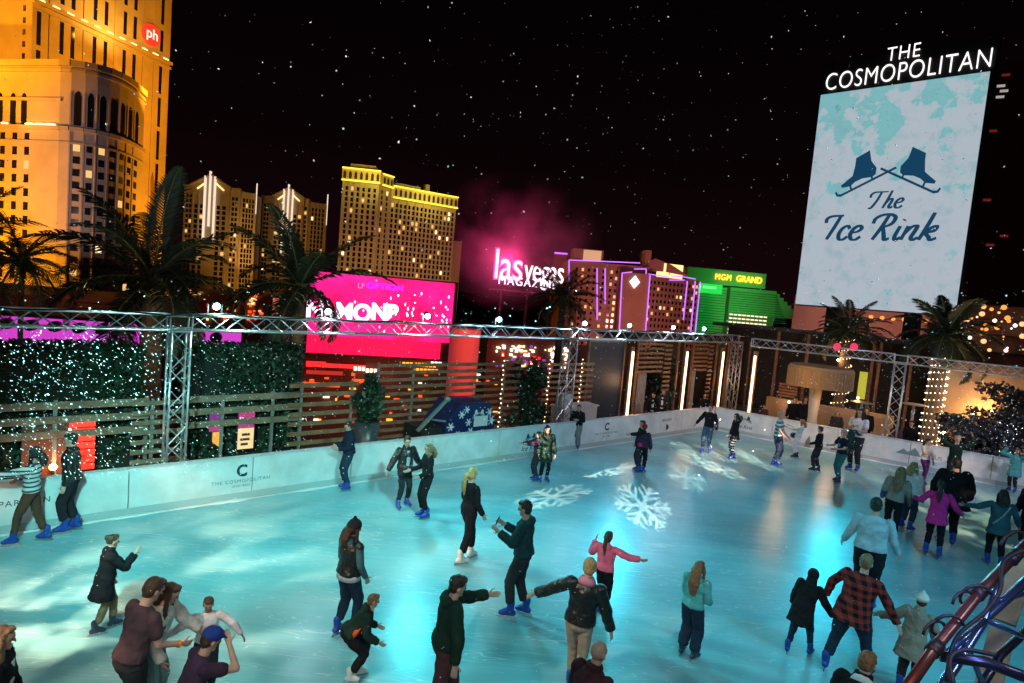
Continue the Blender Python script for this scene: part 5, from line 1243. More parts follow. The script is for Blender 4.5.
    for i in (0, 1):
        body.capsule(wp(hip[i]), wp(knees[i]), .082*s*S_, .056*s, 10); body.capsule(wp(knees[i]), wp(an[i]), .056*s, .038*s, 10)
        a = arms[i]; body.capsule(wp(a[0]), wp(a[1]), .052*s, .040*s, 10); body.capsule(wp(a[1]), wp(a[2]), .040*s, .027*s, 10)
        # hand: palm, four fingers, thumb
        d = a[3]; up_ = Vector((-a[4], .25, .15)); nrm = (up_-d*up_.dot(d)).normalized(); spd = d.cross(nrm).normalized()
        if spd.y < 0: spd = -spd
        p0 = a[2]+d*.01; body.capsule(wp(p0), wp(p0+d*.075), (.030*s, .017*s), (.040*s, .016*s), 10, (M3 @ spd))
        for q, (fl, off) in enumerate(((.072, .030), (.082, .010), (.077, -.010), (.060, -.030))):
            f0 = p0+d*.08+spd*off; f1 = f0+(d+nrm*.25+spd*off*2.5).normalized()*fl*.55; f2 = f1+(d+nrm*.9+spd*off*1.5).normalized()*fl*.5
            body.capsule(wp(f0-d*.02), wp(f1), .0095*s, .0088*s, 6); body.capsule(wp(f1), wp(f2), .0088*s, .0075*s, 6)
        t0 = p0+d*.02+spd*.03; t1 = t0+(d*.6+spd*.8+nrm*.2).normalized()*.045; t2 = t1+(d*.9+spd*.35+nrm*.35).normalized()*.035
        body.capsule(wp(t0), wp(t1), .013*s, .011*s, 6); body.capsule(wp(t1), wp(t2), .011*s, .008*s, 6)
    body.capsule(wp(neck0-HU*.04), wp(neck1), .062*s, .055*s, 12)
    body.ell(wp(Hd(0, -.005, .03)), .077*s, .097*s, .098*s, HM, 16, 12)
    body.capsule(wp(Hd(0, .025, -.045)), wp(Hd(0, .052, -.085)), (.055*s, .05*s), (.030*s, .026*s), 12, HM @ Vector((1, 0, 0)))
    body.capsule(wp(Hd(0, .090, .012)), wp(Hd(0, .099, -.024)), .009*s, .013*s, 8)
    body.capsule(wp(Hd(-.035, .078, .036)), wp(Hd(.035, .078, .036)), .014*s, .014*s, 8)
    for q in (-1, 1): body.ell(wp(Hd(q*.079, -.005, -.002)), .012*s, .022*s, .034*s, HM, 8, 6)
    bo = body.build('body', sk, t, True); remesh(bo, det_v*s**.5, None)
    if det >= 1:
        for q in (-1, 1): MB().ell(wp(Hd(q*.031, .083, .010)), .015*s, .010*s, .009*s, HM, 8, 6).build('eye', eye_m, t, True)
        MB().ell(wp(Hd(0, .078, -.054)), .022*s, .008*s, .006*s, HM, 8, 6).build('mouth', lip_m, t, True)
    # trousers
    lw = {'trousers': (.104, .078, .062), 'jeans': (.102, .076, .066), 'tights': (.094, .067, .050), 'wide': (.112, .098, .088)}[bot]
    tr = MB(); cuff = .25 if bot != 'wide' else .20
    ring(tr, [(-.13, .10, .09, 0), (-.08, .155*S_, .118, -.01), (0, .176*S_, .128*S_, -.014), (.07, .168*S_, .120*S_, -.008), (.10, .15*S_, .11*S_, -.004)])
    for i in (0, 1):
        v = an[i]-knees[i]; cuffp = knees[i]+v*(1-(cuff-.145)/.425)
        hipp = hip[i]+Vector((0, -.005, -.03))
        tr.path([wp(hipp+Vector((0, 0, .05))), wp(hipp), wp(hipp.lerp(knees[i], .5)), wp(knees[i]), wp(knees[i].lerp(cuffp, .5)), wp(cuffp)],
                [lw[0]*.7*s, lw[0]*s*S_, (lw[0]*.55+lw[1]*.45)*s*S_, lw[1]*s, (lw[1]*.5+lw[2]*.5)*s, lw[2]*s], 12)
    if bot != 'none': o = tr.build('trousers', botm or cloth('cloth_black', (.012, .012, .015)), t, True); remesh(o, max(.0115, det_v)*s**.5, wr, .026)
    # top
    tp = MB(); hem = {'tee': -.02, 'long': -.02, 'hoodie': -.03, 'vest': -.02, 'jacket': -.03, 'coat': -.36, 'cape': -.22, 'crop': .04, 'dress': -.22}[top]
    fat = {'tee': .012, 'long': .014, 'hoodie': .024, 'vest': .034, 'jacket': .028, 'coat': .030, 'cape': .05, 'crop': .012, 'dress': .014}[top]
    rs = []
    if hem < -.2: rs.append((hem, (.205 if top != 'cape' else .27)*S_+fat, .17*S_+fat, -.01))
    rs += [(max(hem, -.06) if hem > -.2 else -.10, .175*S_+fat, .125*S_+fat, -.012), (.04, .168*S_+fat, .118*S_+fat, -.010), (.12, .150*S_+fat, .103*S_+fat, 0), (.22, .152*S_+fat, .106*S_+fat, .005), (.33, .168*S_+fat, .115*S_+fat, .005), (.41, .168*S_+fat*.8, .10+fat, -.005), (.465, .12*S_+fat*.5, .078+fat*.8, -.012), (.505, .066, .064, -.012)]
    ring(tp, rs, 16)
    for i in (0, 1):
        a = arms[i]; f_ = fat*.75
        if top == 'vest': tp.capsule(wp(T(-.12 if i == 0 else .12, -.005, .41)), wp(a[0]), .075*s, .06*s, 10); continue
        if top == 'cape': tp.capsule(wp(a[0]), wp(a[1]), .11*s, .13*s, 10); tp.capsule(wp(a[1]), wp(a[1].lerp(a[2], .6)), .12*s, .10*s, 10); continue
        tp.capsule(wp(a[0]), wp(a[0].lerp(a[1], .55 if top == 'tee' else 1.)), (.056+f_)*s, (.050+f_)*s if top != 'tee' else (.056+f_)*s, 10)
        if top != 'tee': tp.path([wp(a[1]), wp(a[1].lerp(a[2], .5)), wp(a[1].lerp(a[2], .97))], [(.047+f_)*s, (.043+f_)*s, (.036+f_)*s], 10)
    if top in ('hoodie',) : tp.capsule(wp(T(-.06, -.085, .485)), wp(T(.06, -.085, .485)), .055*s, .055*s, 10)
    if top in ('jacket', 'coat', 'vest'): tp.path([wp(T(0, -.012, .47)), wp(neck0+HU*.055)], [.085*s, .078*s], 14)
    o = tp.build({'tee': 'shirt', 'long': 'shirt', 'crop': 'shirt', 'hoodie': 'hoodie', 'vest': 'vest', 'jacket': 'jacket', 'coat': 'coat', 'cape': 'cape', 'dress': 'tunic'}[top], topm or cloth('cloth_black', (.012, .012, .015)), t, True)
    remesh(o, max(.0115, det_v)*s**.5, wr, .034 if top in ('jacket', 'coat', 'hoodie', 'cape', 'vest') else .024)
    if inner:      # shirt under a vest or open jacket: sleeves, hem
        im = MB()
        ring(im, [(-.10, .182*S_, .13*S_, -.012), (.02, .178*S_, .128*S_, -.012), (.12, .15*S_, .104*S_, 0)], 14)
        if top == 'vest':
            for i in (0, 1): a = arms[i]; im.capsule(wp(a[0]), wp(a[1]), .064*s, .056*s, 10); im.path([wp(a[1]), wp(a[1].lerp(a[2], .97))], [.055*s, .042*s], 10)
            im.capsule(wp(T(-.05, -.07, .49)), wp(T(.05, -.07, .49)), .06*s, .06*s, 10); im.capsule(wp(T(0, .03, .48)), wp(T(0, -.05, .49)), .08*s, .08*s, 10)
        else: im.path([wp(T(0, .10*S_+fat*.7, .05)), wp(T(0, .112*S_+fat*.8, .25)), wp(T(0, .075+fat, .44))], [(.05*s, .02*s), (.06*s, .022*s), (.045*s, .03*s)], 12, True, M3 @ TX)
        o = im.build('under_shirt', inner, t, True); remesh(o, .0115*s**.5, wr, .012)
    # skates
    for i in (0, 1):
        q = Vector((an[i].x, an[i].y, 0)); to = Vector((.18*(1 if i else -1), 1, 0)).normalized(); sd = Vector((to.y, -to.x, 0))
        bm = MB(); bm.capsule(wp(q+Vector((0, 0, .245))+Vector((0, -.012, 0))), wp(q+Vector((0, 0, .13))), .060*s, .058*s, 10)
        bm.capsule(wp(q-to*.05+Vector((0, 0, .095))), wp(q+to*.14+Vector((0, 0, .085))), (.048*s, .046*s), (.050*s, .036*s), 10, M3 @ sd)
        bm.capsule(wp(q+Vector((0, 0, .14))), wp(q+to*.09+Vector((0, 0, .105))), .052*s, .045*s, 10)
        b_ = bm.build('skate_boot', boot, t, True); remesh(b_, .0115*s**.5 if det else .02)
        bl = MB(); P = lambda a_, z_: wp(q+to*a_+sd*.004+Vector((0, 0, z_)))
        bl.prism([P(-.11, .004), P(.17, .004), P(.20, .022), P(.16, .030), P(.12, .052), P(.08, .030), P(-.02, .030), P(-.05, .052), P(-.09, .052), P(-.12, .02)], M3 @ (sd*-.008*s))
        bl.build('blade', steel, b_)
    # hair
    if hair != 'bald' or hat:
        hm = MB(); hmn = 'hair'
        if hair != 'bald':
            hm.ell(wp(Hd(0, -.022, .045)), .088*s, .099*s, .098*s, HM, 14, 10)
            hm.ell(wp(Hd(0, .045, .095)), .062*s, .050*s, .036*s, HM, 12, 8)
            if hair in ('long', 'pony', 'bob'):
                hm.ell(wp(Hd(0, -.045, .0)), .092*s, .078*s, .095*s, HM, 14, 10)
            if hair in ('long', 'bob'):
                Lh = .42 if hair == 'long' else .20
                bk_ = Hd(0, -.115, -.02); dn = (Vector((0, 0, -1))-TF*.06).normalized() if lean < 25 else (-TU*.9+TF*.1).normalized()
                e1 = bk_+dn*Lh*.5-TF*.045; e2 = bk_+dn*Lh-TF*.035
                hm.path([wp(Hd(0, -.06, .03)), wp(bk_), wp(e1), wp(e2)], [(.09*s, .06*s), (.098*s, .065*s), (.110*s, .060*s), (.060*s, .04*s)], 12, True, HM @ Vector((1, 0, 0)))
                for q in (-1, 1):
                    hm.path([wp(Hd(q*.07, .01, .04)), wp(Hd(q*.088, .012, -.04)), wp(Hd(q*.09, .02, -.10)+dn*Lh*.35), wp(Hd(q*.075, .03, -.10)+dn*Lh*.7)], [(.03*s, .035*s), (.028*s, .04*s), (.03*s, .035*s), (.014*s, .016*s)], 8)
            if hair == 'pony':
                p0 = Hd(0, -.11, .03); p1 = p0-HF*.05-HU*.03; p2 = p1+Vector((0, 0, -.18))-TF*.02; p3 = p2+Vector((0, 0, -.20))+TF*.02
                hm.path([wp(p0), wp(p1), wp(p2), wp(p3)], [.030*s, .040*s, .045*s, .018*s], 10)
            if hair == 'bun': hm.ell(wp(Hd(0, -.10, .09)), .045*s, .045*s, .045*s, HM)
            if hair == 'short': hm.ell(wp(Hd(0, -.05, -.01)), .080*s, .062*s, .07*s, HM, 12, 8)
            o = hm.build('hair', HC[hairc], t, True); remesh(o, max(.0095, det_v)*s**.5, hr_t, .022, 1)
        if hair == 'bald':
            pass
        if hat == 'beanie':
            hb = MB(); hb.ell(wp(Hd(0, -.015, .065)), .097*s, .112*s, .105*s, HM, 16, 10); hb.path([wp(Hd(0, -.018, .045)), wp(Hd(0, -.02, .085))], [(.106*s, .118*s), (.104*s, .116*s)], 18, True, HM @ Vector((1, 0, 0)))
            hb.ell(wp(Hd(0, -.03, .18)), .03*s, .03*s, .028*s, HM); o = hb.build('beanie', hatm, t, True); remesh(o, .0115*s**.5, wr, .008)
        if hat == 'cap':
            hb = MB(); hb.ell(wp(Hd(0, -.012, .065)), .095*s, .108*s, .088*s, HM, 16, 10); hb.path([wp(Hd(0, .05, .072)), wp(Hd(0, .11, .066)), wp(Hd(0, .175, .050))], [(.085*s, .012*s), (.082*s, .010*s), (.045*s, .008*s)], 14, True, HM @ Vector((1, 0, 0)))
            o = hb.build('cap', hatm, t, True); remesh(o, .009*s**.5)
        if hat == 'hood':
            hb = MB(); hb.ell(wp(Hd(0, -.03, .035)), .108*s, .112*s, .125*s, HM, 16, 10); hb.capsule(wp(Hd(0, -.05, -.04)), wp(T(0, -.04, .47)), .095*s, .11*s); o = hb.build('hood', hatm, t, True); remesh(o, .0115*s**.5, wr, .012)
        if hat == 'band':
            MB().path([wp(Hd(0, -.012, .055)), wp(Hd(0, -.014, .085))], [(.096*s, .112*s), (.093*s, .108*s)], 18, True, HM @ Vector((1, 0, 0))).build('head_band', hatm, t, True)
    if extra: extra(t, wp, T, Hd, arms, s, M3, HM, TX, TF, TU)
    t['label'] = label
    return t

c_blk = cloth('cloth_black', (.012, .012, .015)); c_dk = cloth('cloth_charcoal', (.030, .032, .038)); jean = cloth('denim_dark', (.020, .035, .065)); jeanb = cloth('denim_blue', (.06, .11, .18))
leather = mat('leather_black', (.010, .012, .012), .33, bump=.6, bscale=25)
tealh = cloth('teal_hoodie', (.05, .13, .15)); darkteal = cloth('dark_teal', (.018, .05, .055)); white = cloth('cloth_white', (.68, .68, .70)); maroon = cloth('cloth_maroon', (.10, .035, .04))
brownp = cloth('brown_top', (.085, .050, .062)); purpled = cloth('dark_purple', (.055, .030, .060)); pink = cloth('pink_hoodie', (.75, .13, .22)); mag = cloth('magenta_top', (.62, .03, .22)); beige = cloth('beige_tights', (.34, .26, .19))
tan = cloth('tan_coat', (.27, .235, .19)); lgrey = cloth('light_grey_shirt', (.33, .42, .46)); tealk = cloth('teal_top', (.10, .42, .42)); khaki = cloth('khaki', (.20, .14, .09)); greyt = cloth('grey_trousers', (.20, .20, .22)); purp_l = cloth('purple_leggings', (.12, .03, .12)); navyc = cloth('navy_cloth', (.012, .020, .045)); tealtr = cloth('teal_trousers', (.03, .16, .17))
orange_m = cloth('orange_panel', (.75, .10, .03)); greensh = cloth('dark_green_cloth', (.015, .035, .025)); capblue = cloth('cap_blue', (.025, .055, .28)); cream = cloth('cream_knit', (.62, .58, .52)); redh = cloth('red_hat', (.35, .02, .05))
def patterned(name, c1_, c2_, kind, scale=12.):
    m = cloth(name, c1_); nt, b = nodes_of(m); tc = nt.nodes.new('ShaderNodeTexCoord'); out = []
    def band(sep, sc, thr):
        mu = nt.nodes.new('ShaderNodeMath'); mu.operation = 'MULTIPLY'; mu.inputs[1].default_value = sc; nt.links.new(sep, mu.inputs[0])
        fr = nt.nodes.new('ShaderNodeMath'); fr.operation = 'FRACT'; nt.links.new(mu.outputs[0], fr.inputs[0])
        lt = nt.nodes.new('ShaderNodeMath'); lt.operation = 'GREATER_THAN'; lt.inputs[1].default_value = thr; nt.links.new(fr.outputs[0], lt.inputs[0]); return lt.outputs[0]
    sep = nt.nodes.new('ShaderNodeSeparateXYZ'); nt.links.new(tc.outputs['Object'], sep.inputs[0])
    mx = nt.nodes.new('ShaderNodeMix'); mx.data_type = 'RGBA'; mx.inputs[6].default_value = (*c1_, 1); mx.inputs[7].default_value = (*c2_, 1)
    if kind == 'stripe': nt.links.new(band(sep.outputs['Z'], scale, .62), mx.inputs[0])
    else:
        ad = nt.nodes.new('ShaderNodeMath'); ad.operation = 'ADD'; nt.links.new(band(sep.outputs['X'], scale, .5), ad.inputs[0]); nt.links.new(band(sep.outputs['Z'], scale, .5), ad.inputs[1])
        hf = nt.nodes.new('ShaderNodeMath'); hf.operation = 'MULTIPLY'; hf.inputs[1].default_value = .5; nt.links.new(ad.outputs[0], hf.inputs[0]); nt.links.new(hf.outputs[0], mx.inputs[0])
    nt.links.new(mx.outputs[2], b.inputs['Base Color']); return m
stripe_g = patterned('striped_sweater', (.50, .52, .54), (.03, .06, .08), 'stripe', 13); stripe_t = patterned('striped_polo', (.03, .20, .24), (.65, .68, .66), 'stripe', 8); stripe_l = patterned('striped_leggings', (.015, .015, .02), (.6, .6, .6), 'stripe', 11)
plaid = patterned('plaid_red', (.26, .035, .03), (.012, .008, .010), 'plaid', 9)
patt = cloth('dark_print', (.02, .018, .024)); brownj = cloth('brown_patterned', (.09, .045, .03))

hang = ((.05, .15, -1), (.2, .05, -1))
def bracelet(m_, idx, r=.034):
    def f(t, wp, T, Hd, arms, s, M3, HM, TX, TF, TU):
        a = arms[idx]; MB().path([wp(a[1].lerp(a[2], .88)), wp(a[1].lerp(a[2], .95))], r*s*1.15, 12).build('wristband', m_, t, True)
    return f

person('person in a grey striped sweater and brown trousers by the far left barrier', feet=(33, 543), head=(31, 447), face=285, lean=-4, armL=((.9, .1, -.25), (1, 0, -.1)), armR=((.4, .5, -.8), (.8, .2, -.5)), stance=((.28, .08), (-.18, -.08)), top='long', topm=stripe_g, botm=brownj, bot='tights', hairc='black', hair='bob')
person('man in black jacket and dark printed trousers before the glowing red light box', feet=(72, 531), head=(70, 434), face=280, lean=2, hd=(-8, 0), armL=((-.1, .1, -1), (.3, .1, -1)), stance=((.10, .10), (-.05, -.05)), top='jacket', topm=leather, botm=patt, hairc='black')
person('girl in a long black coat and khaki leggings behind the man in brown', feet=(107, 631), head=(124, 536), face=78, lean=8, armR=((.55, .1, -.6), (.6, -.1, .8)), armL=((.1, .12, -1), (.3, .0, -1)), stance=((.10, .06), (-.20, -.06)), top='coat', topm=c_blk, botm=khaki, bot='tights', hair='bun', hairc='brown', boot=bootd, pf=1.0, det=1)
person('man in a purplish brown shirt with an orange wristband', head=(148, 586), h=1.82, face=62, lean=15, hd=(5, 16), armR=((.15, .15, -1), (.85, .0, -.35)), armL=((.1, .2, -1), (.3, .0, -.9)), stance=((.15, .12), (-.1, -.12)), top='tee', topm=brownp, botm=c_dk, hairc='brown', slim=1.06, det=2, pf=.955, extra=bracelet(cloth('orange_band', (.9, .28, .02)), 1))
person('woman in a white sweater with long dark hair, beside the man in brown', head=(168, 585), h=1.64, face=120, lean=16, hd=(-10, 14), armL=((.4, .35, -.8), (.6, .3, -.7)), armR=((.1, .15, -1), (.4, -.1, -.9)), top='hoodie', topm=cream, botm=cloth('grey_green_jeans', (.14, .25, .25)), hair='long', hairc='brown', det=2, pf=.98)
def kid_print(t, wp, T, Hd, arms, s, M3, HM, TX, TF, TU):
    for x, z, r_ in ((-.04, .28, .045), (.04, .30, .04), (0, .23, .04)): MB().ell(wp(T(x, .128, z)), r_*s, .008*s, r_*.7*s, M3).build('chest_print', cloth('print_pink', (.55, .12, .22)), t, True)
person('small boy in a white top with a pink print, arms held out', head=(209, 597), h=1.22, face=178, hd=(5, 12), armR=((.1, 1, -.55), (.1, .9, -.45)), armL=((.15, .7, -.6), (.1, .6, -.9)), top='long', topm=white, botm=c_dk, hairc='brown', sk=skin2, det=2, extra=kid_print)
person('person in a bright blue cap and dark purple top with one arm raised', head=(211, 631), h=1.66, face=75, lean=22, hd=(0, 10), armR=((.75, .2, -.1), (-.1, -.7, .8)), armL=((.2, .2, -1), (.4, 0, -.8)), top='tee', topm=purpled, botm=c_dk, hairc='brown', hat='cap', hatm=capblue, det=2, pf=.97)
person('blonde woman in a black jacket over a white top at the bottom left edge', head=(3, 628), h=1.66, face=105, lean=8, armR=((.2, .2, -1), (.5, .1, -.9)), top='jacket', topm=c_blk, inner=white, botm=c_dk, hair='long', hairc='tan', det=2)
person('man in dark jacket and jeans standing against the left barrier looking at his hands', feet=(346, 490), head=(352, 422), face=255, armL=((.2, .1, -1), (.9, -.3, -.1)), armR=((.2, .15, -1), (.9, -.3, -.1)), hd=(-5, 12), top='jacket', topm=navyc, botm=jean, hairc='black')
person('man in an open black jacket over a pale shirt holding hands with the blonde woman', feet=(401, 507), head=(405, 436), face=150, armL=((.1, .5, -1), (.2, .6, -.8)), armR=((.0, .55, -.9), (.0, .5, -1)), hd=(5, 8), stance=((.02, .14), (.08, -.14)), top='jacket', topm=leather, inner=lgrey, botm=c_dk, bot='tights', hairc='brown')
person('woman with shoulder length blonde hair in black beside the man in the open jacket', feet=(425, 518), head=(426, 444), face=250, armR=((.3, .2, -.9), (.9, .1, -.3)), armL=((.2, .2, -1), (.9, .1, -.3)), stance=((.0, .08), (.05, -.08)), top='long', topm=c_blk, botm=c_blk, bot='tights', hair='bob', hairc='tan')
person('woman in black with a long blonde ponytail and white skates', feet=(464, 562), head=(469, 469), face=55, armR=((.1, .12, -1), (.5, .0, -.8)), armL=((.15, .2, -1), (.5, 0, -.9)), stance=((.20, .09), (-.14, -.07)), top='long', topm=c_blk, botm=c_blk, bot='trousers', hair='pony', hairc='blonde', boot=bootw)
person('teenager in a dark padded vest over a teal hoodie with a dark beanie', feet=(343, 637), head=(345, 523), face=48, hd=(18, 8), armR=((.05, .12, -1), (.5, .0, -.9)), armL=((.1, .12, -1), (.5, 0, -.9)), stance=((-.02, .12), (.12, -.10)), top='vest', topm=leather, inner=tealh, botm=jean, hair='bob', hairc='brown', hat='beanie', hatm=c_dk, det=2,
       extra=lambda t, wp, T, Hd, arms, s, M3, HM, TX, TF, TU: MB().path([wp(T(0, -.012, -.10)), wp(T(0, -.012, .02))], [(.208*s, .158*s), (.20*s, .15*s)], 20, True, M3 @ TX).build('shirt_hem', white, t, True))
def orange_p(t, wp, T, Hd, arms, s, M3, HM, TX, TF, TU):
    for q in (-1, 1):
        MB().path([wp(T(q*.172, .02, -.02)), wp(T(q*.172, .02, .12)), wp(T(q*.165, .02, .24))], [(.055*s, .03*s), (.05*s, .03*s), (.02*s, .02*s)], 10, True, M3 @ TF).build('orange_panel', orange_m, t, True)
person('boy in a dark jacket with orange panels leaning forward with bent arms', feet=(355, 680), head=(398, 600), h=1.30, face=85, lean=42, hd=(0, -12), crouch=.12, backh=-.12, armR=((-.1, .15, -1), (.8, .1, -.5)), armL=((-.1, .25, -1), (.8, .0, -.4)), stance=((.05, .10), (-.10, -.08)), top='hoodie', topm=greensh, botm=c_blk, hairc='tan', boot=bootw, det=2, extra=orange_p)
person('man in a dark green hooded jacket and maroon trousers holding one arm out', head=(455, 577), h=1.80, face=72, armR=((.05, .3, -1), (-.1, .2, -1)), armL=((.95, .15, -.18), (1, .1, -.05)), hd=(5, 8), lean=6, stance=((.22, .10), (-.18, -.08)), top='hoodie', topm=greensh, botm=maroon, hairc='black', det=2)
def phone(t, wp, T, Hd, arms, s, M3, HM, TX, TF, TU):
    c_ = (arms[0][2]+arms[1][2])*.5+arms[0][3]*.10
    o = MB(); n_ = Vector((0, 1, .35)).normalized(); u_ = Vector((0, -.35, 1)).normalized(); x_ = Vector((1, 0, 0))
    q = [wp(c_+x_*a+u_*b_+Vector((0, 0, .05))) for a, b_ in ((-.04, -.08), (.04, -.08), (.04, .08), (-.04, .08))]
    p = o.prism(q, M3 @ (n_*.01)).build('smartphone', black, None); tag(p, 'dark smartphone held up in both hands by the man in the teal hoodie', 'phone')
def glasses(t, wp, T, Hd, arms, s, M3, HM, TX, TF, TU):
    mb = MB(); mb.path([wp(Hd(-.07, .02, .015)), wp(Hd(-.06, .09, .015)), wp(Hd(.06, .09, .015)), wp(Hd(.07, .02, .015))], .004*s, 5); mb.build('glasses', black, t)
    phone(t, wp, T, Hd, arms, s, M3, HM, TX, TF, TU)
person('man in a dark teal hoodie and glasses holding up a phone', feet=(517, 617), head=(527, 502), face=282, hd=(0, 6), armL=((.45, .08, -.9), (.85, -.15, .45)), armR=((.45, .08, -.9), (.85, -.15, .45)), stance=((.10, .09), (-.10, -.10)), top='hoodie', topm=darkteal, botm=c_dk, hairc='black', det=2, extra=glasses)
person('woman in a shiny black leather jacket and beige tights with arms spread, seen from behind', feet=(570, 692), head=(586, 559), face=8, side=5, lean=4, hd=(0, 10), armL=((.1, .9, -.55), (.0, .9, -.5)), armR=((.1, .35, -1), (.1, .3, -1)), stance=((.05, .02), (-.12, -.10)), top='jacket', topm=leather, botm=beige, bot='tights', hair='short', hairc='blonde', det=2,
       extra=lambda t, wp, T, Hd, arms, s, M3, HM, TX, TF, TU: MB().path([wp(T(0, -.02, .47)), wp(T(0, -.015, .52)), wp(T(0, -.01, .56))], [(.12*s, .11*s), (.11*s, .10*s), (.08*s, .08*s)], 16, True, M3 @ TX).build('scarf', cloth('pink_scarf', (.60, .20, .28)), t, True))
person('girl in a bright pink hoodie with a dark ponytail and one arm stretched right', feet=(600, 614), head=(605, 533), face=20, armR=((.2, 1, -.35), (.2, 1, .05)), armL=((.2, .5, -.6), (.3, -.1, .9)), hd=(0, 5), stance=((.02, .07), (.05, -.07)), top='hoodie', topm=pink, botm=c_blk, hair='pony', hairc='brown', det=2)
person('girl in a teal top and dark jeans with long ginger brown hair', feet=(688, 658), head=(702, 562), face=25, side=4, armR=((.15, .1, -1), (.7, -.2, -.4)), armL=((.15, .1, -1), (.7, -.2, -.4)), stance=((.0, .14), (.0, -.10)), top='hoodie', topm=tealk, botm=jean, bot='wide', hair='long', hairc='ginger', boot=bootd, det=2)
person('bald man in a dark maroon jacket cut by the bottom edge', head=(600, 646), h=1.74, face=40, lean=16, armR=((.2, .2, -1), (.3, .1, -1)), top='jacket', topm=cloth('maroon_dark', (.045, .016, .022)), botm=c_dk, hair='bald', sk=skin2, det=2, pf=.97)
# far group along the left barrier
person('woman in a long dark coat beside the child pointing at the barrier', feet=(543, 482), head=(544, 426), face=160, armR=((.2, .2, -1), (.3, .1, -1)), top='coat', topm=greensh, botm=c_blk, bot='tights', hair='long', hairc='black')
person('child pointing at the skate emblem beside the woman in the long coat', feet=(535, 481), head=(537, 432), face=250, armL=((.9, .3, -.1), (1, .1, 0)), armR=((.8, .0, -.3), (1, 0, -.1)), top='jacket', topm=purpled, botm=c_dk, hairc='black', slim=.9)
person('man in a black top and wide grey trousers with folded arms', feet=(575, 449), head=(575, 405), face=195, armL=((.25, .2, -.9), (.6, -.9, .1)), armR=((.25, .2, -.9), (.6, -.9, .15)), top='hoodie', topm=c_blk, botm=greyt, bot='wide', hairc='black', slim=1.1)
person('adult in black with an arm held out, right behind the child in the red hat', feet=(638, 472), head=(633, 421), face=250, armL=((.8, .3, -.2), (1, .1, -.1)), top='long', topm=c_blk, botm=c_dk, hairc='black')
person('child in a red hat and dark suit with a magenta bag', feet=(640, 473), head=(640, 425), h=1.48, face=20, top='jacket', topm=purpled, botm=c_blk, hair='short', hairc='brown', hat='beanie', hatm=redh,
       extra=lambda t, wp, T, Hd, arms, s, M3, HM, TX, TF, TU: MB().ell(wp(T(-.05, -.17, .05)), .09*s, .05*s, .08*s, M3).build('waist_bag', mag, t, True))
person('man in a black sweater and blue jeans near the far corner', feet=(706, 453), head=(706, 405), face=200, armL=((.0, .3, -1), (.2, .2, -1)), armR=((-.1, .6, -.9), (-.1, .6, -.8)), stance=((.0, .12), (.1, -.10)), top='long', topm=c_blk, botm=jeanb, bot='jeans', hairc='brown')
person('woman in a black top and striped leggings skating by the emblem on the right barrier', feet=(732, 459), head=(734, 414), face=250, armL=((.4, .2, -.8), (.6, .1, -.6)), top='dress', topm=c_blk, botm=stripe_l, bot='tights', hair='bob', hairc='black')
person('man in a teal and white striped shirt and jeans towing the child in white', feet=(774, 466), head=(779, 412), face=100, armR=((.35, .5, -.8), (.6, .5, -.5)), armL=((.2, .3, -1), (.5, .2, -.6)), stance=((.05, .12), (.0, -.14)), top='tee', topm=stripe_t, botm=jean, bot='jeans', hairc='grey', slim=1.1)
def bluebag(t, wp, T, Hd, arms, s, M3, HM, TX, TF, TU):
    MB().ell(wp(T(.30, .18, -.10)), .11*s, .16*s, .13*s, M3).build('shoulder_bag', cloth('bag_blue', (.03, .07, .2)), t, True)
person('girl in white clothes leaning back while being pulled by the man in stripes', feet=(799, 459), head=(802, 421), h=1.45, face=275, lean=-12, armL=((.7, .3, -.3), (.9, .2, .2)), armR=((.7, .2, -.3), (.9, .1, .2)), stance=((.20, .08), (.12, -.08)), top='long', topm=cloth('pale_teal_top', (.42, .58, .60)), botm=white, bot='tights', hair='bob', hairc='ginger', boot=bootd, extra=bluebag)
person('person all in black between the girl in white and the teal trousered man', feet=(816, 472), head=(822, 427), face=285, armL=((.2, .1, -1), (.7, -.2, -.3)), stance=((.1, .06), (-.05, -.06)), top='long', topm=c_blk, botm=c_dk, hair='short', hairc='black', boot=bootd)
person('man in a dark shirt with a blue chest print and teal trousers', feet=(838, 483), head=(844, 430), h=None, face=235, armL=((.4, .3, -.8), (.9, -.2, -.1)), armR=((.4, .3, -.8), (.9, -.3, .0)), stance=((.08, .12), (-.06, -.12)), top='tee', topm=navyc, botm=tealtr, hairc='grey', boot=bootd,
       extra=lambda t, wp, T, Hd, arms, s, M3, HM, TX, TF, TU: MB().ell(wp(T(0, .125, .27)), .07*s, .01*s, .075*s, M3).build('chest_print', cloth('print_blue', (.05, .35, .55)), t, True))
person('person in a white shirt with dark hair behind the man with the blue chest print', feet=(853, 471), head=(852, 409), face=205, armL=((.3, .2, -.9), (.8, -.5, .1)), top='tee', topm=white, botm=c_dk, hair='bob', hairc='black')
person('toddler in dark teal carried by the person in the white shirt', loc=(0, 0, 0), h=.95, face=190, armL=((.5, .3, -.5), (.8, .2, .1)), top='long', topm=darkteal, botm=darkteal, hairc='brown', boot=bootd, det=0)
_td = bpy.data.objects[[o.name for o in COL.objects if o.get('label', '').startswith('toddler')][0]]
_g = G(848, 473); _td.location = (_g.x-.12, _g.y-.15, .72)
person('woman in a white shirt and purple leggings by the mountain emblem on the right barrier', feet=(922, 484), head=(922, 439), face=130, armR=((.4, .3, -.6), (.8, .1, .1)), stance=((-.1, .06), (.12, -.08)), top='tee', topm=white, botm=purp_l, bot='tights', hair='pony', hairc='brown')
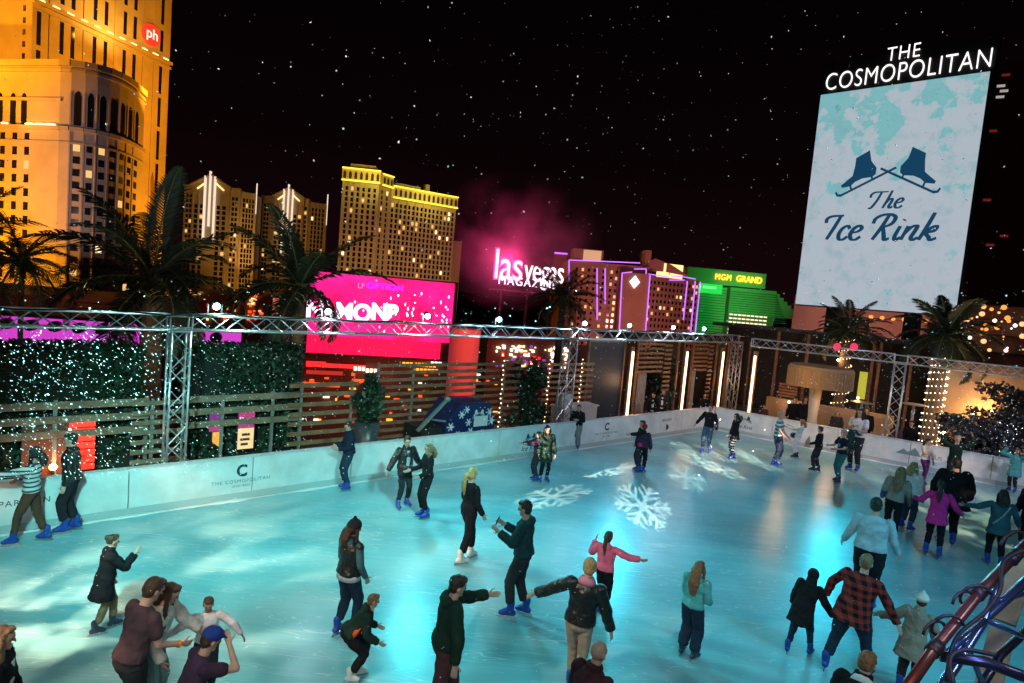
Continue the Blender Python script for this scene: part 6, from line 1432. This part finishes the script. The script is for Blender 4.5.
person('person in dark green clothes with pale hair lifting both arms beside the right barrier', feet=(950, 492), head=(954, 436), face=160, armL=((.2, .6, .4), (.1, -.3, 1)), armR=((.2, .6, .4), (.1, -.3, 1)), top='long', topm=greensh, botm=c_dk, hair='short', hairc='grey')
person('child in a bright teal coat skating along the right barrier at the right edge', feet=(1012, 492), head=(1014, 449), face=200, armL=((.3, .6, .2), (.2, -.5, .8)), armR=((.3, .6, .2), (.2, -.5, .8)), top='coat', topm=tealk, botm=c_dk, bot='tights', hairc='ginger', stance=((.05, .10), (.0, -.12)), hair='bob')
person('person in white behind the woman with the blue shoulder bag', feet=(905, 530), head=(915, 463), face=30, top='hoodie', topm=white, botm=jean, hair='bob', hairc='blonde')
def bag2(t, wp, T, Hd, arms, s, M3, HM, TX, TF, TU):
    MB().ell(wp(T(-.26, .02, .0)), .05*s, .12*s, .10*s, M3).build('shoulder_bag', cloth('bag_blue', (.03, .07, .2)), t, True)
person('woman in a tan hooded top with long tan hair and a blue hip bag', feet=(893, 541), head=(907, 468), face=5, side=6, armR=((.2, .15, -1), (.6, .1, -.7)), armL=((.1, .3, -1), (.7, .1, -.6)), stance=((.12, .20), (-.1, -.02)), top='hoodie', topm=tan, botm=c_blk, bot='tights', hair='long', hairc='tan', boot=bootd, extra=bag2)
person('broad person in a loose black cape like jacket behind the woman in magenta', feet=(945, 545), head=(952, 459), face=350, armL=((.2, .22, -1), (.4, .1, -.9)), armR=((.2, .22, -1), (.4, .1, -.9)), top='cape', topm=c_blk, botm=c_blk, hairc='black', slim=1.1)
person('woman in a magenta top and black leggings with a dark ponytail and blue skates', feet=(933, 557), head=(946, 481), face=2, armL=((.2, .6, -.8), (.8, .5, -.1)), armR=((.2, .5, -.9), (.6, .4, -.5)), stance=((.05, .16), (-.03, -.10)), top='dress', topm=mag, botm=c_blk, bot='tights', hair='pony', hairc='black', det=2)
def strap(t, wp, T, Hd, arms, s, M3, HM, TX, TF, TU):
    MB().path([wp(T(.13, -.12, .44)), wp(T(0, -.165, .22)), wp(T(-.16, -.15, .0))], [(.02*s, .008*s)]*3, 8, True, M3 @ TU).build('bag_strap', lgrey, t, True)
person('woman in a dark teal patterned coat with a pale bag strap at the right edge', feet=(994, 567), head=(1006, 491), face=345, armL=((.3, .8, -.5), (.5, .7, -.2)), armR=((.2, .4, -.9), (.4, .3, -.6)), stance=((.05, .14), (-.05, -.10)), top='dress', topm=cloth('teal_print_coat', (.03, .11, .14)), botm=c_blk, bot='tights', hair='bob', hairc='black', det=2, slim=1.12, extra=strap)
person('person in black cut by the right edge above the pipe railing', feet=(1026, 552), head=(1030, 478), face=330, top='jacket', topm=c_blk, botm=c_blk, hairc='black')
person('heavy man in a light grey shirt and black trousers seen from behind', feet=(862, 610), head=(872, 499), face=2, armL=((.1, .35, -1), (.5, .3, -.7)), armR=((.1, .3, -1), (.5, .3, -.8)), top='long', topm=lgrey, botm=c_blk, hairc='black', slim=1.28, det=2)
person('big man in a red and black plaid shirt and jeans', feet=(850, 674), head=(879, 556), face=12, side=5, lean=10, armL=((.05, .75, -.9), (.1, .25, -1)), armR=((.0, .6, -.9), (.0, .55, -.9)), stance=((-.18, .30), (.10, -.20)), top='dress', topm=plaid, botm=jean, bot='jeans', hair='short', hairc='tan', slim=1.28, det=2)
person('child in a black coat and hood held by the hand of the man in plaid', feet=(803, 655), head=(824, 571), face=10, side=8, lean=10, armR=((.1, .4, -.8), (.2, .5, -.7)), armL=((.1, .3, -1), (.2, .2, -1)), stance=((-.16, .28), (.08, -.10)), top='coat', topm=c_blk, botm=jean, bot='tights', hair='short', hairc='black', hat='hood', hatm=c_blk, det=2)
person('person in a white beanie and tan coat beside the man in plaid', head=(923, 598), h=1.40, face=6, side=4, lean=12, hd=(0, 5), armL=((.1, .55, -.6), (.2, .7, -.3)), armR=((.2, .3, -1), (.4, .2, -.8)), top='coat', topm=tan, botm=c_dk, hair='short', hairc='brown', hat='beanie', hatm=cream, det=2, pf=.97)
def crew(t, wp, T, Hd, arms, s, M3, HM, TX, TF, TU):
    MB().path([wp(T(0, -.02, .455)), wp(T(0, -.014, .50)), wp(T(0, -.01, .53))], [(.135*s, .115*s), (.10*s, .10*s), (.085*s, .085*s)], 18, True, M3 @ TX).build('collar', white, t, True)
    q0 = T(-.13, -.158, .335); n_ = -TF
    F_ = type('F', (), {})(); F_.p = lambda u_, n2, z_: wp(T(0, -.158, .33) + TX*u_ + TU*z_ - TF*(.0) + TF*n2)
    MB().prism([wp(T(a, -.150, b_)) for a, b_ in ((-.125, .295), (.125, .295), (.125, .365), (-.125, .365))], M3 @ (-TF*.012)).build('name_patch', white, t)
    text('lettering', 'CRASH', navy, F_, 0, -.0055, 0, .058, t, .001, bold=.001)
person('rink guard in a black jacket with white collar and a lettered back patch', head=(868, 656), h=1.74, face=12, lean=22, hd=(10, 5), top='jacket', topm=c_blk, botm=c_blk, hair='short', hairc='ginger', det=2, slim=1.15, pf=.96, extra=crew)

# spectators behind the barriers
def spect(lb, F, px, py, n_, hh, face, topm_, **k):
    u = F.hit(px, py, n_)[0]; p = F.p(u, n_, 0); z = F.hit(px, py, n_)[1]
    q = person(lb, loc=(p.x, p.y, 0), h=max(1.35, min(1.9, z+.05)) if hh is None else hh, face=face, topm=topm_, det=0, boot=bootd, **k); q.location.z = -.05; return q
spect('man in a dark suit jacket standing by the first glowing column behind the barrier', LW, 654, 393, 1.1, None, 180, c_blk, top='jacket', inner=white, hairc='black')
spect('person with pale open jacket standing right of the man in the suit behind the barrier', LW, 664, 390, 1.2, None, 190, c_dk, top='jacket', inner=white, hairc='tan')
spect('person in dark clothes watching from behind the barrier near the third glowing column', LW, 705, 396, 1.0, None, 200, c_blk, hairc='brown')
spect('seated looking person in dark red watching at the far end of the right barrier', RW, 765, 403, 1.2, 1.3, 200, maroon, hairc='black')
spect('person in black behind the right barrier left of the canopy post', RW, 796, 397, 1.1, None, 180, c_blk, hairc='black')
spect('dark figure behind the right barrier directly below the drum canopy', RW, 806, 397, 1.3, None, 170, c_blk, hair='bob', hairc='black')
spect('person in grey behind the right barrier left of the pair in white', RW, 838, 411, 1.2, None, 180, c_dk, hairc='tan', hair='bob')
spect('man in a black jacket behind the barrier just right of the white shirted pair', RW, 868, 408, 1.2, None, 200, c_blk, hairc='brown')
spect('person leaning low over the right barrier by the right truss post', RW, 897, 426, 1.0, 1.45, 200, brownp, hairc='brown')
spect('dark figure standing behind the right barrier just left of the woman in white and purple', RW, 912, 421, 1.3, None, 180, c_blk, hairc='black')
spect('person in a dark coat watching beside the snowy shrub', RW, 972, 432, .8, 1.4, 190, c_blk, hairc='tan', hair='bob')
spect('person in grey blue in front of the snowy shrub', RW, 1001, 443, .7, 1.35, 200, tealh, hairc='brown')

# ------------------------------------------------------------------ pipe railing and blue lit truss close to the camera
redp = mat('pipe_copper', (.13, .055, .05), .3, .6, noise=.2, nscale=12); bluet = mat('tube_blue_steel', (.16, .26, .55), .25, .85)
t = thing('near_truss', 'blue lit metal truss in the bottom right corner, close to the camera', 'truss', W(990, 683, 3.0))
def wt_(pts, r, name, m_, par): MB().path([W(*p) for p in pts], r, 10).build(name, m_, par, True)
wt_([(1050, 560, 3.4), (985, 618, 3.05), (940, 690, 2.7), (915, 740, 2.5)], .023, 'chord', bluet, t)
wt_([(1060, 600, 3.9), (1000, 655, 3.3), (960, 720, 2.9)], .023, 'chord', mat('tube_dark_steel', (.05, .06, .10), .3, .8), t)
wt_([(1060, 690, 2.6), (985, 662, 2.7), (940, 656, 2.75)], .024, 'cross_tube', mat('tube_dark_steel'), t)
for a, b_ in (((1004, 565, 3.3), (985, 620, 3.0)), ((985, 620, 3.0), (1030, 640, 3.2)), ((985, 620, 3.0), (948, 652, 2.8)), ((1000, 600, 3.1), (1040, 590, 3.6)), ((965, 640, 2.9), (985, 690, 3.0)), ((1012, 560, 3.3), (1035, 545, 3.7))):
    wt_([a, b_], .013, 'brace', bluet, t)
t = thing('pipe_railing', 'copper red pipe railing rising diagonally through the bottom right corner', 'railing', W(930, 683, 2.4))
wt_([(885, 720, 2.35), (935, 648, 2.6), (980, 592, 2.85), (1030, 540, 3.2)], .023, 'rail_pipe', redp, t)
for px, py, d_ in ((935, 648, 2.6), (980, 592, 2.85), (1014, 557, 3.05)):
    c_ = W(px, py, d_); a = (W(px+4, py-5, d_+.02)-c_).normalized(); MB().path([c_-a*.035, c_+a*.03], .029, 14).build('clamp', black, t, True)
t = thing('stair_tread', 'two weathered pale planks between the tubes in the bottom right corner', 'plank', W(1005, 640, 3.6))
pl_m = mat('plank_grey', (.30, .27, .22), .75, noise=.3, nscale=6, bump=.3)
MB().beam(W(1025, 560, 4.2), W(1003, 622, 4.0), .13, .03).build('plank', pl_m, t); MB().beam(W(1002, 632, 3.9), W(985, 700, 3.7), .13, .03).build('plank', pl_m, t)
for i, (pts, lb) in enumerate((([(1040, 545, 3.0), (1005, 560, 2.95), (1000, 590, 2.85), (985, 612, 2.8), (955, 640, 2.7), (945, 690, 2.6)], 'black cable looping along the copper pipe'), ([(1000, 545, 3.1), (1008, 535, 3.1), (1020, 532, 3.15), (1028, 545, 3.2), (1016, 560, 3.1)], 'coil of black cable at the upper end of the copper pipe'), ([(995, 655, 2.6), (965, 650, 2.62), (950, 660, 2.6), (955, 690, 2.5)], 'short black cable hanging at the lower end of the copper pipe'))):
    q = []; P = [W(*p) for p in pts]
    Q = [P[0]*2-P[1]]+P+[P[-1]*2-P[-2]]
    for k_ in range(1, len(Q)-2):
        for j in range(6):
            s_ = j/6; a, b_, c_, d_ = Q[k_-1], Q[k_], Q[k_+1], Q[k_+2]; q.append(.5*((2*b_)+(c_-a)*s_+(2*a-5*b_+4*c_-d_)*s_**2+(3*b_-a-3*c_+d_)*s_**3))
    tag(MB().path(q, .009, 6).build('cable', cable, None, True), lb, 'cable')
for i, (px, py, d_) in enumerate(((978, 592, 2.82), (950, 622, 2.7))):
    c_ = W(px, py, d_); mb = MB(); mb.path([c_+Vector((.045*math.cos(q_*.5)-.004*q_, -.02*math.cos(q_*.3), .045*math.sin(q_*.5)-.003*q_)) for q_ in range(20)], .007, 6)
    tag(mb.build('cable_tie', cable, None, True), ['black strap knotted round the middle of the copper pipe', 'black strap knotted round the lower part of the copper pipe'][i], 'strap')

# ------------------------------------------------------------------ falling snow
snow_m = mat('snow_flake', (.92, .93, .95), .6)
rd = random.Random(21); mb = MB()
def flk(px, py, d, r, st=1.0, dirv=None):
    c_ = W(px, py, d)
    if c_.z < .03: return
    k = len(mb.v); dv = (dirv or Vector((rd.gauss(0, 1), rd.gauss(0, 1), rd.gauss(0, 1)))).normalized(); a = dv.orthogonal().normalized(); b_ = dv.cross(a)
    mb.v += [c_+dv*r*st, c_-dv*r*st, c_+a*r*.9, c_-a*r*.9, c_+b_*r*.8, c_-b_*r*.8]
    mb.f += [(k+i+0, k+j, k+l) if False else f for f in ((k, k+2, k+4), (k, k+4, k+3), (k, k+3, k+5), (k, k+5, k+2), (k+1, k+4, k+2), (k+1, k+3, k+4), (k+1, k+5, k+3), (k+1, k+2, k+5)) for i, j, l in ((0, 0, 0),)]
for i in range(900):                         # in the open sky
    flk(rd.uniform(0, 1024) if rd.random() < .55 else rd.gauss(600, 150), rd.uniform(0, 340), rd.uniform(7, 18), rd.choice((.005, .007, .007, .010, .014))*rd.uniform(.8, 1.25))
for i in range(170): flk(rd.uniform(0, 1024), rd.uniform(0, 470), rd.uniform(6, 11), rd.uniform(.011, .018))
dv = (RT*.75+DN*.66).normalized()
for i in range(1800):                         # the gust of machine snow at the left
    x_ = rd.triangular(-20, 330, 30); y_ = rd.uniform(325, 480); d_ = rd.uniform(6.5, 12)
    flk(x_, y_, d_, rd.uniform(.0032, .0070), 2.2, dv+Vector((rd.gauss(0, .15), rd.gauss(0, .15), rd.gauss(0, .15))))
for i in range(2600): flk(rd.uniform(200, 1024), rd.uniform(290, 480), rd.uniform(7, 22), rd.uniform(.005, .013))
for i in range(420): flk(rd.uniform(0, 1024), rd.uniform(440, 683), rd.uniform(4, 9), rd.uniform(.003, .006))
for i in range(160): flk(rd.uniform(960, 1024), rd.uniform(400, 460), rd.uniform(14, 22), rd.uniform(.008, .02))
tag(mb.build('falling_snow', snow_m), kind='stuff')

# ------------------------------------------------------------------ light on the rink
def gobo_nodes(l, kind, c_, sc=1.0, seed=0.):
    l.use_nodes = True; nt = l.node_tree; em = [n for n in nt.nodes if n.type == 'EMISSION'][0]
    tc = nt.nodes.new('ShaderNodeTexCoord'); sp_ = nt.nodes.new('ShaderNodeSeparateXYZ'); nt.links.new(tc.outputs['Normal'], sp_.inputs[0])
    def M(op, a, b_=None, c=None):
        n = nt.nodes.new('ShaderNodeMath'); n.operation = op
        for i, v in enumerate((a, b_, c)):
            if v is None: continue
            if isinstance(v, (int, float)): n.inputs[i].default_value = v
            else: nt.links.new(v, n.inputs[i])
        return n.outputs[0]
    az_ = M('ABSOLUTE', sp_.outputs['Z']); x = M('DIVIDE', sp_.outputs['X'], az_); y = M('DIVIDE', sp_.outputs['Y'], az_)
    if kind == 'flake':
        r = M('SQRT', M('ADD', M('MULTIPLY', x, x), M('MULTIPLY', y, y))); r = M('DIVIDE', r, sc)
        a = M('ARCTAN2', y, x); a = M('ABSOLUTE', M('SUBTRACT', M('MODULO', M('ADD', a, math.pi*2+math.pi/6), math.pi/3), math.pi/6))
        X = M('MULTIPLY', r, M('COSINE', a)); Y = M('MULTIPLY', r, M('SINE', a))
        arm = M('MULTIPLY', M('LESS_THAN', Y, .07), M('LESS_THAN', X, 1.0))
        w_ = M('SUBTRACT', X, M('MULTIPLY', Y, 1.0)); fr = M('FRACT', M('MULTIPLY', w_, 3.3))
        br = M('MULTIPLY', M('MULTIPLY', M('LESS_THAN', fr, .40), M('LESS_THAN', Y, .36)), M('MULTIPLY', M('GREATER_THAN', w_, .16), M('LESS_THAN', X, .95)))
        v = M('MAXIMUM', arm, br)
    else:
        cb = nt.nodes.new('ShaderNodeCombineXYZ'); nt.links.new(x, cb.inputs[0]); nt.links.new(y, cb.inputs[1]); cb.inputs[2].default_value = seed
        n = nt.nodes.new('ShaderNodeTexNoise'); n.inputs['Scale'].default_value = sc; n.inputs['Detail'].default_value = 3; nt.links.new(cb.outputs[0], n.inputs['Vector'])
        mr = nt.nodes.new('ShaderNodeMapRange'); mr.inputs[1].default_value = .48; mr.inputs[2].default_value = .62; nt.links.new(n.outputs['Fac'], mr.inputs[0]); v = mr.outputs[0]
    nt.links.new(v, em.inputs['Strength'])
TEAL = (.03, .72, .82); MINT = (.30, .98, .88); WARM = (1, .62, .42); LAV = (.78, .80, 1)
def pool(px, py, src, p, c_, deg, blend=1., rad=.25):
    return spot('rink_light', src, G(px, py), p, c_, deg, blend, rad)
tr = lambda px: LW.p(LW.hit(px, 330, nT)[0], nT-.3, TZ+TH+.25)
T1 = tr(213)+Vector((0, 0, .9)); T2 = tr(425)+Vector((0, 0, .9)); T3 = tr(628)+Vector((0, 0, .9)); T4 = RW.p(RW.hit(850, 380, nT)[0], nT-.4, TZ+1.1)
pool(470, 580, T1, 1500, MINT, 72, 1, .12)
pool(600, 590, T2, 1500, TEAL, 70, 1, .12)
pool(700, 560, T3, 1100, (.04, .62, .86), 75, 1, .12)
pool(830, 590, T4, 900, (.02, .60, .82), 85, 1, .12)
pool(360, 600, (-3, 2.0, 7.5), 330, MINT, 64)
pool(120, 670, (-6, 1.5, 7.5), 620, (.95, .93, .76), 60)
pool(620, 580, (3, 2.0, 8), 750, TEAL, 62)
pool(760, 540, (9, 4.0, 8), 2000, (.012, .56, .85), 60)
pool(880, 600, (12, 3.0, 8), 850, (.015, .60, .80), 58)
pool(890, 650, (5, -2, 6.5), 520, (1, .90, .82), 50); pool(160, 650, (-1, -2, 6.5), 420, (1, .88, .80), 50); pool(500, 600, (1, -2, 7), 420, (1, .92, .88), 60)  # neutral fill added from the camera side for the near skaters
spot('barrier_light', (-4, 4, 5.5), LW.p(LW.hit(190, 500)[0], 0, .0), 3800, (.25, 1, .90), 50, 1, .2)
spot('barrier_light', (1, 7, 6), LW.p(LW.hit(430, 470)[0], 0, .0), 2900, (.32, 1, .92), 44, 1, .2)
pool(640, 425, (8, 14, 7), 850, (1, .74, .84), 80)
pool(840, 450, (15, 14, 7.5), 1300, (.85, .80, 1), 70)
pool(1000, 480, (18, 10, 7.5), 1000, (.60, .75, 1), 66)
pool(40, 560, (-9, 6, 6), 110, (.85, .65, .75), 60)
point('added_high_fill', (-3, .5, 8.5), 300, (1, .93, .88), .15); point('added_high_fill', (8, 2, 9), 380, (1, .93, .88), .15)  # unseen point lamps added overhead to whiten snow and skin
spot('added_snow_fill', (-2, .5, 5.6), (-3, 18, 17), 1500, (1, .95, .92), 85, .7, .2); spot('added_snow_fill', (5, .5, 5.6), (12, 18, 16), 1500, (1, .95, .92), 85, .7, .2)  # unseen upward spots added only to brighten the flakes in the sky
for (p_, d_, c_) in LAMPPOS: point('truss_lamp', p_, 75, c_, .08)
# gobo projectors, snowflakes
def gobo(px, py, src, p, deg, kind, sc, c_=WARM, seed=0.):
    o = pool(px, py, src, p, c_, deg, .15 if kind == 'flake' else 1.0, .022 if kind == 'flake' else .01); gobo_nodes(o.data, kind, c_, sc, seed); return o
gobo(643, 506, (2.2, 0, 7), 52000, 6.6, 'flake', .042, (1, .66, .55)); gobo(686, 477, (4, 0, 7), 42000, 4.2, 'flake', .028, (1, .72, .55)); gobo(604, 470, (-6, 9, 5.5), 46000, 6, 'flake', .036, (1, .66, .5)); gobo(552, 497, (-7, 6, 5.5), 26000, 7, 'flake', .042, (1, .66, .5))
for px, py in ((692, 451), (715, 453), (742, 452), (760, 462), (722, 470), (700, 462)): gobo(px, py, (px*.02-4, 5.5, 7), 36000, 4.4, 'flake', .030, (1, .70, .52))
gobo(960, 508, (10, 9, 6.5), 10000, 30, 'cloud', 16, (1, .62, .35), 3.)
gobo(200, 575, (-9, 5, 4.2), 8000, 46, 'cloud', 7, (1, .60, .38), 1.)
gobo(60, 640, (-8, 1.0, 5.5), 3200, 60, 'cloud', 6, (1, .62, .42), 5.)
gobo(460, 640, (-4, 3, 6.5), 1500, 60, 'cloud', 7, (1, .70, .55), 8.)
pool(934, 590, (12, 6, 6), 330, (1, .10, .12), 16, 1., .1)
spot('near_blue', W(1060, 520, 2.2), W(985, 630, 3.0), 32, (.08, .22, 1), 80, .8, .1); point('near_red', W(930, 560, 2.2), 2.5, (1, .25, .2), .1)
point('near_white', W(1000, 480, 2.6), 7, (.8, .8, 1), .1)
